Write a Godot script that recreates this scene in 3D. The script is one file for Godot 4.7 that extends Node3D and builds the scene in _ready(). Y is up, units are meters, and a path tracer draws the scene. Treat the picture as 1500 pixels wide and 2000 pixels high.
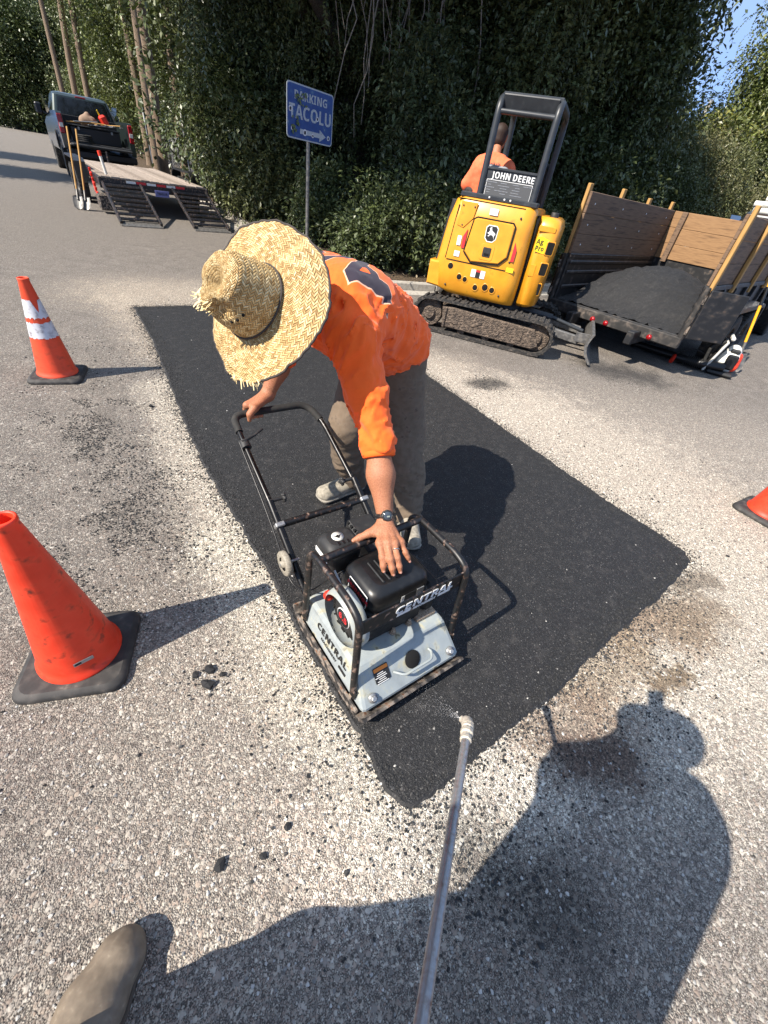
extends Node3D
# A road repair: worker with a plate compactor on a fresh asphalt patch. Everything is built here.

var M := {}
var rng := RandomNumberGenerator.new()
var used := {}

# ---------------------------------------------------------------- mesh builder
class B:
	var st := SurfaceTool.new()
	var tint := Color.WHITE
	func _init() -> void:
		st.begin(Mesh.PRIMITIVE_TRIANGLES)
	func sm(g: int) -> void:
		st.set_smooth_group(g if g >= 0 else 4294967295)
	func tri(a: Vector3, b: Vector3, c: Vector3) -> void:
		st.set_color(tint)
		st.add_vertex(a)
		st.set_color(tint)
		st.add_vertex(b)
		st.set_color(tint)
		st.add_vertex(c)
	func quad(a: Vector3, b: Vector3, c: Vector3, d: Vector3) -> void:
		tri(a, b, c)
		tri(a, c, d)
	func box(c: Vector3, s: Vector3, bs := Basis.IDENTITY, bev := 0.0) -> void:
		sm(-1)
		var h := s * 0.5
		bev = minf(bev, minf(h.x, minf(h.y, h.z)) * 0.9)
		var i := h - Vector3.ONE * bev
		for ax in 3:
			var u := (ax + 1) % 3
			var w := (ax + 2) % 3
			for sg in [-1.0, 1.0]:
				var q := []
				for k in 4:
					var p := Vector3.ZERO
					p[ax] = h[ax] * sg
					p[u] = i[u] * (1.0 if k == 1 or k == 2 else -1.0)
					p[w] = i[w] * (1.0 if k > 1 else -1.0)
					q.append(c + bs * p)
				if sg < 0:
					quad(q[0], q[1], q[2], q[3])
				else:
					quad(q[3], q[2], q[1], q[0])
		if bev <= 0.0:
			return
		for ax in 3:
			var u := (ax + 1) % 3
			var w := (ax + 2) % 3
			for su in [-1.0, 1.0]:
				for sw in [-1.0, 1.0]:
					var a := Vector3.ZERO
					a[u] = h[u] * su
					a[w] = i[w] * sw
					var b := Vector3.ZERO
					b[u] = i[u] * su
					b[w] = h[w] * sw
					var d := Vector3.ZERO
					d[ax] = i[ax]
					if su * sw > 0:
						quad(c + bs * (a - d), c + bs * (a + d), c + bs * (b + d), c + bs * (b - d))
					else:
						quad(c + bs * (b - d), c + bs * (b + d), c + bs * (a + d), c + bs * (a - d))
		for sx in [-1.0, 1.0]:
			for sy in [-1.0, 1.0]:
				for sz in [-1.0, 1.0]:
					var s3 := Vector3(sx, sy, sz)
					var p0 := c + bs * (s3 * Vector3(h.x, i.y, i.z))
					var p1 := c + bs * (s3 * Vector3(i.x, h.y, i.z))
					var p2 := c + bs * (s3 * Vector3(i.x, i.y, h.z))
					if sx * sy * sz > 0:
						tri(p0, p2, p1)
					else:
						tri(p0, p1, p2)
	func bar(a: Vector3, b: Vector3, w: float, h: float, bev := 0.0, up := Vector3.UP) -> void:
		# a straight bar of w across and h along up
		var z := (b - a).normalized()
		if absf(z.dot(up)) > 0.98:
			up = Vector3.RIGHT
		var x := up.cross(z).normalized()
		box((a + b) * 0.5, Vector3(w, h, a.distance_to(b)), Basis(x, z.cross(x), z), bev)
	func rings(rs: Array, closed_ring := true, caps := true, smooth := 0) -> void:
		sm(smooth)
		var n: int = rs[0].size()
		for k in rs.size() - 1:
			var p: PackedVector3Array = rs[k]
			var q: PackedVector3Array = rs[k + 1]
			for j in (n if closed_ring else n - 1):
				var j2 := (j + 1) % n
				quad(p[j], q[j], q[j2], p[j2])
		if caps and closed_ring:
			sm(-1)
			for e in [0, rs.size() - 1]:
				var p: PackedVector3Array = rs[e]
				var m := Vector3.ZERO
				for x in p:
					m += x
				m /= n
				for j in n:
					if e == 0:
						tri(m, p[j], p[(j + 1) % n])
					else:
						tri(m, p[(j + 1) % n], p[j])
	func tube(pts: Array, r, sides := 10, caps := true, squash := 1.0) -> void:
		var rs := []
		var n := pts.size()
		var last := Vector3.ZERO
		for k in n:
			var t: Vector3 = (pts[mini(k + 1, n - 1)] - pts[maxi(k - 1, 0)]).normalized()
			var x: Vector3
			if last == Vector3.ZERO:
				x = t.cross(Vector3.UP if absf(t.y) < 0.9 else Vector3.RIGHT).normalized()
			else:
				x = (last - t * last.dot(t)).normalized()
			last = x
			var y := t.cross(x)
			var rad: float = r[k] if r is Array else r
			var ring := PackedVector3Array()
			for j in sides:
				var a := TAU * j / sides
				ring.append(pts[k] + (x * cos(a) + y * sin(a) * squash) * rad)
			rs.append(ring)
		rings(rs, true, caps)
	func lathe(prof: Array, xf := Transform3D.IDENTITY, seg := 24, smooth := 0) -> void:
		# prof: Vector2(radius, y)
		sm(smooth)
		for k in prof.size() - 1:
			var p: Vector2 = prof[k]
			var q: Vector2 = prof[k + 1]
			for j in seg:
				var a := TAU * j / seg
				var b := TAU * (j + 1) / seg
				var p0 := xf * Vector3(p.x * cos(a), p.y, p.x * sin(a))
				var p1 := xf * Vector3(p.x * cos(b), p.y, p.x * sin(b))
				var q0 := xf * Vector3(q.x * cos(a), q.y, q.x * sin(a))
				var q1 := xf * Vector3(q.x * cos(b), q.y, q.x * sin(b))
				if p.x > 1e-6:
					tri(p0, q1, p1)
				if q.x > 1e-6:
					tri(p0, q0, q1)
	func ball(c: Vector3, r: Vector3, bs := Basis.IDENTITY, seg := 14) -> void:
		var prof := []
		for k in 9:
			var a := -PI / 2 + PI * k / 8
			prof.append(Vector2(cos(a) if k > 0 and k < 8 else 0.0, sin(a)))
		lathe(prof, Transform3D(bs * Basis.from_scale(r), c), seg)
	func prism(poly: PackedVector2Array, depth: float, xf := Transform3D.IDENTITY, bev := 0.0) -> void:
		# polygon in xy, thick along z
		sm(-1)
		if Geometry2D.is_polygon_clockwise(poly):
			poly.reverse()
		var inner := poly
		if bev > 0.0:
			var off := Geometry2D.offset_polygon(poly, -bev, Geometry2D.JOIN_MITER)
			if off.size() == 1 and off[0].size() == poly.size():
				# line the two outlines up
				var o: PackedVector2Array = off[0]
				if Geometry2D.is_polygon_clockwise(o):
					o.reverse()
				var best := 0
				for k in o.size():
					if o[k].distance_to(poly[0]) < o[best].distance_to(poly[0]):
						best = k
				inner = PackedVector2Array()
				for k in o.size():
					inner.append(o[(best + k) % o.size()])
			else:
				bev = 0.0
		var t := Geometry2D.triangulate_polygon(inner)
		var z := depth * 0.5
		for k in range(0, t.size(), 3):
			var a := inner[t[k]]
			var b := inner[t[k + 1]]
			var c := inner[t[k + 2]]
			if (b - a).cross(c - a) < 0:
				var s := b
				b = c
				c = s
			tri(xf * Vector3(a.x, a.y, z), xf * Vector3(c.x, c.y, z), xf * Vector3(b.x, b.y, z))
			tri(xf * Vector3(a.x, a.y, -z), xf * Vector3(b.x, b.y, -z), xf * Vector3(c.x, c.y, -z))
		for k in poly.size():
			var k2 := (k + 1) % poly.size()
			var zz := z - bev
			quad(xf * Vector3(poly[k].x, poly[k].y, zz), xf * Vector3(poly[k2].x, poly[k2].y, zz), xf * Vector3(poly[k2].x, poly[k2].y, -zz), xf * Vector3(poly[k].x, poly[k].y, -zz))
			if bev > 0.0:
				quad(xf * Vector3(inner[k].x, inner[k].y, z), xf * Vector3(inner[k2].x, inner[k2].y, z), xf * Vector3(poly[k2].x, poly[k2].y, zz), xf * Vector3(poly[k].x, poly[k].y, zz))
				quad(xf * Vector3(poly[k].x, poly[k].y, -zz), xf * Vector3(poly[k2].x, poly[k2].y, -zz), xf * Vector3(inner[k2].x, inner[k2].y, -z), xf * Vector3(inner[k].x, inner[k].y, -z))
	func done() -> ArrayMesh:
		st.generate_normals()
		st.index()
		return st.commit()

func V(x: float, y: float, z: float) -> Vector3:
	return Vector3(x, y, z)

func rounded(pts: Array, r: float, n := 5) -> Array:
	# fillet the inner corners of a polyline
	var out := [pts[0]]
	for k in range(1, pts.size() - 1):
		var p: Vector3 = pts[k]
		var a: Vector3 = pts[k - 1] - p
		var b: Vector3 = pts[k + 1] - p
		var d := minf(r, minf(a.length(), b.length()) * 0.48)
		var s := p + a.normalized() * d
		var e := p + b.normalized() * d
		for j in n + 1:
			var t := float(j) / n
			out.append(s.lerp(p, t).lerp(p.lerp(e, t), t))
	out.append(pts[-1])
	return out

func rrect(w: float, h: float, r: float, n := 4, cx := 0.0, cy := 0.0) -> PackedVector2Array:
	var o := PackedVector2Array()
	for c in [[1, 1, 0.0], [-1, 1, PI / 2], [-1, -1, PI], [1, -1, PI * 1.5]]:
		for j in n + 1:
			var a: float = c[2] + PI / 2 * j / n
			o.append(Vector2(cx + c[0] * (w / 2 - r) + cos(a) * r, cy + c[1] * (h / 2 - r) + sin(a) * r))
	return o

# ---------------------------------------------------------------- naming
func numbered(called: String) -> String:
	used[called] = used.get(called, -1) + 1
	return called if used[called] == 0 else "%s_%03d" % [called, used[called]]

func thing(called: String, label: String, category: String, at := Vector3.ZERO, turn := 0.0, group := "") -> Node3D:
	var o := Node3D.new()
	o.name = numbered(called)
	add_child(o)
	o.position = at
	o.rotation.y = turn
	return tag(o, label, category, group)

func tag(o: Node3D, label: String, category := "", group := "", kind := "") -> Node3D:
	if label:
		o.set_meta("label", label)
	if category:
		o.set_meta("category", category)
	if group:
		o.set_meta("group", group)
	if kind:
		o.set_meta("kind", kind)
	return o

func put(called: String, what, m: Material, parent: Node = null) -> MeshInstance3D:
	var o := MeshInstance3D.new()
	o.mesh = what.done() if what is B else what
	o.material_override = m
	if parent == null:
		o.name = numbered(called)
		add_child(o)
	else:
		o.name = called
		parent.add_child(o, true)
	return o

func struct(called: String, what, m: Material, label := "") -> MeshInstance3D:
	var o := put(called, what, m)
	o.set_meta("kind", "structure")
	if label:
		o.set_meta("label", label)
	return o

func pbox(called: String, c: Vector3, s: Vector3, m: Material, parent: Node, bev := 0.0, bs := Basis.IDENTITY) -> MeshInstance3D:
	var b := B.new()
	b.box(c, s, bs, bev)
	return put(called, b, m, parent)

func ptube(called: String, pts: Array, r, m: Material, parent: Node, sides := 10) -> MeshInstance3D:
	var b := B.new()
	b.tube(pts, r, sides)
	return put(called, b, m, parent)

func pprism(called: String, poly: PackedVector2Array, depth: float, xf: Transform3D, m: Material, parent: Node, bev := 0.0) -> MeshInstance3D:
	var b := B.new()
	b.prism(poly, depth, xf, bev)
	return put(called, b, m, parent)

func letters(called: String, text: String, size: float, depth: float, m: Material, parent: Node, xf: Transform3D, stretch := 1.0, slant := 0.0, serif := false) -> MeshInstance3D:
	# raised lettering, centred on xf, reading along its x with its front along z
	var t := TextMesh.new()
	var f := SystemFont.new()
	f.font_names = PackedStringArray(["Droid Serif" if serif else "Droid Sans"])
	f.font_weight = 700
	t.font = f
	t.text = text
	t.font_size = 32
	t.pixel_size = size / 24.0
	t.depth = depth
	t.curve_step = 2.0
	var o := put(called, t, m, parent)
	o.transform = xf * Transform3D(Basis(V(stretch, 0, 0), V(slant, 1, 0), V(0, 0, 1)), Vector3.ZERO)
	return o

func frame(o: Vector3, x: Vector3, y: Vector3) -> Transform3D:
	x = x.normalized()
	var z := x.cross(y).normalized()
	return Transform3D(Basis(x, z.cross(x), z), o)

# ---------------------------------------------------------------- materials
func lin(r: float, g: float, b: float) -> Color:
	return Color(r, g, b).linear_to_srgb()

func mat(called: String, c: Color, rough := 0.7, metal := 0.0, spec := 0.5) -> StandardMaterial3D:
	var m := StandardMaterial3D.new()
	m.resource_name = called
	m.albedo_color = c
	m.roughness = rough
	m.metallic = metal
	m.metallic_specular = spec
	M[called] = m
	return m

func noise(freq: float, octaves := 4, sd := 1, type := FastNoiseLite.TYPE_SIMPLEX_SMOOTH) -> FastNoiseLite:
	var n := FastNoiseLite.new()
	n.seed = sd
	n.noise_type = type
	n.frequency = freq
	n.fractal_octaves = octaves
	if octaves <= 1:
		n.fractal_type = FastNoiseLite.FRACTAL_NONE
	return n

func ramp_tex(stops: Array, freq := 0.02, size := 256, octaves := 4, sd := 1) -> NoiseTexture2D:
	# stops: [offset, colour] pairs
	var t := NoiseTexture2D.new()
	t.width = size
	t.height = size
	t.seamless = true
	t.noise = noise(freq, octaves, sd)
	var g := Gradient.new()
	g.offsets = PackedFloat32Array(stops.map(func(s): return s[0]))
	g.colors = PackedColorArray(stops.map(func(s): return s[1]))
	t.color_ramp = g
	return t

func worn(called: String, stops: Array, scale: Vector3, rough := 0.7, metal := 0.0, freq := 0.02, sd := 1, octaves := 5, bump := 0.0) -> StandardMaterial3D:
	# a colour that varies in patches with a grain of its own, laid on in the object's own axes
	var m := mat(called, Color.WHITE, rough, metal)
	m.albedo_texture = ramp_tex(stops, freq, 512, octaves, sd)
	m.uv1_triplanar = true
	m.uv1_scale = scale
	if bump > 0.0:
		m.heightmap_enabled = true
		m.heightmap_scale = bump
		m.heightmap_texture = ramp_tex([[0.0, Color.BLACK], [1.0, Color.WHITE]], freq * 2.5, 512, octaves, sd + 7)
	return m

# ---------------------------------------------------------------- ground
const PATCH := [[-3.333, -4.967], [-2.601, -4.056], [-2.029, -3.264], [-1.535, -2.576], [-1.208, -2.149], [-0.941, -1.833], [-0.634, -1.490], [-0.437, -1.251], [-0.299, -1.072], [0.057, -0.656], [0.104, -0.593], [0.169, -0.499], [0.251, -0.466], [0.355, -0.542], [0.491, -0.663], [0.645, -0.801], [0.790, -0.910], [0.934, -1.051], [1.097, -1.211], [1.353, -1.442], [1.662, -1.718], [1.930, -2.000], [1.940, -2.087], [1.821, -2.247], [1.616, -2.472], [1.335, -2.854], [0.990, -3.323], [0.699, -3.732], [0.297, -4.266], [-1.215, -6.452], [-2.727, -5.495]]

func pebbles(size: int, scales: Array, palette: Array, binder: Color, gap: float, sd: int) -> Array:
	# a bed of stones of mixed sizes set in binder: [colour image, height image]
	# scales: [frequency, share of cells that hold a stone], small ones first
	var cells := []
	var edges := []
	for k in scales.size():
		var n := noise(scales[k][0], 1, sd + 31 * k, FastNoiseLite.TYPE_CELLULAR)
		n.cellular_jitter = 1.0
		n.domain_warp_enabled = true
		n.domain_warp_amplitude = 0.75 / scales[k][0]
		n.domain_warp_frequency = scales[k][0] * 0.8
		n.domain_warp_fractal_type = FastNoiseLite.DOMAIN_WARP_FRACTAL_NONE
		n.cellular_return_type = FastNoiseLite.RETURN_CELL_VALUE
		cells.append(n.get_image(size, size, false, false, false).get_data())
		n.cellular_return_type = FastNoiseLite.RETURN_DISTANCE2_SUB
		edges.append(n.get_image(size, size, false, false, true).get_data())
	var r := RandomNumberGenerator.new()
	r.seed = sd
	var lut := PackedByteArray()
	lut.resize(256 * 3)
	for k in 256:
		var t := r.randf() * (palette.size() - 1)
		var c: Color = (palette[int(t)] as Color).lerp(palette[mini(int(t) + 1, palette.size() - 1)], t - int(t))
		lut[k * 3] = c.r8
		lut[k * 3 + 1] = c.g8
		lut[k * 3 + 2] = c.b8
	var out := PackedByteArray()
	out.resize(size * size * 3)
	var hh := PackedByteArray()
	hh.resize(size * size)
	var w := PackedInt32Array()
	w.resize(256)
	var top := PackedByteArray()
	top.resize(256)
	for k in 256:
		w[k] = int(256.0 * smoothstep(gap * 0.35, gap, k / 255.0))
		top[k] = int(255.0 * sqrt(clampf(k / 255.0 / 0.55, 0.0, 1.0)))
	var br := binder.r8
	var bg := binder.g8
	var bb := binder.b8
	var c0: PackedByteArray = cells[0]
	var c1: PackedByteArray = cells[-1]
	var cm: PackedByteArray = cells[1] if scales.size() > 2 else c0
	var e0: PackedByteArray = edges[0]
	var e1: PackedByteArray = edges[-1]
	var em: PackedByteArray = edges[1] if scales.size() > 2 else e0
	var l1 := int(255.0 * scales[-1][1]) if scales.size() > 1 else 0
	var lm := int(255.0 * scales[1][1]) if scales.size() > 2 else 0
	var thr := int(255.0 * gap * 0.7)
	for i in size * size:
		var c: int = c0[i]
		var e: int = e0[i]
		if c1[i] < l1 and e1[i] > thr:
			c = c1[i] * 29 & 255
			e = e1[i]
		elif cm[i] < lm and em[i] > thr:
			c = cm[i] * 13 & 255
			e = em[i]
		var q := w[e]
		var o := i * 3
		c *= 3
		out[o] = br + (((lut[c] - br) * q) >> 8)
		out[o + 1] = bg + (((lut[c + 1] - bg) * q) >> 8)
		out[o + 2] = bb + (((lut[c + 2] - bb) * q) >> 8)
		hh[i] = top[e]
	return [Image.create_from_data(size, size, false, Image.FORMAT_RGB8, out), Image.create_from_data(size, size, false, Image.FORMAT_L8, hh)]

func seg_dist(p: Vector2, a: Vector2, b: Vector2) -> float:
	var d := b - a
	var t := clampf((p - a).dot(d) / maxf(d.length_squared(), 1e-9), 0.0, 1.0)
	return p.distance_to(a + d * t)

var patch_poly := PackedVector2Array()

func patch_dist(p: Vector2) -> float:
	var d := 1e9
	for k in patch_poly.size():
		d = minf(d, seg_dist(p, patch_poly[k], patch_poly[(k + 1) % patch_poly.size()]))
	return -d if Geometry2D.is_point_in_polygon(p, patch_poly) else d

# stains lying on the road: [x0, z0, x1, z1, reach, r, g, b, strength, soft]; colours linear
const ROAD_TINT := [0.42, 0.402, 0.378]
const STAINS := [
	# pale stone dust swept out along the patch
	[0.3, -4.6, 1.2, -3.9, 0.5625, 0.9667, 0.918, 0.8215, 0.8625, 0.5], [1.2, -3.9, 1.85, -3, 0.75, 0.9985, 0.9508, 0.8544, 0.9775, 0.5],
	[1.85, -3, 2.25, -2.3, 0.875, 0.9985, 0.9508, 0.8544, 0.9775, 0.5], [2.25, -2.3, 2.1, -1.4, 0.6875, 0.9667, 0.9349, 0.8374, 0.828, 0.5],
	[1.6, -1.2, 1.15, -0.95, 0.375, 1, 0.9826, 0.8862, 0.9775, 0.5], [2.6, -3.8, 3.6, -3.6, 1.125, 0.8862, 0.8374, 0.7568, 0.46, 0.7],
	[0.1, -0.36, 0.48, -0.52, 0.2125, 1, 1, 0.9349, 1, 0.35], [0.48, -0.52, 0.78, -0.76, 0.225, 1, 1, 0.9349, 1, 0.35],
	[-3.65, -5.6, -1.9, -6.6, 0.6875, 0.9021, 0.8374, 0.725, 0.7475, 0.6], [-3.6, -5.2, -2.3, -3.8, 0.25, 0.9021, 0.8374, 0.725, 0.6325, 0.5],
	[-2, -3.1, -0.75, -1.5, 0.175, 0.9667, 0.9349, 0.8374, 0.805, 0.5], [-0.75, -1.5, -0.16, -0.8, 0.2, 1, 0.9985, 0.9021, 0.9775, 0.4],
	[-0.16, -0.8, 0.05, -0.5, 0.15, 1, 0.9985, 0.9021, 0.9775, 0.4], [-0.55, -0.8, -0.2, -0.3, 0.375, 0.8374, 0.8056, 0.7409, 0.46, 0.7],
	[-0.05, -0.35, 0.05, -0.2, 0.125, 0.8056, 0.7409, 0.6763, 0.5175, 0.6], [1.5, -0.8, 2.2, -0.6, 0.625, 0.8374, 0.8056, 0.7568, 0.4025, 0.7],
	# damp brown fines washed off the base course
	[1.22, -1.42, 1.62, -1.48, 0.17, 0.517, 0.41, 0.304, 0.85, 0.4], [1.62, -1.48, 1.88, -1.62, 0.11, 0.456, 0.38, 0.289, 0.75, 0.4],
	[1, -1, 1.3, -1.22, 0.12, 0.547, 0.456, 0.334, 0.7, 0.4], [1.36, -1.08, 1.5, -1.16, 0.055, 0.365, 0.289, 0.198, 0.9, 0.25],
	[0.8, -0.78, 1.02, -0.86, 0.15, 0.456, 0.365, 0.289, 0.75, 0.4], [0.86, -0.7, 1.06, -0.72, 0.09, 0.228, 0.167, 0.137, 0.85, 0.4],
	[1.75, -1.78, 1.98, -1.86, 0.07, 0.304, 0.258, 0.198, 0.7, 0.4],
	# tracked bitumen
	
	[0.46, -0.36, 0.7, -0.28, 0.12, 0.046, 0.046, 0.046, 0.6, 0.8], [2.55, -5.75, 3.05, -5.7, 0.3, 0.046, 0.046, 0.049, 0.75, 0.6],
	[0.78, -4.42, 0.98, -4.52, 0.13, 0.053, 0.052, 0.052, 0.8, 0.5],
]

func road_stains(size: int, x0: float, z0: float, span: float) -> Image:
	var out := PackedByteArray()
	out.resize(size * size * 4)
	var n1 := noise(0.9, 4, 11)
	var n2 := noise(9.0, 2, 12)
	var boxes := []
	for s in STAINS:
		boxes.append([Vector2(s[0], s[1]), Vector2(s[2], s[3]), s[4] * (1.0 + s[9]), s])
	for iy in size:
		var z := z0 + span * (iy + 0.5) / size
		var row := []
		for b in boxes:
			if z > minf(b[0].y, b[1].y) - b[2] and z < maxf(b[0].y, b[1].y) + b[2]:
				row.append(b)
		for ix in size:
			var x := x0 + span * (ix + 0.5) / size
			var w1 := n1.get_noise_2d(x * 4.0, z * 4.0)
			var far := smoothstep(0.0, 0.04, minf(minf(ix, size - 1 - ix), minf(iy, size - 1 - iy)) / float(size))
			var base := 1.0 + 0.22 * w1 * far
			var cr := ROAD_TINT[0] * base
			var cg := ROAD_TINT[1] * base
			var cb := ROAD_TINT[2] * base
			var wob := -9.0
			for b in row:
				if x < minf(b[0].x, b[1].x) - b[2] or x > maxf(b[0].x, b[1].x) + b[2]:
					continue
				if wob < -8.0:
					wob = w1 * 0.9 + n2.get_noise_2d(x * 5.0, z * 5.0) * 1.3
				var s: Array = b[3]
				var d: float = seg_dist(Vector2(x, z), b[0], b[1]) / s[4]
				var t: float = s[8] * clampf((1.0 + s[9] - d - wob * 0.6) / (2.0 * s[9]), 0.0, 1.0)
				cr += (s[5] - cr) * t
				cg += (s[6] - cg) * t
				cb += (s[7] - cb) * t
			var o := (iy * size + ix) * 4
			out[o] = mini(255, int(255.0 * pow(cr, 0.4545)))
			out[o + 1] = mini(255, int(255.0 * pow(cg, 0.4545)))
			out[o + 2] = mini(255, int(255.0 * pow(cb, 0.4545)))
			out[o + 3] = 255
	return Image.create_from_data(size, size, false, Image.FORMAT_RGBA8, out)

func stone_mesh(sd: int) -> ArrayMesh:
	# a small irregular stone, radius about one
	var r := RandomNumberGenerator.new()
	r.seed = sd
	var b := B.new()
	b.sm(-1)
	var rows := []
	for k in 4:
		var ring := PackedVector3Array()
		var e := -PI / 2 + PI * k / 3
		for j in 5:
			var a := TAU * (j + 0.5 * (k % 2)) / 5 + r.randf_range(-0.3, 0.3)
			var q := r.randf_range(0.75, 1.15)
			ring.append(V(cos(e) * cos(a) * q + 0.001 * j, sin(e) * 0.75 * q, cos(e) * sin(a) * q))
		rows.append(ring)
	b.rings(rows, true, false, -1)
	return b.done()

func scatter(called: String, label: String, category: String, meshes: ArrayMesh, m: Material, places: Array) -> void:
	# places: [x, y, z, size, shade]
	var mm := MultiMesh.new()
	mm.transform_format = MultiMesh.TRANSFORM_3D
	mm.use_colors = true
	mm.mesh = meshes
	mm.instance_count = places.size()
	for i in places.size():
		var p: Array = places[i]
		var bs := Basis.from_euler(V(rng.randf() * 0.6, rng.randf() * TAU, rng.randf() * 0.6)) * Basis.from_scale(V(p[3] * rng.randf_range(0.8, 1.4), p[3] * rng.randf_range(0.6, 0.9), p[3]))
		mm.set_instance_transform(i, Transform3D(bs, V(p[0], p[1], p[2])))
		mm.set_instance_color(i, p[4])
	var o := MultiMeshInstance3D.new()
	o.multimesh = mm
	o.material_override = m
	o.name = numbered(called)
	add_child(o)
	tag(o, label, category, "", "stuff")

func build_ground() -> void:
	# the road
	var pal := []
	for s in ["#cfc8bf", "#e9e3d8", "#9b9590", "#dcd4c9", "#b0a69f", "#f6f1e7", "#7d7875", "#c4b4a7", "#d6d0c8", "#f4eee4", "#a39c96", "#b9ada5", "#ece5d9", "#868280", "#c9b5a7", "#c2bcb5", "#fdf9f0", "#979089", "#e2dbd1", "#aba097"]:
		pal.append(Color(s))
	var img := pebbles(1536, [[0.31, 1.0], [0.19, 0.5], [0.11, 0.13]], pal, Color("#5d5854"), 0.22, 5)
	var m := mat("road_asphalt", Color.WHITE, 0.9)
	m.albedo_texture = ImageTexture.create_from_image(img[0])
	m.uv1_scale = V(1, 1, 1)
	m.heightmap_enabled = true
	m.heightmap_scale = 0.5
	m.heightmap_texture = ImageTexture.create_from_image(img[1])
	m.detail_enabled = true
	m.detail_blend_mode = BaseMaterial3D.BLEND_MODE_MUL
	m.detail_uv_layer = BaseMaterial3D.DETAIL_UV_2
	var x0 := -6.0
	var z0 := -10.0
	var span := 13.0
	m.detail_albedo = ImageTexture.create_from_image(road_stains(1024, x0, z0, span))
	var st := SurfaceTool.new()
	st.begin(Mesh.PRIMITIVE_TRIANGLES)
	var xs := [-140.0, x0, x0 + span, 140.0]
	var zs := [-140.0, z0, z0 + span, 60.0]
	for i in 3:
		for j in 3:
			var inside := i == 1 and j == 1
			for c in [[0, 0], [1, 0], [1, 1], [0, 0], [1, 1], [0, 1]]:
				var x: float = xs[i + c[0]]
				var z: float = zs[j + c[1]]
				st.set_normal(Vector3.UP)
				st.set_uv(Vector2(x, z) / 2.4)
				st.set_uv2(Vector2((x - x0) / span, (z - z0) / span) if inside else Vector2(0.002, 0.002))
				st.add_vertex(V(x, 0, z))
	struct("road", st.commit(), m, "pale grey asphalt road with exposed pebbles and dust")

	# the fresh patch: a thin slab with a crumbly edge
	for p in PATCH:
		patch_poly.append(Vector2(p[0], p[1]))
	var n := noise(3.0, 4, 3)
	var ring := PackedVector2Array()
	for k in patch_poly.size():
		var a := patch_poly[k]
		var b := patch_poly[(k + 1) % patch_poly.size()]
		var cnt := maxi(1, int(a.distance_to(b) / 0.018))
		var side := (b - a).normalized().orthogonal()
		for j in cnt:
			var p := a.lerp(b, float(j) / cnt)
			ring.append(p + side * (n.get_noise_2d(p.x * 1.5, p.y * 1.5) * 0.01 + n.get_noise_2d(p.x * 23.0, p.y * 23.0) * 0.014))
	var pimg := pebbles(1024, [[0.3, 1.0], [0.17, 0.45], [0.1, 0.1]], [Color("#242425"), Color("#1b1b1c"), Color("#2f2f30"), Color("#212122"), Color("#3d3d3e"), Color("#19191a"), Color("#2a2929"), Color("#252525"), Color("#6e6b67"), Color("#232323"), Color("#323232")], Color("#151516"), 0.35, 9)
	var pm := mat("fresh_asphalt", Color.WHITE, 0.72, 0.0, 0.45)
	pm.albedo_texture = ImageTexture.create_from_image(pimg[0])
	pm.uv1_triplanar = true
	pm.uv1_scale = V(0.9, 0.9, 0.9)
	pm.heightmap_enabled = true
	pm.heightmap_scale = 0.3
	pm.heightmap_texture = ImageTexture.create_from_image(pimg[1])
	pm.detail_enabled = true
	pm.detail_blend_mode = BaseMaterial3D.BLEND_MODE_MIX
	pm.detail_uv_layer = BaseMaterial3D.DETAIL_UV_2
	pm.uv2_triplanar = true
	pm.uv2_scale = V(0.6, 0.6, 0.6)
	pm.detail_albedo = ramp_tex([[0.0, Color(0.3, 0.29, 0.28, 0.0)], [0.55, Color(0.3, 0.29, 0.28, 0.0)], [0.8, Color(0.3, 0.29, 0.28, 0.16)], [1.0, Color(0.4, 0.39, 0.37, 0.32)]], 0.035, 512, 6, 21)
	var pb := B.new()
	pb.sm(0)
	var t := Geometry2D.triangulate_polygon(ring)
	for k in range(0, t.size(), 3):
		pb.tri(V(ring[t[k]].x, 0.008, ring[t[k]].y), V(ring[t[k + 1]].x, 0.008, ring[t[k + 1]].y), V(ring[t[k + 2]].x, 0.008, ring[t[k + 2]].y))
	var cw := Geometry2D.is_polygon_clockwise(ring)
	pb.sm(1)
	for k in ring.size():
		var a := ring[k]
		var b := ring[(k + 1) % ring.size()]
		var pr := ring[(k - 1 + ring.size()) % ring.size()]
		var nx := ring[(k + 2) % ring.size()]
		var na := (b - pr).orthogonal().normalized() * (0.014 if not cw else -0.014)
		var nb := (nx - a).orthogonal().normalized() * (0.014 if not cw else -0.014)
		pb.quad(V(a.x, 0.008, a.y), V(b.x, 0.008, b.y), V(b.x + nb.x, -0.002, b.y + nb.y), V(a.x + na.x, -0.002, a.y + na.y))
	struct("asphalt_patch", pb, pm, "fresh black asphalt patch rolled into the pale road")

	# loose crumbs of hot mix and swept stones
	var cm := mat("crumb", Color.WHITE, 0.75)
	cm.vertex_color_use_as_albedo = true
	var places := []
	var cl := noise(1.2, 3, 31)
	while places.size() < 15000:
		var k := rng.randi() % ring.size()
		var a := ring[k]
		var off := Vector2(rng.randfn(), rng.randfn()) * 0.035 * (1.0 + 2.5 * rng.randf() * rng.randf())
		var p := a + off
		if p.distance_to(Vector2.ZERO) > 6.5:
			continue
		var g := rng.randf_range(0.012, 0.032)
		places.append([p.x, 0.002 if not Geometry2D.is_point_in_polygon(p, ring) else 0.009, p.y, rng.randf_range(0.002, 0.0055), Color(g, g, g)])
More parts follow.
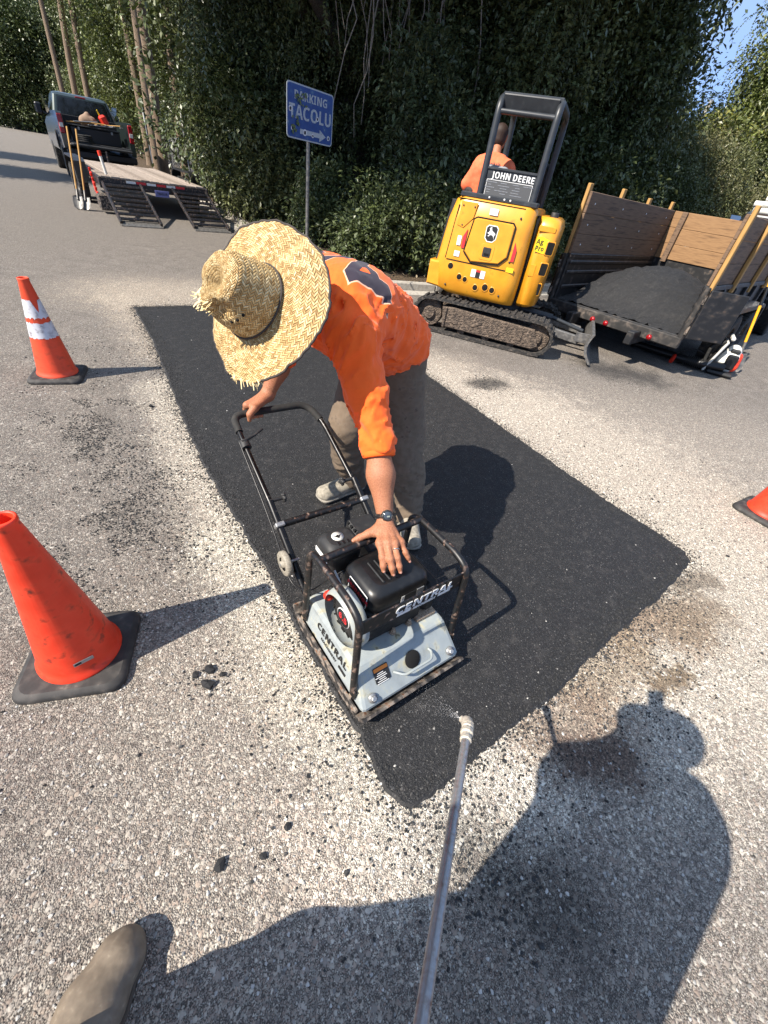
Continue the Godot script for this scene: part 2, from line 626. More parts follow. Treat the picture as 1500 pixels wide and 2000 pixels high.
	for c in [[-1.83, -2.17, 0.16, 330], [-1.5, -1.9, 0.13, 330], [-1.25, -1.55, 0.12, 260], [-1.0, -1.37, 0.12, 200], [-2.6, -3.7, 0.35, 350], [-0.56, -0.77, 0.06, 60], [0.55, -0.33, 0.11, 260], [0.7, -0.75, 0.16, 260], [1.1, -1.15, 0.2, 700], [1.5, -1.45, 0.22, 500], [0.35, -0.42, 0.13, 300], [-0.2, -0.7, 0.16, 130], [0.0, -0.4, 0.16, 80], [2.0, -2.4, 0.5, 300], [1.6, -3.2, 0.5, 300], [-0.7, -0.3, 0.5, 40], [0.9, -4.45, 0.16, 500], [2.8, -5.7, 0.4, 600]]:
		for k in int(c[3]):
			var p: Vector2 = Vector2(c[0], c[1]) + Vector2(rng.randfn(), rng.randfn()) * c[2]
			if Geometry2D.is_point_in_polygon(p, ring):
				continue
			var g := rng.randf_range(0.012, 0.04)
			places.append([p.x, 0.002, p.y, rng.randf_range(0.002, 0.006) * (1.8 if rng.randf() < 0.03 else 1.0), Color(g, g, g)])
	# trodden clusters on the left
	var cn := noise(2.6, 3, 33)
	while places.size() < 22500:
		var u := rng.randf()
		var p := Vector2(-2.3, -2.9).lerp(Vector2(-0.95, -1.2), u) + Vector2(rng.randfn() * 0.22 - 0.12, rng.randfn() * 0.2 + 0.1)
		if cn.get_noise_2dv(p) < 0.12 or Geometry2D.is_point_in_polygon(p, ring):
			continue
		var g := rng.randf_range(0.012, 0.035)
		places.append([p.x, 0.002, p.y, rng.randf_range(0.0015, 0.0055), Color(g, g, g)])
	scatter("asphalt_crumbs", "loose black asphalt crumbs scattered round the patch", "crumbs", stone_mesh(2), cm, places)
	places = []
	for k in 5200:
		var a := ring[rng.randi() % ring.size()]
		var p := a + Vector2(rng.randfn(), rng.randfn()) * 0.3
		if k > 2600:
			p = Vector2(rng.randf_range(-1.2, 1.6), rng.randf_range(-1.4, 0.45))
		if Geometry2D.is_point_in_polygon(p, ring) and rng.randf() < 0.96:
			continue
		var g := rng.randf_range(0.16, 0.5)
		places.append([p.x, 0.001 if not Geometry2D.is_point_in_polygon(p, ring) else 0.008, p.y, rng.randf_range(0.0025, 0.006), Color(g, g * 0.96, g * 0.89)])
	scatter("loose_stones", "loose pale stones lying on the road", "stones", stone_mesh(5), cm, places)
	# bigger lumps of mix, one by one
	for l in [[-0.575, -0.80, 0.02], [-0.555, -0.74, 0.024], [-0.62, -0.77, 0.014], [-0.52, -0.79, 0.013], [-0.294, -0.235, 0.017], [-0.13, -0.35, 0.013], [1.02, -1.9, 0.0], [-1.9, -2.75, 0.02], [-0.18, -0.27, 0.011]]:
		if l[2] <= 0.0:
			continue
		var o := put("asphalt_lump", stone_mesh(int(l[0] * 1000) + 4000), M.lump, null)
		tag(o, "small black lump of asphalt dropped on the pale road", "lump", "lumps of asphalt dropped on the road")
		o.position = V(l[0], l[2] * 0.45, l[1])
		o.scale = V(l[2] * 1.3, l[2] * 0.75, l[2])
		o.rotation.y = l[0] * 17.0

# ---------------------------------------------------------------- shared materials
func make_materials() -> void:
	mat("lump", Color("#1b1b1c"), 0.8)
	worn("black_steel", [[0.0, Color("#0e0e0f")], [0.60, Color("#151516")], [0.68, Color("#2b2523")], [0.76, Color("#5a3f30")], [0.84, Color("#8f7f74")], [1.0, Color("#6b4a38")]], V(2.5, 2.5, 2.5), 0.45, 0.0, 0.018, 3)
	worn("black_tube", [[0.0, Color("#0b0b0c")], [0.70, Color("#121213")], [0.80, Color("#4a4440")], [1.0, Color("#a8a5a2")]], V(3, 3, 3), 0.32, 0.3, 0.02, 13)
	worn("grey_paint", [[0.0, Color("#74797a")], [0.30, Color("#8b9293")], [0.62, Color("#939a9a")], [0.74, Color("#a3a394")], [0.80, Color("#aca78f")], [0.86, Color("#7d7660")], [1.0, Color("#4b4234")]], V(1.6, 1.6, 1.6), 0.5, 0.0, 0.014, 4)
	worn("rusty_plate", [[0.0, Color("#1c1a19")], [0.42, Color("#2a2725")], [0.55, Color("#4d453f")], [0.66, Color("#7d746a")], [0.80, Color("#8a7d70")], [0.90, Color("#7a4a2c")], [1.0, Color("#5b3018")]], V(2.2, 2.2, 2.2), 0.75, 0.1, 0.016, 5)
	worn("black_plastic", [[0.0, Color("#101011")], [0.6, Color("#161617")], [1.0, Color("#2a2928")]], V(2, 2, 2), 0.38, 0.0, 0.02, 6)
	worn("dull_plastic", [[0.0, Color("#1a1a1b")], [0.6, Color("#232323")], [1.0, Color("#3a3835")]], V(2, 2, 2), 0.6, 0.0, 0.02, 7)
	worn("rubber", [[0.0, Color("#191919")], [0.5, Color("#222221")], [0.8, Color("#35332f")], [1.0, Color("#57524a")]], V(1.5, 1.5, 1.5), 0.85, 0.0, 0.02, 8)
	worn("galvanised", [[0.0, Color("#75777a")], [0.5, Color("#9a9b9c")], [0.8, Color("#aaa9a4")], [1.0, Color("#7d6a58")]], V(4, 4, 4), 0.42, 0.6, 0.03, 9)
	worn("rusty_bolt", [[0.0, Color("#6b4a34")], [0.5, Color("#9b8a76")], [1.0, Color("#c6beae")]], V(8, 8, 8), 0.7, 0.3, 0.03, 10)
	mat("white_print", Color("#d9d9d6"), 0.6)
	mat("black_print", Color("#19191a"), 0.6)
	mat("red_print", Color("#c4262c"), 0.5)
	mat("orange_print", Color("#d87a1c"), 0.5)
	mat("yellow_print", Color("#e2c61e"), 0.5)
	mat("flat_black", Color("#050505"), 0.95)  # stands in for shade inside openings; also dark joints and black parts
	mat("red_plastic", Color("#d3301c"), 0.4)
	mat("white_plastic", Color("#cfcdc4"), 0.45)
	worn("white_wheel", [[0.0, Color("#6b6559")], [0.5, Color("#8c8577")], [1.0, Color("#a8a190")]], V(6, 6, 6), 0.55, 0.0, 0.03, 14)
	worn("dark_engine", [[0.0, Color("#0d0d0e")], [0.6, Color("#1a1a1a")], [0.85, Color("#2f2d2a")], [1.0, Color("#5d574f")]], V(3, 3, 3), 0.6, 0.2, 0.03, 15)

# ---------------------------------------------------------------- plate compactor
func build_compactor() -> void:
	var t := thing("plate_compactor", "grey and black petrol plate compactor with caged engine on the patch edge", "compactor", V(0.054, 0.016, -1.054), 0.714)
	# vibrating plate with upturned ends
	var prof := PackedVector2Array([Vector2(-0.292, 0.078), Vector2(-0.275, 0.04), Vector2(-0.24, 0.01), Vector2(-0.2, 0.0), Vector2(0.2, 0.0), Vector2(0.245, 0.008), Vector2(0.278, 0.03), Vector2(0.297, 0.062), Vector2(0.288, 0.068), Vector2(0.268, 0.043), Vector2(0.24, 0.024), Vector2(0.2, 0.016), Vector2(-0.2, 0.016), Vector2(-0.235, 0.025), Vector2(-0.265, 0.05), Vector2(-0.282, 0.082)])
	var side := Transform3D(Basis(V(0, 0, 1), V(0, 1, 0), V(-1, 0, 0)), Vector3.ZERO)
	var plate := pprism("base_plate", prof, 0.508, side, M.rusty_plate, t, 0.003)
	plate.set_meta("label", "rust-streaked steel plate with upturned front lip")
	for s in [-1.0, 1.0]:
		pbox("side_rail", V(s * 0.247, 0.036, -0.005), V(0.014, 0.042, 0.5), M.rusty_plate, t, 0.004)
	var rib := B.new()
	rib.box(V(0, 0.035, 0.22), V(0.46, 0.035, 0.012), Basis.IDENTITY, 0.003)
	rib.box(V(0, 0.06, 0.0), V(0.3, 0.09, 0.3), Basis.IDENTITY, 0.01)
	put("exciter_housing", rib, M.dark_engine, t)
	# grey deck
	var d := B.new()
	var rs := []
	for q in [[0.07, 0.240, -0.232, 0.268], [0.082, 0.240, -0.232, 0.266], [0.188, 0.221, -0.216, 0.170], [0.197, 0.215, -0.211, 0.161], [0.201, 0.205, -0.202, 0.150]]:
		var ring := PackedVector3Array()
		for p in rrect(q[1] * 2, q[3] - q[2], 0.016, 2, 0.0, (q[3] + q[2]) / 2):
			ring.append(V(p.x, q[0], p.y))
		rs.append(ring)
	d.rings(rs, true, true, -1)
	var deck := put("deck", d, M.grey_paint, t)
	deck.set_meta("label", "scuffed grey sheet metal deck with sloped front")
	# front face frame: sloped from (y .197, z .161) to (y .082, z .266)
	var fy := V(0, 0.115, -0.105).normalized()
	var front := frame(V(0, 0.137, 0.217), V(1, 0, 0), fy)
	front.origin += front.basis.z * 0.002
	var flat_black := B.new()
	flat_black.lathe([Vector2(0.036, 0.001), Vector2(0.034, 0.003), Vector2(0.0, 0.0025)], front * Transform3D(Basis(Vector3.RIGHT, PI / 2), V(0.018, 0.005, 0)), 28)
	put("access_hole_shade", flat_black, M.flat_black, deck)  # black disc painting the shade inside the opening
	var hp := []
	for q in [[-0.075, -0.002, 0.0], [-0.07, -0.004, 0.012], [-0.05, -0.018, 0.034], [0.085, -0.018, 0.034], [0.105, 0.0, 0.012], [0.1, 0.01, 0.0]]:
		hp.append(front * V(q[0], q[1], q[2]))
	ptube("front_handle", rounded(hp, 0.02), 0.0055, M.grey_paint, t, 8)
	for x in [-0.188, 0.198]:
		var bb := B.new()
		var xf: Transform3D = front * Transform3D(Basis(Vector3.RIGHT, PI / 2), V(x, -0.047, 0))
		bb.lathe([Vector2(0.0, 0.004), Vector2(0.019, 0.004), Vector2(0.019, 0.0), Vector2(0.012, 0.0)], xf, 20)
		bb.lathe([Vector2(0.011, 0.0), Vector2(0.011, 0.014), Vector2(0.009, 0.016), Vector2(0.0, 0.016)], xf, 6, -1)
		put("bolt", bb, M.galvanised, t)
	var sticker := pprism("warning_sticker", rrect(0.066, 0.062, 0.004), 0.001, front * Transform3D(Basis.IDENTITY, V(-0.125, 0.018, 0.0)), M.black_print, deck)
	sticker.set_meta("label", "small black and orange warning sticker")
	pprism("sticker_band", rrect(0.062, 0.014, 0.002), 0.001, front * Transform3D(Basis.IDENTITY, V(-0.125, 0.039, 0.001)), M.orange_print, deck)
	for k in 6:
		pprism("sticker_line", rrect(0.028 + 0.012 * float((k * 7) % 3), 0.0022, 0.0008, 1), 0.001, front * Transform3D(Basis.IDENTITY, V(-0.125 - 0.006 + 0.003 * float(k % 2), 0.024 - k * 0.0075, 0.001)), M.white_print, deck)
	# lettering along the left skirt
	var skirt := frame(V(-0.2325, 0.135, 0.0), V(0, 0, 1), V(0.019, 0.115, 0))
	skirt.origin += skirt.basis.z * 0.0015
	letters("lettering", "CENTRAL", 0.032, 0.001, M.black_print, deck, skirt * Transform3D(Basis.IDENTITY, V(0.01, 0.018, 0)), 1.25)
	letters("lettering", "MACHINERY", 0.012, 0.001, M.black_print, deck, skirt * Transform3D(Basis.IDENTITY, V(0.0, -0.022, 0)), 1.3)
	pprism("lettering_bar", rrect(0.05, 0.012, 0.001, 1), 0.001, skirt * Transform3D(Basis.IDENTITY, V(0.105, -0.022, 0)), M.black_print, deck)
	# cage: two side loops joined by a plate and a bar
	for s in [-1.0, 1.0]:
		var pts := rounded([V(s * 0.243, 0.095, 0.2), V(s * 0.236, 0.50, 0.166), V(s * 0.236, 0.525, 0.10), V(s * 0.236, 0.525, -0.12), V(s * 0.236, 0.50, -0.175), V(s * 0.243, 0.11, -0.192)], 0.06)
		var loop := ptube("cage_loop", pts, 0.0135, M.black_steel, t, 12)
		loop.set_meta("label", "chipped black tubular roll cage loop")
		for z in [0.2, -0.192]:
			pbox("foot_plate", V(s * 0.2455, 0.115, z), V(0.008, 0.055, 0.034), M.black_steel, loop, 0.003)
			var bl := B.new()
			bl.lathe([Vector2(0.009, 0.0), Vector2(0.009, 0.008), Vector2(0.0, 0.008)], Transform3D(Basis(Vector3.FORWARD, s * PI / 2), V(s * 0.249, 0.105, z)), 6, -1)
			put("bolt", bl, M.rusty_bolt, loop)
	var bar := pbox("name_plate", V(0, 0.452, 0.163), V(0.462, 0.078, 0.006), M.black_steel, t, 0.002)
	var nf := Transform3D(Basis.IDENTITY, V(0.045, 0.452, 0.1675))
	letters("lettering", "CENTRAL", 0.036, 0.002, M.white_print, bar, nf * Transform3D(Basis.IDENTITY, V(0, 0.004, 0)), 1.3, 0.12)
	pprism("stripe", PackedVector2Array([Vector2(-0.125, -0.029), Vector2(-0.065, -0.029), Vector2(-0.061, -0.016), Vector2(-0.121, -0.016)]), 0.001, nf, M.white_print, bar)
	pprism("stripe", PackedVector2Array([Vector2(0.063, -0.029), Vector2(0.122, -0.029), Vector2(0.126, -0.016), Vector2(0.067, -0.016)]), 0.001, nf, M.white_print, bar)
	letters("lettering", "MACHINERY", 0.012, 0.002, M.white_print, bar, nf * Transform3D(Basis.IDENTITY, V(0.0, -0.026, 0)), 1.12, 0.15)
	ptube("cage_bar", [V(-0.236, 0.525, -0.105), V(0.236, 0.525, -0.12)], 0.0145, M.black_steel, t, 12)
	# mounting bolts on the deck
	for p in [V(-0.011, 0.203, 0.105), V(0.07, 0.203, 0.102)]:
		var bl := B.new()
		bl.lathe([Vector2(0.016, 0.0), Vector2(0.016, 0.004), Vector2(0.011, 0.004), Vector2(0.011, 0.016), Vector2(0.0065, 0.017), Vector2(0.0065, 0.026), Vector2(0.0, 0.027)], Transform3D(Basis.IDENTITY, p), 6, -1)
		put("deck_bolt", bl, M.rusty_bolt, t)
	pbox("engine_mount", V(0.15, 0.212, 0.09), V(0.1, 0.022, 0.06), M.rusty_bolt, t, 0.004)
	# engine
	var eng := B.new()
	eng.box(V(-0.02, 0.25, -0.03), V(0.3, 0.095, 0.26), Basis.IDENTITY, 0.015)
	eng.box(V(0.05, 0.33, -0.04), V(0.2, 0.12, 0.2), Basis.IDENTITY, 0.02)
	for k in 7:
		eng.box(V(0.05, 0.285 + k * 0.014, -0.04), V(0.225, 0.004, 0.225))
	put("engine_block", eng, M.dark_engine, t)
	var sh := B.new()
	sh.lathe([Vector2(0.0, 0.0), Vector2(0.115, 0.0), Vector2(0.118, 0.02), Vector2(0.11, 0.05), Vector2(0.1, 0.06)], Transform3D(Basis(Vector3.FORWARD, -PI / 2), V(-0.165, 0.335, 0.03)), 28)
	put("blower_housing", sh, M.grey_paint, t)
	var rc := B.new()
	var rx := Transform3D(Basis(Vector3.FORWARD, -PI / 2), V(-0.168, 0.335, 0.03))
	rc.lathe([Vector2(0.098, 0.0), Vector2(0.098, 0.014), Vector2(0.088, 0.026), Vector2(0.05, 0.034), Vector2(0.0, 0.034)], rx, 32)
	var recoil := put("recoil_starter", rc, M.dull_plastic, t)
	for k in 14:
		var a := TAU * k / 14
		var p := rx * V(cos(a) * 0.075, 0.0315, sin(a) * 0.075)
		pbox("vent_slot", p, V(0.004, 0.007, 0.022), M.flat_black, recoil, 0.0, Basis(Vector3.RIGHT, -a))
	var lb := B.new()
	lb.lathe([Vector2(0.041, 0.0), Vector2(0.041, 0.0025), Vector2(0.0, 0.0025)], rx * Transform3D(Basis.IDENTITY, V(0, 0.034, 0)), 28)
	put("badge_rim", lb, M.white_print, recoil)
	var lb2 := B.new()
	lb2.lathe([Vector2(0.037, 0.0), Vector2(0.037, 0.0035), Vector2(0.0, 0.0035)], rx * Transform3D(Basis.IDENTITY, V(0, 0.034, 0)), 28)
	put("badge", lb2, M.black_print, recoil)
	letters("badge_lettering", "6.5", 0.03, 0.001, M.red_print, recoil, frame(V(-0.2058, 0.335, 0.03), V(0, 0, 1), V(0, 1, 0)))
	var guard := B.new()
	guard.tube(rounded([V(-0.185, 0.40, 0.01), V(-0.2, 0.47, 0.0), V(-0.2, 0.5, -0.06)], 0.03), 0.004, 6)
	put("throttle_rod", guard, M.galvanised, t)
	var kn := B.new()
	kn.ball(V(-0.2, 0.335, -0.085), V(0.021, 0.021, 0.021))
	put("choke_knob", kn, M.red_plastic, t)
	# fuel tank with rounded top
	var tk := B.new()
	rs = []
	for q in [[0.375, 0.13, 0.105], [0.385, 0.138, 0.112], [0.43, 0.138, 0.112], [0.455, 0.132, 0.106], [0.470, 0.115, 0.09], [0.476, 0.09, 0.068]]:
		var ring := PackedVector3Array()
		for p in rrect(q[1] * 2, q[2] * 2, q[2] * 0.45, 4, -0.002, 0.0):
			ring.append(V(p.x, q[0], p.y - 0.005))
		rs.append(ring)
	tk.rings(rs, true, true, 0)
	var tank := put("fuel_tank", tk, M.black_plastic, t)
	var seam := B.new()
	rs = []
	for q in [[0.368, 0.142, 0.116], [0.376, 0.145, 0.119], [0.384, 0.142, 0.116]]:
		var ring := PackedVector3Array()
		for p in rrect(q[1] * 2, q[2] * 2, 0.05, 4, -0.002, -0.005):
			ring.append(V(p.x, q[0], p.y))
		rs.append(ring)
	seam.rings(rs)
	put("tank_seam", seam, M.dull_plastic, tank)
	for k in 3:
		pbox("tank_rib", V(-0.06 + k * 0.028, 0.4775, 0.0), V(0.012, 0.008, 0.11), M.black_plastic, tank, 0.004)
	var pf := frame(V(-0.1415, 0.425, 0.012), V(0, 0, 1), V(0.06, 1, 0))
	pprism("sticker_border", rrect(0.118, 0.06, 0.004), 0.002, pf, M.white_print, tank)
	pprism("sticker", rrect(0.112, 0.054, 0.003), 0.003, pf, M.black_print, tank)
	letters("sticker_lettering", "PREDATOR", 0.017, 0.002, M.red_print, tank, pf * Transform3D(Basis.IDENTITY, V(0, 0.002, 0.0016)), 1.15, 0.1)
	pprism("warning_sticker", rrect(0.1, 0.034, 0.002), 0.002, frame(V(0.035, 0.412, 0.108), V(1, 0, 0), V(0, 1, 0)), M.black_print, tank)
	pprism("warning_sticker", rrect(0.014, 0.032, 0.001), 0.003, frame(V(-0.006, 0.412, 0.1085), V(1, 0, 0), V(0, 1, 0)), M.white_print, tank)
	pprism("price_sticker", rrect(0.034, 0.032, 0.001), 0.003, frame(V(0.075, 0.414, 0.1085), V(1, 0, 0), V(0, 1, 0)), M.galvanised, tank)
	# air cleaner box
	var ac := B.new()
	rs = []
	for q in [[0.36, 0.072, 0.058], [0.45, 0.076, 0.062], [0.478, 0.074, 0.06], [0.496, 0.062, 0.05], [0.501, 0.05, 0.04]]:
		var ring := PackedVector3Array()
		for p in rrect(q[1] * 2, q[2] * 2, 0.03, 4, -0.098, -0.2):
			ring.append(V(p.x, q[0], p.y))
		rs.append(ring)
	ac.rings(rs)
	var air := put("air_cleaner", ac, M.dull_plastic, t)
	var dc := B.new()
	dc.lathe([Vector2(0.024, 0.0), Vector2(0.024, 0.002), Vector2(0.0, 0.002)], Transform3D(Basis.IDENTITY, V(-0.105, 0.501, -0.205)), 24)
	var decal := put("round_decal", dc, M.white_plastic, air)
	decal.set_meta("label", "white round decal")
	pprism("decal_mark", PackedVector2Array([Vector2(-0.015, 0.004), Vector2(0, -0.013), Vector2(0.015, 0.004), Vector2(0.006, 0.002), Vector2(0, 0.007), Vector2(-0.006, 0.002)]), 0.002, Transform3D(Basis(Vector3.RIGHT, -PI / 2), V(-0.105, 0.5035, -0.205)), M.black_print, air)
	for k in 3:
		pbox("air_vent", V(-0.12 + k * 0.02, 0.501, -0.168), V(0.012, 0.004, 0.018), M.black_plastic, air, 0.0015)
	pprism("sticker", rrect(0.09, 0.022, 0.001), 0.002, frame(V(-0.1745, 0.44, -0.2), V(0, 0, 1), V(0, 1, 0)), M.white_print, air)
	pprism("sticker", rrect(0.05, 0.03, 0.001), 0.002, frame(V(-0.172, 0.395, -0.185), V(0, 0, 1), V(0, 1, 0)), M.white_print, air)
	# belt guard behind the engine
	var mf := B.new()
	mf.box(V(0.09, 0.36, -0.26), V(0.13, 0.1, 0.2), Basis(Vector3.RIGHT, 0.12), 0.012)
	var muffler := put("muffler_guard", mf, M.dull_plastic, t)
	for k in 6:
		pbox("guard_slot", V(0.028, 0.413 - 0.0, -0.335 + k * 0.026), V(0.008, 0.012, 0.014), M.flat_black, muffler)
	pbox("clutch_cover", V(0.17, 0.3, 0.0), V(0.07, 0.17, 0.2), M.dark_engine, t, 0.02)
	# handle
	var hl := rounded([V(-0.215, 0.19, -0.235), V(-0.215, 0.43, -0.58)], 0.01)
	for s in [-1.0, 1.0]:
		var x: float = s * 0.215
		var tube := ptube("handle_tube", [V(x, 0.165, -0.21), V(x, 0.425, -0.60)], 0.0165, M.black_tube, t, 12)
		pbox("pivot_plate", V(x * 0.98, 0.15, -0.2), V(0.01, 0.08, 0.07), M.grey_paint, tube, 0.004)
		# clamp knob where the upper handle slides into the lower
		var kb := B.new()
		var c: Vector3 = V(x, 0.425, -0.60)
		kb.tube([c, c + V(-s * 0.06, 0, 0)], 0.009, 8)
		for j in 5:
			var a := TAU * j / 5
			kb.ball(c + V(-s * 0.066, cos(a) * 0.014, sin(a) * 0.014), V(0.009, 0.009, 0.009), Basis.IDENTITY, 8)
		kb.ball(c + V(-s * 0.066, 0, 0), V(0.011, 0.017, 0.017))
		put("clamp_knob", kb, M.dull_plastic, tube)
		var cl := B.new()
		cl.bar(V(x, 0.36, -0.49), V(x, 0.372, -0.508), 0.042, 0.042, 0.004)
		put("clamp", cl, M.galvanised, tube)
	ptube("cross_tube", [V(-0.215, 0.36, -0.505), V(0.215, 0.36, -0.505)], 0.0165, M.black_steel, t, 12)
	var up := rounded([V(-0.213, 0.40, -0.56), V(-0.213, 0.585, -0.93), V(-0.205, 0.62, -1.04), V(0.175, 0.62, -1.04), V(0.21, 0.575, -0.93), V(0.213, 0.40, -0.56)], 0.085, 7)
	ptube("handlebar", up, 0.0125, M.black_tube, t, 12)
	var grip := []
	for p in up:
		if p.z < -0.93:
			grip.append(p)
	var gm := ptube("foam_grip", grip, 0.0175, M.rubber, t, 12)
	gm.set_meta("label", "black foam grip")
	var lv := B.new()
	lv.tube([V(-0.213, 0.55, -0.85), V(-0.213, 0.565, -0.885)], 0.024, 10)
	lv.tube([V(-0.225, 0.575, -0.87), V(-0.16, 0.59, -0.885), V(-0.115, 0.60, -0.91)], [0.009, 0.006, 0.0075], 8)
	put("throttle_lever", lv, M.dull_plastic, t)
	ptube("throttle_cable", rounded([V(-0.235, 0.57, -0.88), V(-0.24, 0.45, -0.66), V(-0.245, 0.33, -0.47), V(-0.255, 0.2, -0.3), V(-0.22, 0.24, -0.2), V(-0.16, 0.36, -0.14), V(-0.12, 0.4, -0.12)], 0.08, 6), 0.0035, M.black_plastic, t, 6)
	# transport wheels folded up beside the handle
	for s in [-1.0, 1.0]:
		var w := Node3D.new()
		w.name = "transport_wheel"
		t.add_child(w, true)
		var wx := Transform3D(Basis(Vector3.FORWARD, s * PI / 2), V(s * 0.262, 0.3, -0.34))
		var ty := B.new()
		ty.lathe([Vector2(0.03, -0.012), Vector2(0.05, -0.014), Vector2(0.055, -0.008), Vector2(0.055, 0.008), Vector2(0.05, 0.014), Vector2(0.03, 0.012)], wx, 28)
		put("tyre", ty, M.white_wheel if s < 0 else M.rubber, w)
		var hb := B.new()
		hb.lathe([Vector2(0.0, 0.02), Vector2(0.014, 0.02), Vector2(0.016, 0.008), Vector2(0.032, 0.006), Vector2(0.032, -0.008), Vector2(0.0, -0.008)], wx, 20)
		put("hub", hb, M.white_wheel, w)
		var ax := B.new()
		ax.tube([V(s * 0.2, 0.3, -0.34), V(s * 0.285, 0.3, -0.34)], 0.006, 8)
		put("axle", ax, M.galvanised, w)

# ---------------------------------------------------------------- traffic cones
func cone(label: String, at: Vector3, turn: float, bands: bool) -> void:
	var t := thing("traffic_cone", label, "cone", at, turn, "traffic cones round the patch")
	var b := B.new()
	var rs := []
	for q in [[0.0, 0.178], [0.012, 0.181], [0.026, 0.176], [0.034, 0.160]]:
		var ring := PackedVector3Array()
		for p in rrect(q[1] * 2, q[1] * 2, 0.05, 4):
			ring.append(V(p.x, q[0], p.y))
		rs.append(ring)
	b.rings(rs, true, true, 0)
	put("base", b, M.cone_rubber, t)
	b = B.new()
	b.lathe([Vector2(0.140, 0.034), Vector2(0.140, 0.042), Vector2(0.131, 0.050), Vector2(0.127, 0.075), Vector2(0.034, 0.690), Vector2(0.036, 0.698), Vector2(0.036, 0.708), Vector2(0.030, 0.711), Vector2(0.026, 0.705), Vector2(0.110, 0.1)], Transform3D.IDENTITY, 40)
	var body := put("cone_body", b, M.cone_dirty if bands else M.cone_orange, t)
	if bands:
		for q in [[0.318, 0.424, 0.0], [0.455, 0.575, 0.9]]:
			b = B.new()
			b.sm(0)
			var n := 64
			var nz := noise(2.2, 3, int(q[0] * 100))
			for k in n:
				var ring := []
				for e in 2:
					var a := TAU * (k + e) / n
					var lo: float = q[0] + nz.get_noise_2d(cos(a) * 2.0, sin(a) * 2.0) * 0.012
					var hi: float = q[1] + nz.get_noise_2d(cos(a) * 2.0 + 9.0, sin(a) * 2.0) * 0.01
					if q[2] > 0.0:
						# torn away in a deep notch on one side
						var da := absf(wrapf(a - 1.0, -PI, PI))
						hi -= maxf(0.0, 0.085 * (1.0 - da / 0.42))
					for y in [lo, hi]:
						var r := lerpf(0.127, 0.034, (y - 0.075) / 0.615) + 0.0015
						ring.append(V(cos(a) * r, y, sin(a) * r))
				b.quad(ring[0], ring[1], ring[3], ring[2])
			var o := put("reflective_band", b, M.cone_band, t)
			o.set_meta("label", "torn and scuffed white reflective band")
	else:
		var a := 1.05
		var xf := frame(V(cos(a), 0, sin(a)) * 0.123 + V(0, 0.115, 0), V(-sin(a), 0, cos(a)) * -1.0, V(-cos(a) * 0.15, 1, -sin(a) * 0.15))
		pprism("maker_label", rrect(0.062, 0.014, 0.001, 1), 0.002, xf, M.galvanised, body)
		pprism("maker_label", rrect(0.02, 0.008, 0.001, 1), 0.003, xf * Transform3D(Basis.IDENTITY, V(-0.017, 0, 0)), M.black_print, body)

func build_cones() -> void:
	worn("cone_rubber", [[0.0, Color("#232221")], [0.5, Color("#32302e")], [0.8, Color("#47433f")], [1.0, Color("#6e665e")]], V(1.8, 1.8, 1.8), 0.7, 0.0, 0.015, 41)
	var o := worn("cone_orange", [[0.0, Color("#d33414")], [0.45, Color("#e23a1c")], [0.70, Color("#e54426")], [0.80, Color("#c23a1e")], [0.86, Color("#8f3220")], [0.90, Color("#4a2620")], [1.0, Color("#b4402a")]], V(1.5, 1.5, 1.5), 0.5, 0.0, 0.016, 42)
	o.subsurf_scatter_enabled = true
	o.subsurf_scatter_strength = 0.1
	worn("cone_dirty", [[0.0, Color("#d8431f")], [0.5, Color("#dd4a28")], [0.75, Color("#c94524")], [0.88, Color("#a03c24")], [1.0, Color("#5c2b20")]], V(1.6, 1.6, 1.6), 0.6, 0.0, 0.016, 43)
	worn("cone_band", [[0.0, Color("#cfcfd2")], [0.6, Color("#bfbfc3")], [0.75, Color("#9b999c")], [0.9, Color("#77737a")], [1.0, Color("#6d4436")]], V(2, 2, 2), 0.5, 0.0, 0.02, 44)
	cone("plain bright orange cone with a small maker label on black square base", V(-1.069, 0, -0.775), 0.35, false)
	cone("dirty orange cone with two torn white reflective bands", V(-2.79, 0, -2.99), 0.45, true)
	cone("orange cone standing on the dusty side of the patch", V(2.86, 0, -2.72), 0.62, false)

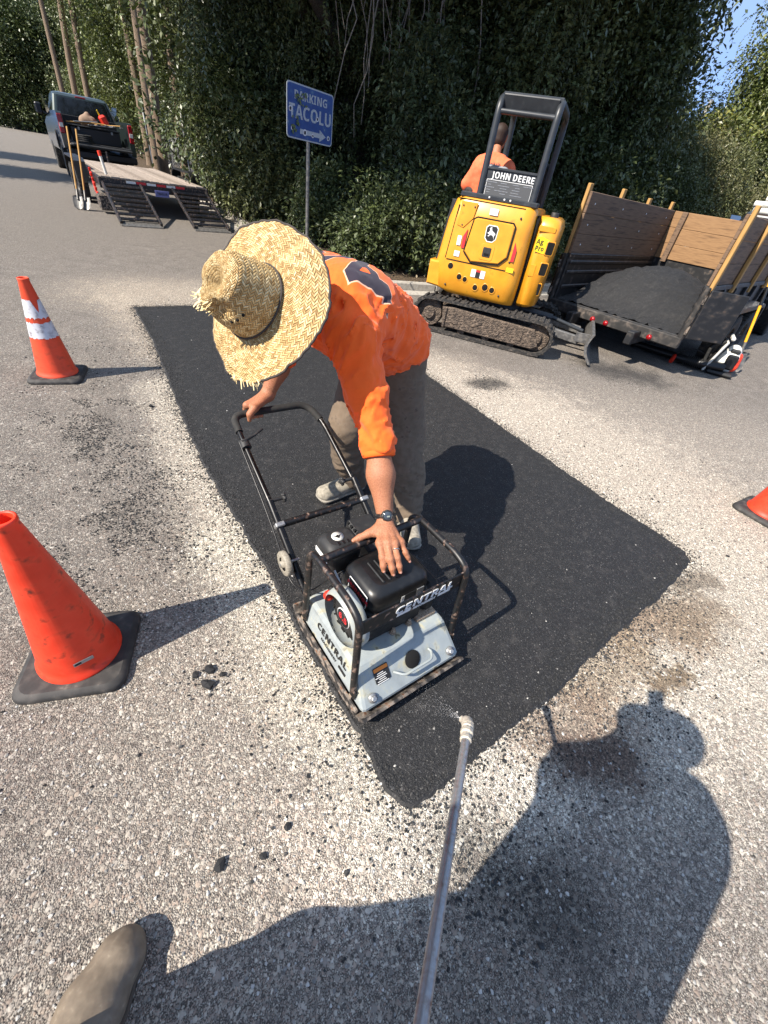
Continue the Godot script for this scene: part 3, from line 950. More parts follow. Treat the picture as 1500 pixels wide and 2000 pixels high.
# ---------------------------------------------------------------- spray wand
func build_wand() -> void:
	worn("wand_paint", [[0.0, Color("#86878a")], [0.5, Color("#9c9d9f")], [0.68, Color("#8f8a86")], [0.8, Color("#7d706a")], [0.9, Color("#6a4c42")], [1.0, Color("#55504e")]], V(5, 5, 5), 0.35, 0.55, 0.02, 51)
	worn("wand_fitting", [[0.0, Color("#a39a8c")], [0.5, Color("#c2b9a9")], [1.0, Color("#8d8273")]], V(9, 9, 9), 0.55, 0.3, 0.03, 52)
	var t := thing("spray_wand", "scuffed silver spray wand with a crusty nozzle held over the patch", "wand", V(0.2, 0.0, -0.2))
	var o := t.position
	var tip := V(0.266, 0.672, -0.425) - o
	var dirn := V(-0.067, 0.098, 0.23).normalized()
	var end := tip + dirn * 0.95
	ptube("lance", [tip, end], 0.0092, M.wand_paint, t, 14)
	var n := B.new()
	var up := dirn
	var xf := Transform3D(Basis(up.cross(V(1, 0, 0)).normalized().cross(up).normalized(), up, up.cross(V(1, 0, 0)).normalized()), tip)
	n.lathe([Vector2(0.0, -0.03), Vector2(0.011, -0.03), Vector2(0.0135, -0.026), Vector2(0.0135, -0.012), Vector2(0.0115, -0.010), Vector2(0.0115, -0.006), Vector2(0.0145, -0.004), Vector2(0.0145, 0.006), Vector2(0.0105, 0.008), Vector2(0.0105, 0.016), Vector2(0.013, 0.018), Vector2(0.013, 0.026), Vector2(0.0095, 0.028)], xf, 10, -1)
	var nz := put("coupling", n, M.wand_fitting, t)
	n = B.new()
	var nd := V(-0.75, -0.35, -0.5).normalized()
	var p0 := tip - dirn * 0.03
	n.tube([p0 + dirn * 0.01, p0 + nd * 0.004, p0 + nd * 0.012, p0 + nd * 0.013, p0 + nd * 0.02], [0.0145, 0.0145, 0.012, 0.0085, 0.0075], 10)
	put("nozzle", n, M.wand_fitting, t)
	n = B.new()
	n.tube([end - dirn * 0.05, end + dirn * 0.1], 0.016, 12)
	put("grip", n, M.rubber, t)
	# the fine spray leaving the nozzle
	var dm := mat("droplet", Color(0.93, 0.93, 0.93), 0.3)
	var b := B.new()
	var q0 := p0 + nd * 0.021 + o
	for k in 900:
		var s := pow(rng.randf(), 1.6) * 0.13
		var a := rng.randf() * TAU
		var r := s * 0.42 * sqrt(rng.randf())
		var e1 := nd.cross(Vector3.UP).normalized()
		var p := q0 + nd * s + (e1 * cos(a) + nd.cross(e1) * sin(a)) * r
		var z := rng.randf_range(0.00016, 0.00042)
		b.sm(-1)
		var c0 := p + V(z, 0, 0)
		var c1 := p + V(-z * 0.5, 0, z)
		var c2 := p + V(-z * 0.5, 0, -z)
		var tp := p + V(0, z, 0)
		var bt := p - V(0, z, 0)
		for f in [[c0, c1], [c1, c2], [c2, c0]]:
			b.tri(f[0], f[1], tp)
			b.tri(f[1], f[0], bt)
	tag(put("spray_mist", b, dm), "fine pale water spray leaving the wand nozzle", "spray", "", "stuff")

# ---------------------------------------------------------------- soft bodies from joined capsules
class Soft:
	var v := PackedVector3Array()
	var idx := PackedInt32Array()
	var mode := 0
	var n1: FastNoiseLite
	var n2: FastNoiseLite
	var D := Vector3.UP
	var S := Vector3.RIGHT
	func fold(p: Vector3) -> float:
		var q := p + Vector3(1, 0.6, 1) * n2.get_noise_3dv(p * 1.8) * 0.055
		if mode == 1:
			var a := 1.0 - absf(n1.get_noise_3d(q.x * 0.55, q.y * 1.9, q.z * 0.55))
			return (0.55 - a * a) * (0.006 + 0.014 * smoothstep(0.62, 0.15, p.y))
		# shirt: folds run down and across, pulled from the shoulder towards the hip
		var u := q.dot(D)
		var s := q.dot(S)
		var a := 1.0 - absf(n1.get_noise_3d(s * 1.5 + u * 0.5, u * 0.55, q.y * 0.6))
		var arm := smoothstep(1.02, 0.86, p.y)
		var b := 1.0 - absf(n1.get_noise_3d(p.x * 0.5 + 7.0, p.y * 2.1 + p.x * 1.2, p.z * 0.6))
		var back := smoothstep(1.24, 1.32, p.y)
		var fine := 1.0 - absf(n1.get_noise_3d(s * 3.4 - u * 1.1 + 3.0, u * 0.9, q.y * 1.2))
		return (0.5 - fine * fine * fine * fine) * 0.009 * (1.0 - 0.5 * back) + (0.6 - a * a) * 0.026 * (1.0 - arm) * (1.0 - 0.75 * back) + (0.6 - b * b) * 0.024 * arm
	func add(bones: Array, cell: float, k: float, cuts := []) -> void:
		# bones: [a, b, ra, rb]; cuts: [point, normal, reach] keep the side the normal points away from
		var lo := Vector3.INF
		var hi := -Vector3.INF
		for b in bones:
			var r: float = maxf(b[2], b[3]) + 2.5 * k + 2.0 * cell
			for p in [b[0], b[1]]:
				lo = lo.min(p - Vector3.ONE * r)
				hi = hi.max(p + Vector3.ONE * r)
		var nx := int((hi.x - lo.x) / cell) + 2
		var ny := int((hi.y - lo.y) / cell) + 2
		var nz := int((hi.z - lo.z) / cell) + 2
		var sxy := nx * ny
		var n := sxy * nz
		var acc := PackedFloat32Array()
		acc.resize(n)
		for b in bones:
			var a: Vector3 = b[0]
			var ba: Vector3 = b[1] - a
			var ra: float = b[2]
			var dr: float = b[3] - ra
			var il := 1.0 / maxf(ba.length_squared(), 1e-9)
			var r: float = maxf(ra, b[3]) + 2.5 * k + cell
			var l0 := ((a.min(b[1]) - Vector3.ONE * r - lo) / cell).floor()
			var l1 := ((a.max(b[1]) + Vector3.ONE * r - lo) / cell).ceil()
			for z in range(maxi(0, int(l0.z)), mini(nz, int(l1.z) + 1)):
				for y in range(maxi(0, int(l0.y)), mini(ny, int(l1.y) + 1)):
					var row := z * sxy + y * nx
					for x in range(maxi(0, int(l0.x)), mini(nx, int(l1.x) + 1)):
						var p := Vector3(lo.x + x * cell - a.x, lo.y + y * cell - a.y, lo.z + z * cell - a.z)
						var t := clampf(p.dot(ba) * il, 0.0, 1.0)
						var d := (p - ba * t).length() - ra - dr * t
						if d < 2.6 * k + cell:
							acc[row + x] += exp(-d / k)
		var f := PackedFloat32Array()
		f.resize(n)
		f.fill(1.0)
		var useful := mode > 0
		for z in nz:
			for y in ny:
				var row := z * sxy + y * nx
				for x in nx:
					var s := acc[row + x]
					if s < 0.02:
						continue
					var d := -k * log(s)
					var p := Vector3(lo.x + x * cell, lo.y + y * cell, lo.z + z * cell)
					if useful and absf(d) < 0.05:
						d += fold(p)
					for c in cuts:
						if p.distance_to(c[0]) < c[2]:
							d = maxf(d, (p - c[0]).dot(c[1]))
					f[row + x] = d
		var id := PackedInt32Array()
		id.resize(n)
		id.fill(-1)
		var far := 4.5 * cell if mode > 0 else 2.0 * cell
		var off := [0, 1, nx, nx + 1, sxy, sxy + 1, sxy + nx, sxy + nx + 1]
		var edges := [[0, 1], [2, 3], [4, 5], [6, 7], [0, 2], [1, 3], [4, 6], [5, 7], [0, 4], [1, 5], [2, 6], [3, 7]]
		for z in nz - 1:
			for y in ny - 1:
				var row := z * sxy + y * nx
				for x in nx - 1:
					var i := row + x
					if absf(f[i]) > far:
						continue
					var inside := 0
					for o in off:
						if f[i + o] < 0.0:
							inside += 1
					if inside == 0 or inside == 8:
						continue
					var m := Vector3.ZERO
					var c := 0
					for e in edges:
						var fa := f[i + off[e[0]]]
						var fb := f[i + off[e[1]]]
						if (fa < 0.0) != (fb < 0.0):
							var t := fa / (fa - fb)
							var pa := Vector3(e[0] & 1, (e[0] >> 1) & 1, e[0] >> 2)
							var pb := Vector3(e[1] & 1, (e[1] >> 1) & 1, e[1] >> 2)
							m += pa.lerp(pb, t)
							c += 1
					id[i] = v.size()
					v.append(lo + (Vector3(x, y, z) + m / c) * cell)
		var ax := [1, nx, sxy]
		for z in range(1, nz - 1):
			for y in range(1, ny - 1):
				var row := z * sxy + y * nx
				for x in range(1, nx - 1):
					var i := row + x
					if id[i] < 0:
						continue
					for a in 3:
						var f0 := f[i]
						var f1 := f[i + ax[a]]
						if (f0 < 0.0) == (f1 < 0.0):
							continue
						var u: int = ax[(a + 1) % 3]
						var w: int = ax[(a + 2) % 3]
						var q := [id[i], id[i - u], id[i - u - w], id[i - w]]
						if q.min() < 0:
							continue
						if f0 < 0.0:
							idx.append_array(PackedInt32Array([q[0], q[2], q[1], q[0], q[3], q[2]]))
						else:
							idx.append_array(PackedInt32Array([q[0], q[1], q[2], q[0], q[2], q[3]]))
	func mesh(origin := Vector3.ZERO, w := 0.0, h := 1.0) -> ArrayMesh:
		var nrm := PackedVector3Array()
		nrm.resize(v.size())
		for k in range(0, idx.size(), 3):
			var c := (v[idx[k + 2]] - v[idx[k]]).cross(v[idx[k + 1]] - v[idx[k]])
			for j in 3:
				nrm[idx[k + j]] += c
		for k in nrm.size():
			nrm[k] = nrm[k].normalized()
		var arr := []
		arr.resize(Mesh.ARRAY_MAX)
		arr[Mesh.ARRAY_VERTEX] = v
		arr[Mesh.ARRAY_NORMAL] = nrm
		arr[Mesh.ARRAY_INDEX] = idx
		if w > 0.0:
			# printed flat across the shoulder blades, reading from the wearer's left
			var uv := PackedVector2Array()
			uv.resize(v.size())
			for k in v.size():
				var q := v[k] - origin
				uv[k] = Vector2(0.5 - q.dot(S) / w, 0.5 - q.dot(D) / h) if nrm[k].y > 0.05 else Vector2(0.02, 0.02)
			arr[Mesh.ARRAY_TEX_UV] = uv
		var m := ArrayMesh.new()
		m.add_surface_from_arrays(Mesh.PRIMITIVE_TRIANGLES, arr)
		return m

func limb(out: Array, pts: Array, rs: Array) -> void:
	for k in pts.size() - 1:
		out.append([pts[k], pts[k + 1], rs[k], rs[k + 1]])

func spread(out: Array, a: Vector3, b: Vector3, sa: Vector3, sb: Vector3, ra: float, rb: float, n := 3) -> void:
	# parallel capsules side by side, so that a trunk is wider than deep
	for k in n:
		var t := -1.0 + 2.0 * k / (n - 1)
		out.append([a + sa * t, b + sb * t, ra, rb])

func head_bones(c: Vector3, up: Vector3, face: Vector3, s := 1.0) -> Array:
	var side := up.cross(face).normalized()
	var o := []
	o.append([c + up * 0.035 * s - face * 0.018 * s, c + up * 0.03 * s + face * 0.012 * s, 0.083 * s, 0.079 * s])
	o.append([c - up * 0.02 * s + face * 0.02 * s, c - up * 0.075 * s + face * 0.045 * s, 0.066 * s, 0.04 * s])
	o.append([c + side * 0.03 * s - up * 0.07 * s + face * 0.02 * s, c - side * 0.03 * s - up * 0.07 * s + face * 0.02 * s, 0.035 * s, 0.035 * s])
	# nose, brow, lips, ears
	o.append([c + up * 0.005 * s + face * 0.088 * s, c - up * 0.03 * s + face * 0.106 * s, 0.008 * s, 0.012 * s])
	o.append([c + side * 0.032 * s + up * 0.022 * s + face * 0.078 * s, c - side * 0.032 * s + up * 0.022 * s + face * 0.078 * s, 0.012 * s, 0.012 * s])
	o.append([c + side * 0.016 * s - up * 0.058 * s + face * 0.086 * s, c - side * 0.016 * s - up * 0.058 * s + face * 0.086 * s, 0.008 * s, 0.008 * s])
	for q in [-1.0, 1.0]:
		o.append([c + side * q * 0.08 * s + up * 0.015 * s, c + side * q * 0.079 * s - up * 0.03 * s, 0.014 * s, 0.009 * s])
	return o

func skin_materials() -> void:
	var m := worn("skin", [[0.0, Color("#7f4c33")], [0.3, Color("#966043")], [0.55, Color("#a56d4e")], [0.8, Color("#b07858")], [1.0, Color("#8f5a42")]], V(9, 9, 9), 0.6, 0.0, 0.03, 61, 5, 0.12)
	m.subsurf_scatter_enabled = true
	m.subsurf_scatter_strength = 0.05
	mat("nail", Color("#c08c78"), 0.35)
	mat("hair", Color("#2a1a12"), 0.7)
	mat("ring_metal", Color("#b9b7b2"), 0.25, 0.9)
	worn("trousers", [[0.0, Color("#5a4e42")], [0.4, Color("#665848")], [0.7, Color("#6e6051")], [0.88, Color("#574b3f")], [0.95, Color("#332b25")], [1.0, Color("#82766a")]], V(2, 2, 2), 0.9, 0.0, 0.02, 62)
	worn("shoe_suede", [[0.0, Color("#5c564d")], [0.5, Color("#8a8375")], [0.8, Color("#a39b8b")], [1.0, Color("#bdb5a3")]], V(3, 3, 3), 0.9, 0.0, 0.02, 63)
	worn("shoe_sole", [[0.0, Color("#6b665d")], [1.0, Color("#a8a193")]], V(4, 4, 4), 0.8, 0.0, 0.02, 64)

func shirt_print(w: int, h: int) -> Image:
	# dark lettering with a pale rim on orange cloth, A I R across the shoulders
	var im := Image.create(w, h, false, Image.FORMAT_RGB8)
	var base := Color("#ff6414")
	var nz := noise(0.05, 4, 71)
	for y in h:
		for x in w:
			var q := nz.get_noise_2d(x, y) * 0.035
			im.set_pixel(x, y, Color(base.r + q, base.g + q * 0.8, base.b + q * 0.5))
	var shapes := [
		[[0.08, 0.80], [0.25, 0.22], [0.33, 0.22], [0.50, 0.80], [0.40, 0.80], [0.365, 0.665], [0.215, 0.665], [0.18, 0.80]],
		[[0.545, 0.25], [0.635, 0.25], [0.635, 0.75], [0.545, 0.75]],
		[[0.71, 0.25], [0.86, 0.25], [0.92, 0.29], [0.93, 0.40], [0.91, 0.49], [0.85, 0.52], [0.94, 0.75], [0.84, 0.75], [0.78, 0.54], [0.79, 0.75], [0.71, 0.75]]]
	var cut := [[[0.29, 0.40], [0.325, 0.55], [0.255, 0.55]], [], [[0.79, 0.34], [0.835, 0.35], [0.85, 0.39], [0.83, 0.43], [0.79, 0.44]]]
	for s in 3:
		var poly := PackedVector2Array()
		for p in shapes[s]:
			poly.append(Vector2(p[0] * w, p[1] * h))
		var hollow := PackedVector2Array()
		for p in cut[s]:
			hollow.append(Vector2(p[0] * w, p[1] * h))
		var rim := Geometry2D.offset_polygon(poly, 4.5)[0]
		var bb := Rect2(rim[0], Vector2.ZERO)
		for p in rim:
			bb = bb.expand(p)
		for y in range(int(bb.position.y), int(bb.end.y) + 1):
			for x in range(int(bb.position.x), int(bb.end.x) + 1):
				var p := Vector2(x, y)
				if not Geometry2D.is_point_in_polygon(p, rim):
					continue
				var dark := Geometry2D.is_point_in_polygon(p, poly)
				if hollow.size() and Geometry2D.is_point_in_polygon(p, hollow):
					continue
				im.set_pixel(x, y, Color("#2b2230") if dark else Color("#e8b494"))
	return im

func weave(size: int) -> Array:
	# plaited straw: rows of slanted flat strands, leaning left and right by turns
	var im := Image.create(size, size, false, Image.FORMAT_RGB8)
	var hm := Image.create(size, size, false, Image.FORMAT_L8)
	var rows := 16
	var cols := 16
	var r := RandomNumberGenerator.new()
	r.seed = 5
	var tone := []
	for k in rows * cols:
		tone.append(r.randf())
	var pal := [Color("#80643a"), Color("#a3824e"), Color("#bd9c66"), Color("#cfb47f"), Color("#decb9e")]
	for y in size:
		var fy := float(y) / size * rows
		var row := int(fy)
		var v := fy - row
		var lean := 1.0 if row % 2 == 0 else -1.0
		for x in size:
			var u := float(x) / size * cols + lean * v * 0.95 + 0.37 * row
			var k := posmod(int(floor(u)), cols)
			var f: float = u - floor(u)
			var t: float = tone[row * cols + k]
			var across := sin(PI * f)
			var along := sin(PI * clampf(v * 0.9 + 0.05, 0.0, 1.0))
			var q := clampf(t * 3.2 + 0.5 + 0.25 * sin(f * 14.0), 0.0, 3.999)
			var c: Color = (pal[int(q)] as Color).lerp(pal[int(q) + 1], q - int(q))
			if across < 0.28 or along < 0.2:
				c = c.lerp(Color("#6e5128"), 0.55)
			im.set_pixel(x, y, c)
			hm.set_pixel(x, y, Color.WHITE * (pow(across, 0.6) * (0.55 + 0.45 * along)))
	return [im, hm]

func hat_brim(nz: FastNoiseLite, a: float, t: float) -> Vector3:
	var r := lerpf(0.097, 0.238, t)
	var ex := 1.0 + 0.1 * (1.0 - t)
	var y := -0.004 - 0.028 * t * t + 0.026 * t * t * sin(2.0 * a + 0.6) + nz.get_noise_2d(cos(a) * 1.5, sin(a) * 1.5) * 0.012 * t
	if t > 0.9:
		r += nz.get_noise_2d(cos(a) * 4.0, sin(a) * 4.0 + 5.0) * 0.006
	return V(cos(a) * r, y, sin(a) * r * ex)

func hat_crown(nz: FastNoiseLite, a: float, t: float) -> Vector3:
	# t 0..1 up the side, 1..2 over the top
	var y := 0.0
	var r := 0.0
	if t <= 1.0:
		y = 0.145 * t - 0.004
		r = lerpf(0.100, 0.074, pow(t, 1.3))
	else:
		r = 0.074 * (2.0 - t)
		y = 0.141 + 0.014 * sin(minf(t - 1.0, 0.35) / 0.35 * PI / 2) - 0.022 * smoothstep(0.4, 1.0, t - 1.0)
	var p := V(cos(a) * r, y, sin(a) * r * 1.14)
	# the two pinches beside the front ridge
	var g := clampf((y - 0.035) / 0.09, 0.0, 1.0)
	for s in [-1.0, 1.0]:
		var c := V(s * 0.056, 0.132, 0.062)
		var q := p.distance_to(c)
		p -= V(p.x, 0, p.z).normalized() * 0.032 * exp(-q * q / 0.0011) * g
		p.y -= 0.012 * exp(-q * q / 0.0009) * g
	p += V(1, 0.4, 1) * nz.get_noise_3d(p.x * 14.0, p.y * 14.0, p.z * 14.0) * 0.006 * clampf(t, 0.0, 1.0)
	return p

func build_hat(parent: Node3D) -> void:
	var w := weave(512)
	var m := mat("straw", Color.WHITE, 0.6)
	m.albedo_texture = ImageTexture.create_from_image(w[0])
	m.heightmap_enabled = true
	m.heightmap_scale = 0.35
	m.heightmap_texture = ImageTexture.create_from_image(w[1])
	var ms := mat("straw_strip", Color("#e0c892"), 0.6)
	mat("hat_binding", Color("#3a332e"), 0.8)
	var hat := Node3D.new()
	hat.name = "straw_hat"
	parent.add_child(hat)
	hat.set_meta("label", "wide-brimmed woven straw hat with a frayed edge")
	var up := V(-0.42, 0.47, 0.78).normalized()
	var face := V(-0.42, -0.62, 0.10)
	face = (face - up * face.dot(up)).normalized()
	hat.transform = Transform3D(Basis(up.cross(face).normalized(), up, face), V(-0.500, 1.250, -1.326))
	var nz := noise(1.6, 3, 81)
	for layer in [0, 1]:
		var st := SurfaceTool.new()
		st.begin(Mesh.PRIMITIVE_TRIANGLES)
		var na := 120
		var nr := 14
		for k in na:
			for j in nr:
				for c in [[0, 0], [1, 0], [1, 1], [0, 0], [1, 1], [0, 1]]:
					var a: float = TAU * (k + c[0]) / na
					var t: float = float(j + c[1]) / nr
					st.set_uv(Vector2(a / TAU * 7.0, lerpf(0.097, 0.238, t) / 0.145))
					st.add_vertex(hat_brim(nz, a, t) - V(0, 0.004 * layer, 0))
		st.generate_normals()
		put("brim" if layer == 0 else "brim_underside", st.commit(), m, hat)
	# crown: tapering, dented on top and pinched in front
	var st := SurfaceTool.new()
	st.begin(Mesh.PRIMITIVE_TRIANGLES)
	for k in 72:
		for j in 30:
			for c in [[0, 0], [1, 0], [1, 1], [0, 0], [1, 1], [0, 1]]:
				var a: float = TAU * (k + c[0]) / 72
				var t: float = 2.0 * float(j + c[1]) / 30
				st.set_uv(Vector2(a / TAU * 4.0, (t * 0.128) / 0.145))
				st.add_vertex(hat_crown(nz, a, t))
	st.generate_normals()
	put("crown", st.commit(), m, hat)
	# dark edge binding, missing along the frayed stretch
	var pts := []
	for k in 121:
		var a := 1.35 + 5.55 * k / 120.0
		pts.append(hat_brim(nz, a, 1.0) + V(0, -0.002, 0))
	ptube("edge_binding", pts, 0.0042, M.hat_binding, hat, 7)
	pts = []
	for k in 49:
		var a := TAU * k / 48
		pts.append(V(cos(a) * 0.1005, 0.004, sin(a) * 0.1005 * 1.14))
	ptube("hat_band", pts, 0.0035, M.hat_binding, hat, 7)
	ptube("chin_cord", rounded([hat_brim(nz, 2.9, 0.05), V(-0.1, -0.06, 0.03), V(-0.105, -0.15, 0.06), V(-0.08, -0.215, 0.09)], 0.03), 0.0025, M.hat_binding, hat, 6)
	for k in 6:
		var a: float = [2.35, 2.62, 2.89, 0.2, 0.45, 0.7][k]
		var e := B.new()
		var p: Vector3 = hat_crown(nz, a, 0.62)
		e.ball(p, V(0.0048, 0.0048, 0.0048), Basis.IDENTITY, 8)
		put("eyelet", e, M.flat_black, hat)
	# loose straws where the edge has frayed and the top has worn through
	var fr := B.new()
	for k in 46:
		var a := rng.randf_range(0.62, 1.34)
		var p: Vector3 = hat_brim(nz, a, rng.randf_range(0.9, 1.0))
		var o := V(cos(a), rng.randf_range(-0.9, 0.5), sin(a)).rotated(Vector3.UP, rng.randfn() * 0.9).normalized() * (0.006 + 0.036 * rng.randf() * rng.randf())
		var wd := V(-sin(a), 0.2, cos(a)) * rng.randf_range(0.0012, 0.0026)
		fr.sm(-1)
		fr.quad(p - wd, p + wd, p + o + wd * 0.5 + V(0, -0.003, 0), p + o - wd * 0.5 + V(0, -0.003, 0))
	for k in 24:
		var a := rng.randf_range(1.0, 2.1)
		var p: Vector3 = hat_crown(nz, a, rng.randf_range(0.86, 1.25))
		var o := V(cos(a) * rng.randf_range(-0.4, 1.0), rng.randf_range(0.1, 0.9), sin(a)).rotated(Vector3.UP, rng.randf_range(-1.2, 1.2)).normalized() * rng.randf_range(0.01, 0.03)
		var wd := o.cross(V(0.3, 1, 0.2)).normalized() * rng.randf_range(0.0014, 0.0028)
		fr.quad(p - wd, p + wd, p + o + wd * 0.6, p + o - wd * 0.6)
	var fo := put("frayed_straw", fr, ms, hat)
	fo.set_meta("kind", "stuff")

func shoe(called: String, parent: Node3D, heel: Vector3, toe: Vector3, up: MeshInstance3D = null) -> void:
	var d := (toe - heel).normalized()
	var s := V(d.z, 0, -d.x)
	var bones := []
	var a := heel + V(0, 0.05, 0)
	var b := toe + V(0, 0.042, 0)
	spread(bones, a + d * 0.02, b - d * 0.05, s * 0.016, s * 0.022, 0.038, 0.034)
	bones.append([a + d * 0.03 + V(0, 0.05, 0), a + d * 0.12 + V(0, 0.025, 0), 0.042, 0.036])
	var so := Soft.new()
	so.add(bones, 0.009, 0.012, [[heel + V(0, 0.018, 0), Vector3.DOWN, 1.0]])
	put(called, so.mesh(), M.shoe_suede, parent)
	bones = []
	spread(bones, heel + V(0, 0.018, 0) + d * 0.02, toe + V(0, 0.018, 0) - d * 0.05, s * 0.02, s * 0.026, 0.04, 0.037)
	so = Soft.new()
	so.add(bones, 0.009, 0.008, [[heel + V(0, 0.003, 0), Vector3.DOWN, 1.0], [heel + V(0, 0.026, 0), Vector3.UP, 1.0]])
	put(called.replace("shoe", "shoe_sole").replace("boot", "boot_sole"), so.mesh(), M.shoe_sole, parent)

func build_worker() -> void:
	var t := thing("person", "worker in orange shirt and wide straw hat bending over the plate compactor", "person", V(-0.1, 0.014, -2.0))
	var w := Node3D.new()  # parts are laid out in the scene's own axes and moved under the thing
	var off := -t.position
	var S := V(0.84, 0, 0.54)
	var P := V(-0.135, 0.975, -2.15)
	var Ch := V(-0.315, 1.18, -1.79)
	var N := V(-0.40, 1.215, -1.61)
	var sl := V(-0.215, 1.125, -1.53)
	var sr := V(-0.565, 1.13, -1.79)
	var el := V(-0.068, 0.83, -1.345)
	var wl := V(0.008, 0.605, -1.19)
	var er := V(-0.605, 0.87, -1.935)
	var wr := V(-0.668, 0.690, -1.875)
	var up := V(-0.42, 0.47, 0.78).normalized()
	var face := V(-0.42, -0.62, 0.10)
	face = (face - up * face.dot(up)).normalized()
	var hc := V(-0.500, 1.250, -1.326) - up * 0.075
	# the body: trunk, arms, neck, legs in one skin
	var body := []
	spread(body, P, Ch, S * 0.07, S * 0.09, 0.11, 0.12)
	body.append([Ch, N, 0.1, 0.06])
	body.append([N, hc - up * 0.06, 0.062, 0.058])
	limb(body, [N.lerp(sl, 0.4), sl, el, el.lerp(wl, 0.42), wl], [0.07, 0.065, 0.04, 0.048, 0.031])
	limb(body, [N.lerp(sr, 0.4), sr, er, er.lerp(wr, 0.3), wr], [0.07, 0.065, 0.04, 0.047, 0.033])
	limb(body, [P + S * 0.1, V(0.05, 0.5, -2.10), V(0.145, 0.12, -1.88)], [0.09, 0.06, 0.04])
	limb(body, [P - S * 0.1, V(-0.30, 0.5, -1.98), V(-0.22, 0.12, -2.14)], [0.09, 0.06, 0.04])
	var so := Soft.new()
	so.add(body, 0.012, 0.014)
	# broad back of the forearm and wrist
	so.add(head_bones(hc, up, face), 0.006, 0.012)
	# left hand spread on the engine cover
	var h := []
	var im := V(0.003, 0.580, -1.077)
	var mm := V(0.031, 0.586, -1.080)
	var rm := V(0.057, 0.584, -1.085)
	var pm := V(0.080, 0.576, -1.104)
	for q in [[im, 0.0125], [mm, 0.0125], [rm, 0.012], [pm, 0.0115]]:
		h.append([wl.lerp(q[0], 0.12) + V(0, -0.004, 0), q[0], 0.02, q[1]])
	h.append([wl, V(-0.02, 0.582, -1.125), 0.022, 0.017])
	limb(h, [im, V(0.021, 0.560, -1.027), V(0.029, 0.538, -1.010), V(0.034, 0.520, -1.002)], [0.0118, 0.0102, 0.0092, 0.0075])
	limb(h, [mm, V(0.050, 0.565, -1.021), V(0.062, 0.540, -1.003), V(0.070, 0.518, -0.996)], [0.0118, 0.0104, 0.0094, 0.0077])
	limb(h, [rm, V(0.075, 0.562, -1.036), V(0.087, 0.538, -1.020), V(0.094, 0.519, -1.012)], [0.0114, 0.0098, 0.0090, 0.0074])
	limb(h, [pm, V(0.101, 0.555, -1.078), V(0.113, 0.538, -1.072), V(0.122, 0.523, -1.069)], [0.0106, 0.0090, 0.0080, 0.0067])
	limb(h, [V(-0.015, 0.588, -1.140), V(-0.044, 0.578, -1.118), V(-0.072, 0.562, -1.107), V(-0.093, 0.553, -1.096)], [0.018, 0.0135, 0.0112, 0.0085])
	# knuckle tendons
	for q in [im, mm, rm, pm]:
		h.append([q + V(0, 0.003, 0), q + V(0, 0.003, 0.002), 0.0115, 0.0115])
	h.append([el.lerp(wl, 0.72), wl, 0.036, 0.029])
	so.add(h, 0.0034, 0.0045)
	# right hand closed on the handlebar
	h = []
	var bd := V(0.756, 0, -0.655)
	var bc := V(-0.700, 0.642, -1.778)
	var near := V(0.655, 0, 0.756)
	for k in 4:
		var c := bc + bd * (-0.034 + 0.0215 * k)
		var kn := c + V(0, 0.026, 0) - near * 0.018
		h.append([wr, kn, 0.024, 0.0135])
		limb(h, [kn, c - near * 0.032 + V(0, -0.002, 0), c - near * 0.02 + V(0, -0.026, 0), c + near * 0.006 + V(0, -0.028, 0)], [0.012, 0.0105, 0.0098, 0.0088])
	limb(h, [wr + near * 0.012, bc + bd * -0.012 + near * 0.024 + V(0, 0.026, 0), bc + bd * -0.038 + near * 0.034 + V(0, 0.004, 0), bc + bd * -0.042 + near * 0.034 + V(0, -0.026, 0)], [0.022, 0.0165, 0.0125, 0.0095])
	h.append([er.lerp(wr, 0.75), wr, 0.037, 0.031])
	so.add(h, 0.0036, 0.006)
	var bm := put("body", so.mesh(), M.skin, t)
	bm.position = off
	# nails, ring
	for q in [[V(0.034, 0.520, -1.002), V(0.029, 0.538, -1.010)], [V(0.070, 0.518, -0.996), V(0.062, 0.540, -1.003)], [V(0.094, 0.519, -1.012), V(0.087, 0.538, -1.020)], [V(0.122, 0.523, -1.069), V(0.113, 0.538, -1.072)], [V(-0.093, 0.553, -1.096), V(-0.072, 0.562, -1.107)]]:
		var d: Vector3 = (q[0] - q[1]).normalized()
		var outw := V(0.25, 0.75, 0.6)
		outw = (outw - d * outw.dot(d)).normalized()
		var nb := B.new()
		nb.ball(q[0] + outw * 0.0058 - d * 0.001, V(0.0052, 0.0022, 0.0068), Basis(outw.cross(d), outw, d), 10)
		put("nail", nb, M.nail, t).position = off
	var rg := B.new()
	var rd := (V(0.075, 0.562, -1.036) - rm).normalized()
	var rc := rm.lerp(V(0.075, 0.562, -1.036), 0.45)
	var pts := []
	var rx := rd.cross(Vector3.UP).normalized()
	for k in 25:
		var a := TAU * k / 24
		pts.append(rc + (rx * cos(a) + rx.cross(rd) * sin(a)) * 0.0112)
	rg.tube(pts, 0.0022, 6, false, 1.6)
	put("finger_ring", rg, M.ring_metal, t).position = off
	# wristwatch
	var wn := Node3D.new()
	wn.name = "wristwatch"
	t.add_child(wn)
	wn.set_meta("label", "black digital wristwatch")
	var fd := (wl - el).normalized()
	var top := V(0.28, 0.55, 0.75)
	top = (top - fd * top.dot(fd)).normalized()
	wn.transform = Transform3D(Basis(top.cross(fd).normalized(), top, fd), wl - fd * 0.012 + off)
	pts = []
	for k in 33:
		var a := TAU * k / 32
		pts.append(V(cos(a) * 0.0345, sin(a) * 0.0305, 0))
	var st := B.new()
	st.tube(pts, 0.0026, 8, false, 4.0)
	put("strap", st, M.black_plastic, wn)
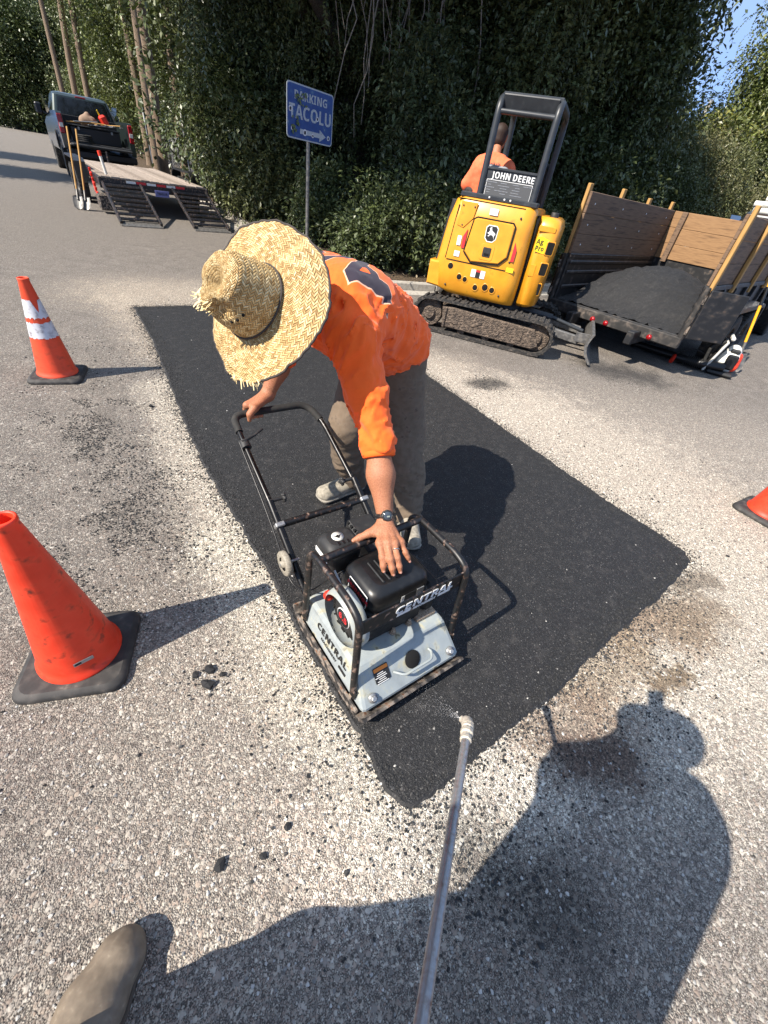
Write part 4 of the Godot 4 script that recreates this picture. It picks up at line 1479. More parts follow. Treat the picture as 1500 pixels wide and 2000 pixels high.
	for k in 9:
		var a := PI * 0.5 + (0.62 + 0.17 * k)
		pbox("strap_rib", V(cos(a) * 0.0365, sin(a) * 0.0325, 0), V(0.003, 0.003, 0.02), M.dull_plastic, wn, 0.001, Basis(Vector3.BACK, a))
	var cs := B.new()
	cs.lathe([Vector2(0.0, 0.026), Vector2(0.0215, 0.026), Vector2(0.0235, 0.031), Vector2(0.0225, 0.037), Vector2(0.0185, 0.040), Vector2(0.0165, 0.0385), Vector2(0.0, 0.0385)], Transform3D.IDENTITY, 8, -1)
	put("watch_case", cs, M.dull_plastic, wn)
	var gl := B.new()
	gl.lathe([Vector2(0.0155, 0.0386), Vector2(0.0150, 0.0394), Vector2(0.0, 0.0394)], Transform3D.IDENTITY, 20)
	put("watch_face", gl, mat("watch_glass", Color("#3d4650"), 0.12), wn)
	pprism("watch_digits", rrect(0.011, 0.006, 0.001), 0.0006, Transform3D(Basis(Vector3.RIGHT, -PI / 2), V(0.002, 0.0398, 0.003)), mat("watch_lcd", Color("#8b9288"), 0.3), wn)
	# hair at the nape
	var hs := Soft.new()
	hs.add([[hc + up * 0.04 - face * 0.02, hc - up * 0.03 - face * 0.045, 0.087, 0.068]], 0.01, 0.01, [[hc - face * 0.005, face, 1.0]])
	put("hair", hs.mesh(), M.hair, t).position = off
	# trousers
	var tr := []
	spread(tr, P + V(0.015, 0.0, -0.015), P.lerp(Ch, 0.12), S * 0.085, S * 0.075, 0.125, 0.1)
	limb(tr, [P + S * 0.095, V(0.045, 0.52, -2.10), V(0.10, 0.3, -1.97), V(0.145, 0.085, -1.875)], [0.125, 0.096, 0.088, 0.078])
	limb(tr, [P - S * 0.095, V(-0.285, 0.52, -1.99), V(-0.27, 0.3, -2.05), V(-0.215, 0.085, -2.13)], [0.118, 0.09, 0.082, 0.072])
	var n1 := noise(7.0, 2, 91)
	var n2 := noise(2.4, 2, 92)
	so = Soft.new()
	so.mode = 1
	so.n1 = n1
	so.n2 = n2
	so.add(tr, 0.0105, 0.016, [[V(0.145, 0.055, -1.87), V(0, -1, 0), 0.2], [V(-0.215, 0.055, -2.13), V(0, -1, 0), 0.2]])
	var tm := put("trousers", so.mesh(), M.trousers, t)
	tm.position = off
	tm.set_meta("label", "grey-brown dusty work trousers")
	# shirt
	var sh := []
	var D := (Ch - P).normalized()
	spread(sh, P + D * 0.0, Ch, S * 0.09, S * 0.105, 0.148, 0.142)
	spread(sh, P + D * 0.12 - V(0, 0.05, 0), Ch - V(0, 0.075, 0), S * 0.05, S * 0.06, 0.13, 0.125)
	spread(sh, Ch, N, S * 0.12, S * 0.05, 0.125, 0.085)
	spread(sh, P.lerp(Ch, 0.4) + V(0, 0.05, 0), Ch.lerp(N, 0.5) + V(0, 0.03, 0), S * 0.09, S * 0.1, 0.12, 0.115)
	limb(sh, [Ch.lerp(sl, 0.5), sl, sl.lerp(el, 0.5), el, el.lerp(wl, 0.2)], [0.11, 0.092, 0.068, 0.053, 0.05])
	limb(sh, [Ch.lerp(sr, 0.5), sr, sr.lerp(er, 0.5), er, er.lerp(wr, 0.2)], [0.11, 0.092, 0.066, 0.052, 0.05])
	var n3 := noise(6.0, 2, 95)
	so = Soft.new()
	so.mode = 2
	so.n1 = n3
	so.n2 = n2
	so.D = D
	so.S = S
	var c1 := el.lerp(wl, 0.16)
	var c2 := er.lerp(wr, 0.12)
	so.add(sh, 0.009, 0.02, [[c1, (wl - el).normalized(), 0.16], [c2, (wr - er).normalized(), 0.12], [N + D * 0.045, D, 0.14], [P - D * 0.035, (-D - V(0, 0.25, 0)).normalized(), 0.3]])
	var pr := mat("shirt_cloth", Color.WHITE, 0.85)
	pr.albedo_texture = ImageTexture.create_from_image(shirt_print(640, 384))
	pr.texture_repeat = false
	pr.rim_enabled = true
	pr.rim = 0.25
	pr.rim_tint = 0.5
	var back_up := D.cross(S)
	if back_up.y < 0.0:
		back_up = -back_up
	var c0 := Ch.lerp(N, 0.25) + S * 0.05 + D * 0.085
	var sm2 := put("shirt", so.mesh(c0, 0.46, 0.276), pr, t)
	sm2.position = off
	sm2.set_meta("label", "bright orange long-sleeved shirt with dark lettering")
	# turned cuff
	for c in [[c1, (wl - el).normalized(), 0.0555], [c2, (wr - er).normalized(), 0.054]]:
		var cb := B.new()
		var xf := Transform3D(Basis(c[1].cross(Vector3.RIGHT).normalized().cross(c[1]).normalized(), c[1], c[1].cross(Vector3.RIGHT).normalized()), c[0])
		cb.lathe([Vector2(c[2] + 0.002, -0.016), Vector2(c[2] + 0.007, -0.012), Vector2(c[2] + 0.006, 0.004), Vector2(c[2] + 0.001, 0.008), Vector2(c[2] - 0.008, 0.004), Vector2(c[2] - 0.01, -0.02)], xf, 28)
		put("cuff", cb, M.shirt_plain, t).position = off
	shoe("shoe", t, V(0.135, -0.0, -1.93) + off + V(0, 0.014, 0), V(0.185, 0.0, -1.645) + off + V(0, 0.014, 0))
	shoe("shoe", t, V(-0.19, 0.0, -2.185) + off + V(0, 0.014, 0), V(-0.415, 0.0, -1.945) + off + V(0, 0.014, 0))
	# hat
	build_hat(t)
	t.get_node("straw_hat").position += off
	w.free()

# ---------------------------------------------------------------- excavator and its operator
func build_excavator() -> void:
	worn("yellow_paint", [[0.0, Color("#c9851a")], [0.5, Color("#d69120")], [0.82, Color("#d99826")], [0.92, Color("#b98420")], [1.0, Color("#7d6030")]], V(0.7, 0.7, 0.7), 0.38, 0.0, 0.012, 101)
	M.yellow_paint.clearcoat_enabled = true
	M.yellow_paint.clearcoat = 0.3
	M.yellow_paint.clearcoat_roughness = 0.25
	worn("charcoal_paint", [[0.0, Color("#25272a")], [0.6, Color("#2d3033")], [0.9, Color("#3b3d3f")], [1.0, Color("#55524d")]], V(1, 1, 1), 0.42, 0.0, 0.015, 102)
	worn("muddy_steel", [[0.0, Color("#3a332e")], [0.45, Color("#54493f")], [0.7, Color("#6b5d50")], [1.0, Color("#85766a")]], V(1.4, 1.4, 1.4), 0.95, 0.0, 0.02, 103, 5, 2.0)
	worn("track_rubber", [[0.0, Color("#1d1c1b")], [0.5, Color("#2b2927")], [0.75, Color("#4a443e")], [1.0, Color("#6e655a")]], V(1.6, 1.6, 1.6), 0.9, 0.0, 0.02, 104, 5, 0.5)
	worn("worn_steel", [[0.0, Color("#4e4d4c")], [0.5, Color("#6d6b68")], [0.8, Color("#85827c")], [1.0, Color("#5c4a3c")]], V(1.5, 1.5, 1.5), 0.5, 0.5, 0.02, 105)
	var t := thing("mini_excavator", "yellow compact excavator on rubber tracks seen from behind", "excavator", V(1.043, 0, -6.65), -0.281)
	# tracks
	for s in [-1.0, 1.0]:
		var tr := Node3D.new()
		tr.name = "track"
		t.add_child(tr, true)
		var cz: float = s * 0.6
		var path := []
		for k in 9:
			var a := -PI / 2 + PI * k / 8
			path.append(Vector2(0.74 + cos(a) * 0.215, 0.225 + sin(a) * 0.215))
		for k in 9:
			var a := PI / 2 + PI * k / 8
			path.append(Vector2(-0.74 + cos(a) * 0.215, 0.225 + sin(a) * 0.215))
		var b := B.new()
		var n := path.size()
		var rs := []
		for k in n + 1:
			var p: Vector2 = path[k % n]
			var c := Vector2(clampf(p.x, -0.74, 0.74), 0.225)
			var d := (p - c).normalized()
			var q := p - d * 0.035
			rs.append(PackedVector3Array([V(p.x, p.y, cz - 0.15), V(p.x, p.y, cz + 0.15), V(q.x, q.y, cz + 0.15), V(q.x, q.y, cz - 0.15)]))
		b.rings(rs, true, false, -1)
		put("belt", b, M.track_rubber, tr)
		# lugs all round the belt
		var total := 0.0
		var lens := []
		for k in n:
			lens.append(total)
			total += path[k].distance_to(path[(k + 1) % n])
		var lug := B.new()
		lug.box(Vector3.ZERO, V(0.034, 0.024, 0.14), Basis.IDENTITY, 0.006)
		var lm := lug.done()
		for k in 46:
			var w := total * k / 46.0
			var j := 0
			while j < n - 1 and lens[j + 1] < w:
				j += 1
			var p: Vector2 = path[j].lerp(path[(j + 1) % n], (w - lens[j]) / path[j].distance_to(path[(j + 1) % n]))
			var c := Vector2(clampf(p.x, -0.74, 0.74), 0.225)
			var d := (p - c).normalized()
			for side in [-1.0, 1.0]:
				var o := put("lug", lm, M.track_rubber, tr)
				o.transform = Transform3D(Basis(V(d.y, -d.x, 0), V(d.x, d.y, 0), V(0, 0, 1)), V(p.x + d.x * 0.006, p.y + d.y * 0.006, cz + side * 0.078 ))
				if k % 2 == 0:
					o.position += V(d.y, -d.x, 0) * 0.022 * side
		# side frame, sprocket and idler
		pprism("side_frame", PackedVector2Array([Vector2(-0.52, 0.1), Vector2(0.72, 0.085), Vector2(0.80, 0.13), Vector2(0.70, 0.325), Vector2(-0.40, 0.36), Vector2(-0.56, 0.345)]), 0.25, Transform3D(Basis.IDENTITY, V(0.0, 0, cz)), M.muddy_steel, tr, 0.012)
		for k in 4:
			pprism("mud_clod", rrect(0.1 + 0.05 * (k % 2), 0.05, 0.02, 3), 0.27, Transform3D(Basis(Vector3.BACK, 0.5 * k), V(-0.35 + 0.3 * k, 0.18 + 0.04 * (k % 2), cz)), M.muddy_steel, tr, 0.012)
		pbox("frame_rib", V(-0.5, 0.22, cz + s * 0.13), V(0.03, 0.25, 0.03), M.muddy_steel, tr, 0.006)
		for x in [-0.74, 0.74]:
			var wh := B.new()
			wh.lathe([Vector2(0.0, 0.1), Vector2(0.07, 0.1), Vector2(0.09, 0.06), Vector2(0.165, 0.06), Vector2(0.175, 0.04), Vector2(0.175, -0.04), Vector2(0.165, -0.06), Vector2(0.0, -0.06)], Transform3D(Basis(Vector3.RIGHT, s * PI / 2), V(x, 0.225, cz)), 18, -1)
			put("sprocket" if x < 0 else "idler", wh, M.muddy_steel, tr)
		for x in [-0.25, 0.1, 0.45]:
			var wh := B.new()
			wh.lathe([Vector2(0.0, 0.08), Vector2(0.05, 0.08), Vector2(0.05, -0.08), Vector2(0.0, -0.08)], Transform3D(Basis(Vector3.RIGHT, PI / 2), V(x, 0.08, cz)), 12)
			put("roller", wh, M.muddy_steel, tr)
	var uc := B.new()
	uc.box(V(0, 0.32, 0), V(0.8, 0.16, 0.95), Basis.IDENTITY, 0.02)
	uc.lathe([Vector2(0.38, 0.38), Vector2(0.38, 0.5), Vector2(0.0, 0.5)], Transform3D.IDENTITY, 28)
	put("carbody", uc, M.charcoal_paint, t)
	# blade on two arms
	for z in [-0.32, 0.32]:
		var ar := B.new()
		ar.bar(V(0.3, 0.33, z), V(1.28, 0.24, z), 0.07, 0.1, 0.01)
		put("blade_arm", ar, M.worn_steel, t)
	var cyl := B.new()
	cyl.tube([V(0.35, 0.4, 0), V(0.85, 0.38, 0)], 0.045, 10)
	cyl.tube([V(0.85, 0.38, 0), V(1.3, 0.3, 0)], 0.025, 10)
	put("blade_cylinder", cyl, M.charcoal_paint, t)
	var bp := PackedVector2Array()
	for k in 8:
		var u := k / 7.0
		bp.append(Vector2(1.38 - 0.075 * sin(PI * u) + 0.09 * (1.0 - u), 0.03 + 0.36 * u))
	for k in 8:
		var u := 1.0 - k / 7.0
		bp.append(Vector2(1.345 - 0.075 * sin(PI * u) + 0.09 * (1.0 - u), 0.03 + 0.36 * u))
	var bl := pprism("dozer_blade", bp, 1.3, Transform3D(Basis.IDENTITY, V(0.05, 0, -0.1)), M.worn_steel, t)
	bl.set_meta("label", "scraped grey dozer blade")
	pbox("blade_lug", V(1.3, 0.3, 0.42), V(0.18, 0.12, 0.012), M.worn_steel, bl, 0.004)
	# upper body: rounded at the back, open towards the front
	var body := B.new()
	var rs := []
	for q in [[0.50, -0.62, 0.30, 0.60, 0.12], [0.56, -0.80, 0.315, 0.66, 0.16], [0.80, -0.815, 0.315, 0.675, 0.16], [1.30, -0.755, 0.30, 0.655, 0.15], [1.50, -0.70, 0.29, 0.63, 0.14], [1.53, -0.66, 0.27, 0.60, 0.12]]:
		var ring := PackedVector3Array()
		for p in rrect(q[2] - q[1], q[3] + 0.55, q[4], 4, (q[1] + q[2]) / 2, (q[3] - 0.55) / 2):
			ring.append(V(p.x, q[0], p.y))
		rs.append(ring)
	body.rings(rs, true, true, 0)
	var bm := put("rear_cowl", body, M.yellow_paint, t)
	bm.set_meta("label", "yellow rear cowl and counterweight")
	var sp := B.new()
	rs = []
	for q in [[0.50, 0.335, 0.50, 0.45], [0.55, 0.33, 0.585, 0.54], [1.38, 0.31, 0.60, 0.50], [1.45, 0.31, 0.575, 0.46], [1.475, 0.32, 0.53, 0.42]]:
		var ring := PackedVector3Array()
		for p in rrect(q[2] - q[1], q[3] + 0.5, 0.09, 4, (q[1] + q[2]) / 2, (q[3] - 0.5) / 2):
			ring.append(V(p.x, q[0], p.y))
		rs.append(ring)
	sp.rings(rs, true, true, 0)
	var spm := put("side_cowl", sp, M.yellow_paint, t)
	pbox("cowl_gap", V(0.318, 1.0, 0.38), V(0.03, 0.94, 0.28), M.flat_black, t, 0.0, Basis(Vector3.BACK, 0.012))
	# left lower skirt
	var sk := B.new()
	sk.prism(PackedVector2Array([Vector2(-0.87, 0.56), Vector2(-0.60, 0.54), Vector2(-0.64, 0.72), Vector2(-0.74, 0.84), Vector2(-0.87, 0.84)]), 0.42, Transform3D(Basis.IDENTITY, V(0, 0, 0.44)), 0.02)
	put("skirt", sk, M.yellow_paint, t)
	pprism("black_trim", PackedVector2Array([Vector2(-0.84, 0.84), Vector2(-0.80, 0.84), Vector2(-0.70, 1.49), Vector2(-0.76, 1.49)]), 0.8, Transform3D(Basis.IDENTITY, V(0, 0, 0.1)), M.dull_plastic, t, 0.01)
	# engine door with its dark seam
	var lean := Basis(Vector3.RIGHT, -0.045)
	var f := Transform3D(lean, V(-0.19, 1.12, 0.668))
	var dp := PackedVector2Array([Vector2(-0.21, 0.215), Vector2(-0.175, 0.235), Vector2(0.255, 0.235), Vector2(0.285, 0.205), Vector2(0.285, -0.10), Vector2(0.20, -0.185), Vector2(-0.14, -0.215), Vector2(-0.25, -0.12)])
	pprism("door_seam", Geometry2D.offset_polygon(dp, 0.014)[0], 0.02, f, M.flat_black, bm)
	var door := pprism("engine_door", dp, 0.04, f, M.yellow_paint, t, 0.012)
	pprism("latch_recess", rrect(0.17, 0.17, 0.03), 0.01, f * Transform3D(Basis.IDENTITY, V(0.03, -0.085, 0.02)), M.yellow_paint, door, 0.003)
	pprism("latch", rrect(0.1, 0.1, 0.01), 0.012, f * Transform3D(Basis.IDENTITY, V(0.03, -0.085, 0.026)), M.dull_plastic, door, 0.003)
	pprism("latch_pull", rrect(0.06, 0.02, 0.004), 0.01, f * Transform3D(Basis.IDENTITY, V(0.03, -0.105, 0.034)), M.flat_black, door)
	# round-shouldered badge with the leaping animal
	var bf := f * Transform3D(Basis.IDENTITY, V(0.03, 0.105, 0.021))
	pprism("badge", PackedVector2Array([Vector2(-0.075, 0.06), Vector2(-0.05, 0.085), Vector2(0.05, 0.085), Vector2(0.075, 0.06), Vector2(0.07, -0.05), Vector2(0.035, -0.085), Vector2(-0.035, -0.085), Vector2(-0.07, -0.05)]), 0.004, bf, M.white_print, door)
	pprism("badge_field", PackedVector2Array([Vector2(-0.066, 0.054), Vector2(-0.045, 0.075), Vector2(0.045, 0.075), Vector2(0.066, 0.054), Vector2(0.061, -0.046), Vector2(0.03, -0.075), Vector2(-0.03, -0.075), Vector2(-0.061, -0.046)]), 0.006, bf, M.black_print, door)
	pprism("badge_emblem", PackedVector2Array([Vector2(-0.05, 0.002), Vector2(-0.03, 0.015), Vector2(-0.02, 0.04), Vector2(-0.035, 0.045), Vector2(-0.022, 0.055), Vector2(-0.028, 0.07), Vector2(-0.014, 0.06), Vector2(-0.004, 0.068), Vector2(-0.006, 0.052), Vector2(0.004, 0.03), Vector2(0.03, 0.018), Vector2(0.047, 0.006), Vector2(0.05, -0.01), Vector2(0.04, -0.004), Vector2(0.038, -0.03), Vector2(0.05, -0.055), Vector2(0.036, -0.035), Vector2(0.02, -0.012), Vector2(-0.012, -0.012), Vector2(-0.026, -0.03), Vector2(-0.042, -0.024), Vector2(-0.028, -0.02), Vector2(-0.022, -0.006)]), 0.008, bf, M.white_print, door)
	# holes as discs of painted shade, stickers and reflectors low on the counterweight
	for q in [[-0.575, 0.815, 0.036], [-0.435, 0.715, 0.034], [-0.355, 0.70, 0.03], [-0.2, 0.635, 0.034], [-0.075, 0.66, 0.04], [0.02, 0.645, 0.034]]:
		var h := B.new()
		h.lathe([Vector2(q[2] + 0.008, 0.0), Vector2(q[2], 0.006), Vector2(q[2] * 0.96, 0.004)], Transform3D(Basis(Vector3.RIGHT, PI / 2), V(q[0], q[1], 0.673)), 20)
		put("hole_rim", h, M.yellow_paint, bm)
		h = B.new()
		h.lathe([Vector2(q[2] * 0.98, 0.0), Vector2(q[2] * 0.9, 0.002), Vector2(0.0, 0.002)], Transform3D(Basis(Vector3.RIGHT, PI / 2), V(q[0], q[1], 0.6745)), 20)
		put("lifting_hole_shade", h, M.flat_black, bm)
	for q in [[-0.475, 1.13, 1.0], [0.165, 1.09, -1.0]]:
		pprism("red_reflector", PackedVector2Array([Vector2(-0.02, -0.1), Vector2(0.02, -0.1), Vector2(0.02, 0.06 + 0.04 * q[2]), Vector2(-0.02, 0.06 - 0.04 * q[2])]), 0.006, Transform3D(lean, V(q[0], q[1], 0.672)), M.red_print, bm)
	pprism("sticker", rrect(0.05, 0.1, 0.004), 0.004, Transform3D(lean, V(-0.535, 1.1, 0.672)), M.white_print, bm)
	pprism("sticker", rrect(0.1, 0.065, 0.004), 0.004, Transform3D(lean, V(-0.195, 1.435, 0.652)), M.white_print, bm)
	pprism("sticker", rrect(0.07, 0.06, 0.004), 0.004, Transform3D(Basis.IDENTITY, V(-0.53, 0.96, 0.677)), M.white_print, bm)
	for q in [[-0.265, M.white_print], [-0.205, M.black_print], [-0.145, M.white_print]]:
		pprism("warning_sticker", rrect(0.06, 0.085, 0.003), 0.004, Transform3D(Basis.IDENTITY, V(q[0], 0.79, 0.6775)), q[1], bm)
	pprism("warning_sticker", rrect(0.056, 0.02, 0.002), 0.006, Transform3D(Basis.IDENTITY, V(-0.205, 0.82, 0.6775)), M.red_print, bm)
	pprism("warning_sticker", rrect(0.09, 0.05, 0.004), 0.004, Transform3D(Basis.IDENTITY, V(0.17, 0.9, 0.677)), M.yellow_print, bm)
	pprism("access_plate", PackedVector2Array([Vector2(-0.1, 0.12), Vector2(0.1, 0.12), Vector2(0.08, -0.03), Vector2(-0.02, -0.14), Vector2(-0.1, -0.12)]), 0.012, Transform3D(lean, V(-0.5, 1.37, 0.654)), M.yellow_paint, bm, 0.004)
	for q in [V(-0.57, 1.45, 0.662), V(-0.43, 1.45, 0.662), V(-0.54, 1.26, 0.668)]:
		var bo := B.new()
		bo.ball(q, V(0.009, 0.009, 0.006), Basis.IDENTITY, 8)
		put("bolt", bo, M.charcoal_paint, bm)
	# seams between counterweight, cowl and tank side
	pbox("panel_seam", V(-0.25, 0.885, 0.6725), V(0.80, 0.009, 0.012), M.flat_black, bm)
	pbox("panel_seam", V(-0.648, 1.17, 0.632), V(0.009, 0.56, 0.05), M.flat_black, bm, 0.0, Basis(Vector3.BACK, -0.075) * Basis(Vector3.RIGHT, -0.05))
	pbox("panel_seam", V(-0.25, 1.512, 0.615), V(0.8, 0.008, 0.03), M.flat_black, bm)
	for q in [V(-0.6, 0.6, 0.672), V(0.12, 0.6, 0.672), V(0.13, 1.42, 0.650), V(0.14, 0.98, 0.674)]:
		var bo := B.new()
		bo.ball(q, V(0.012, 0.012, 0.008), Basis.IDENTITY, 8)
		put("bolt", bo, M.charcoal_paint, bm)
	# vents and the dealer sticker on the side cowl
	for k in 3:
		var sv := Transform3D(Basis(Vector3.UP, 0.35), V(0.545, 1.18 - 0.22 * k, 0.505))
		pprism("vent_frame", rrect(0.105, 0.15, 0.02), 0.012, sv, M.yellow_paint, spm, 0.004)
		pprism("vent", rrect(0.085, 0.128, 0.015), 0.016, sv, M.flat_black, spm)
	var ds := Transform3D(Basis(Vector3.UP, 0.1), V(0.44, 1.2, 0.52))
	pprism("dealer_sticker", PackedVector2Array([Vector2(-0.075, 0.075), Vector2(-0.02, 0.085), Vector2(0.075, 0.06), Vector2(0.08, -0.03), Vector2(0.05, -0.085), Vector2(-0.06, -0.07), Vector2(-0.08, -0.02)]), 0.004, ds, M.yellow_print, spm)
	letters("dealer_lettering", "Ag", 0.05, 0.003, M.black_print, spm, ds * Transform3D(Basis.IDENTITY, V(-0.03, 0.032, 0.003)))
	letters("dealer_lettering", "Pro", 0.05, 0.003, M.black_print, spm, ds * Transform3D(Basis.IDENTITY, V(-0.015, -0.035, 0.003)))
	pprism("side_latch", rrect(0.07, 0.13, 0.01), 0.012, Transform3D(Basis(Vector3.UP, 0.1), V(0.42, 0.93, 0.525)), M.yellow_paint, spm, 0.004)
	pprism("cowl_step", rrect(0.2, 0.06, 0.015), 0.016, Transform3D(Basis(Vector3.UP, 0.12), V(0.45, 1.36, 0.505)), M.yellow_paint, spm, 0.006)
	var cap := B.new()
	cap.lathe([Vector2(0.05, 1.465), Vector2(0.05, 1.515), Vector2(0.042, 1.525), Vector2(0.0, 1.525)], Transform3D(Basis.IDENTITY, V(0.46, 0, 0.2)), 18)
	put("fuel_cap", cap, M.dull_plastic, t)
	# canopy: bent posts, roof, sign panel
	pbox("canopy_base", V(-0.19, 1.555, 0.5), V(0.92, 0.055, 0.2), M.charcoal_paint, t, 0.012)
	for x in [-0.445, 0.19]:
		var post := rounded([V(x, 1.56, 0.5), V(x, 2.42, 0.47), V(x, 2.44, -0.55), V(x, 1.2, -0.62)], 0.16, 6)
		ptube("canopy_post", post, 0.038, M.charcoal_paint, t, 12)
	var rf := B.new()
	rf.box(V(-0.127, 2.45, -0.06), V(0.66, 0.04, 0.86), Basis.IDENTITY, 0.012)
	rf.box(V(-0.127, 2.385, 0.42), V(0.6, 0.13, 0.03), Basis(Vector3.RIGHT, 0.35), 0.008)
	put("canopy_roof", rf, M.charcoal_paint, t)
	ptube("roof_bar", [V(-0.44, 2.3, 0.47), V(0.19, 2.3, 0.47)], 0.026, M.charcoal_paint, t, 10)
	var pn := pbox("sign_panel", V(-0.127, 1.69, 0.49), V(0.6, 0.26, 0.016), M.charcoal_paint, t, 0.004)
	pbox("panel_rail", V(-0.127, 1.825, 0.495), V(0.62, 0.025, 0.035), M.charcoal_paint, pn, 0.005)
	letters("lettering", "JOHN DEERE", 0.062, 0.004, M.white_print, pn, Transform3D(Basis.IDENTITY, V(-0.1, 1.768, 0.5)), 1.02)
	pprism("chart_border", rrect(0.54, 0.15, 0.008), 0.003, Transform3D(Basis.IDENTITY, V(-0.127, 1.652, 0.4985)), M.white_print, pn)
	pprism("chart", rrect(0.53, 0.14, 0.006), 0.004, Transform3D(Basis.IDENTITY, V(-0.127, 1.652, 0.499)), mat("chart_grey", Color("#4a4b4c"), 0.6), pn)
	var cr := RandomNumberGenerator.new()
	cr.seed = 12
	for k in 16:
		pprism("chart_line", rrect(cr.randf_range(0.04, 0.17), 0.006, 0.001, 1), 0.002, Transform3D(Basis.IDENTITY, V(-0.36 + 0.155 * (k / 5) + cr.randf_range(0, 0.03), 1.704 - 0.024 * (k % 5), 0.5018)), M.galvanised, pn)
	for x in [-0.3, -0.12, -0.05]:
		var bo := B.new()
		bo.ball(V(x, 1.56, 0.603), V(0.011, 0.011, 0.006), Basis.IDENTITY, 8)
		put("bolt", bo, M.white_print, t)
	# seat, consoles, boom
	var seat := Soft.new()
	var sb := []
	spread(sb, V(-0.32, 1.42, 0.22), V(-0.34, 1.80, 0.33), V(0.12, 0, 0), V(0.09, 0, 0), 0.06, 0.06)
	spread(sb, V(-0.32, 1.40, 0.2), V(-0.32, 1.42, -0.2), V(0.16, 0, 0), V(0.16, 0, 0), 0.06, 0.06)
	seat.add(sb, 0.02, 0.02)
	put("seat", seat.mesh(), mat("seat_grey", Color("#85868a"), 0.7), t)
	for x in [-0.66, 0.06]:
		pbox("console", V(x, 1.55, -0.1), V(0.14, 0.16, 0.5), M.dull_plastic, t, 0.03)
		ptube("joystick", [V(x, 1.6, -0.3), V(x, 1.78, -0.34)], [0.02, 0.026], M.black_plastic, t, 10)
	pbox("cab_floor", V(-0.2, 0.9, -0.55), V(1.1, 0.05, 0.6), M.charcoal_paint, t, 0.01)
	var hose := B.new()
	for k in 4:
		hose.tube(rounded([V(0.05 + 0.03 * k, 1.45, -0.55), V(0.1 + 0.03 * k, 1.95, -0.62), V(0.13 + 0.02 * k, 2.0, -0.75), V(0.12, 1.3, -0.95)], 0.06), 0.016, 8)
	put("boom_hoses", hose, M.rubber, t)
	var bo2 := B.new()
	bo2.prism(PackedVector2Array([Vector2(0.5, 0.75), Vector2(0.75, 0.7), Vector2(1.4, 1.2), Vector2(2.2, 1.25), Vector2(2.25, 1.4), Vector2(1.35, 1.45), Vector2(0.5, 0.95)]), 0.16, Transform3D(Basis(V(0, 0, -1), V(0, 1, 0), V(1, 0, 0)), V(0.1, 0, 0)), 0.015)
	put("boom", bo2, M.yellow_paint, t)
	bo2 = B.new()
	bo2.prism(PackedVector2Array([Vector2(2.1, 1.5), Vector2(2.35, 1.45), Vector2(2.3, 0.4), Vector2(2.18, 0.4)]), 0.12, Transform3D(Basis(V(0, 0, -1), V(0, 1, 0), V(1, 0, 0)), V(0.1, 0, 0)), 0.012)
	put("dipper_arm", bo2, M.yellow_paint, t)
	bo2 = B.new()
	bo2.prism(PackedVector2Array([Vector2(2.1, 0.45), Vector2(2.4, 0.45), Vector2(2.42, 0.2), Vector2(2.2, 0.04), Vector2(1.95, 0.06), Vector2(1.9, 0.12), Vector2(2.12, 0.16)]), 0.4, Transform3D(Basis(V(0, 0, -1), V(0, 1, 0), V(1, 0, 0)), V(0.1, 0, 0)), 0.012)
	put("bucket", bo2, M.worn_steel, t)

	# operator
	var p := thing("person", "operator in faded orange shirt sitting with back turned in the excavator", "person", V(0.985, -0.03, -6.667), -0.281)
	var bones := []
	var hc := V(-0.40, 2.165, -0.03)
	spread(bones, V(-0.34, 1.48, 0.02), V(-0.37, 1.84, 0.1), V(0.09, 0, 0), V(0.11, 0, 0), 0.11, 0.1)
	limb(bones, [V(-0.38, 1.92, 0.08), V(-0.395, 2.05, 0.02)], [0.065, 0.055])
	limb(bones, [V(-0.54, 1.9, 0.08), V(-0.66, 1.68, 0.06), V(-0.66, 1.76, -0.28)], [0.06, 0.045, 0.032])
	limb(bones, [V(-0.2, 1.88, 0.08), V(-0.06, 1.66, 0.02), V(0.04, 1.76, -0.28)], [0.06, 0.045, 0.032])
	for s in [-1.0, 1.0]:
		limb(bones, [V(-0.34 + s * 0.1, 1.48, 0), V(-0.34 + s * 0.14, 1.5, -0.42), V(-0.34 + s * 0.12, 1.02, -0.5)], [0.085, 0.06, 0.045])
		bones.append([V(-0.34 + s * 0.12, 0.985, -0.48), V(-0.34 + s * 0.13, 0.975, -0.66), 0.045, 0.04])
		# fingers closed on the joystick
		var hx := -0.66 if s < 0 else 0.055
		for k in 4:
			bones.append([V(hx - 0.02, 1.78 - 0.02 * k, -0.30), V(hx + 0.025, 1.78 - 0.02 * k, -0.36), 0.013, 0.011])
		bones.append([V(hx + 0.02, 1.78, -0.29), V(hx + 0.03, 1.8, -0.345), 0.014, 0.011])
	var so := Soft.new()
	so.add(bones, 0.016, 0.016)
	so.add(head_bones(hc, V(0, 1, -0.05).normalized(), V(0.12, -0.05, -1).normalized()), 0.009, 0.012)
	put("body", so.mesh(), M.skin, p)
	so = Soft.new()
	so.add([[hc + V(0, 0.035, 0.02), hc + V(0, -0.02, 0.028), 0.09, 0.078]], 0.012, 0.012, [[hc + V(0, 0, -0.06), V(0, -0.4, -1).normalized(), 1.0]])
	put("hair", so.mesh(), M.hair, p)
	bones = []
	spread(bones, V(-0.34, 1.5, 0.03), V(-0.37, 1.83, 0.1), V(0.11, 0, 0), V(0.125, 0, 0), 0.125, 0.118)
	spread(bones, V(-0.37, 1.86, 0.09), V(-0.385, 1.96, 0.06), V(0.13, 0, 0), V(0.05, 0, 0), 0.09, 0.075)
	limb(bones, [V(-0.54, 1.89, 0.08), V(-0.66, 1.68, 0.06), V(-0.66, 1.74, -0.2)], [0.085, 0.068, 0.05])
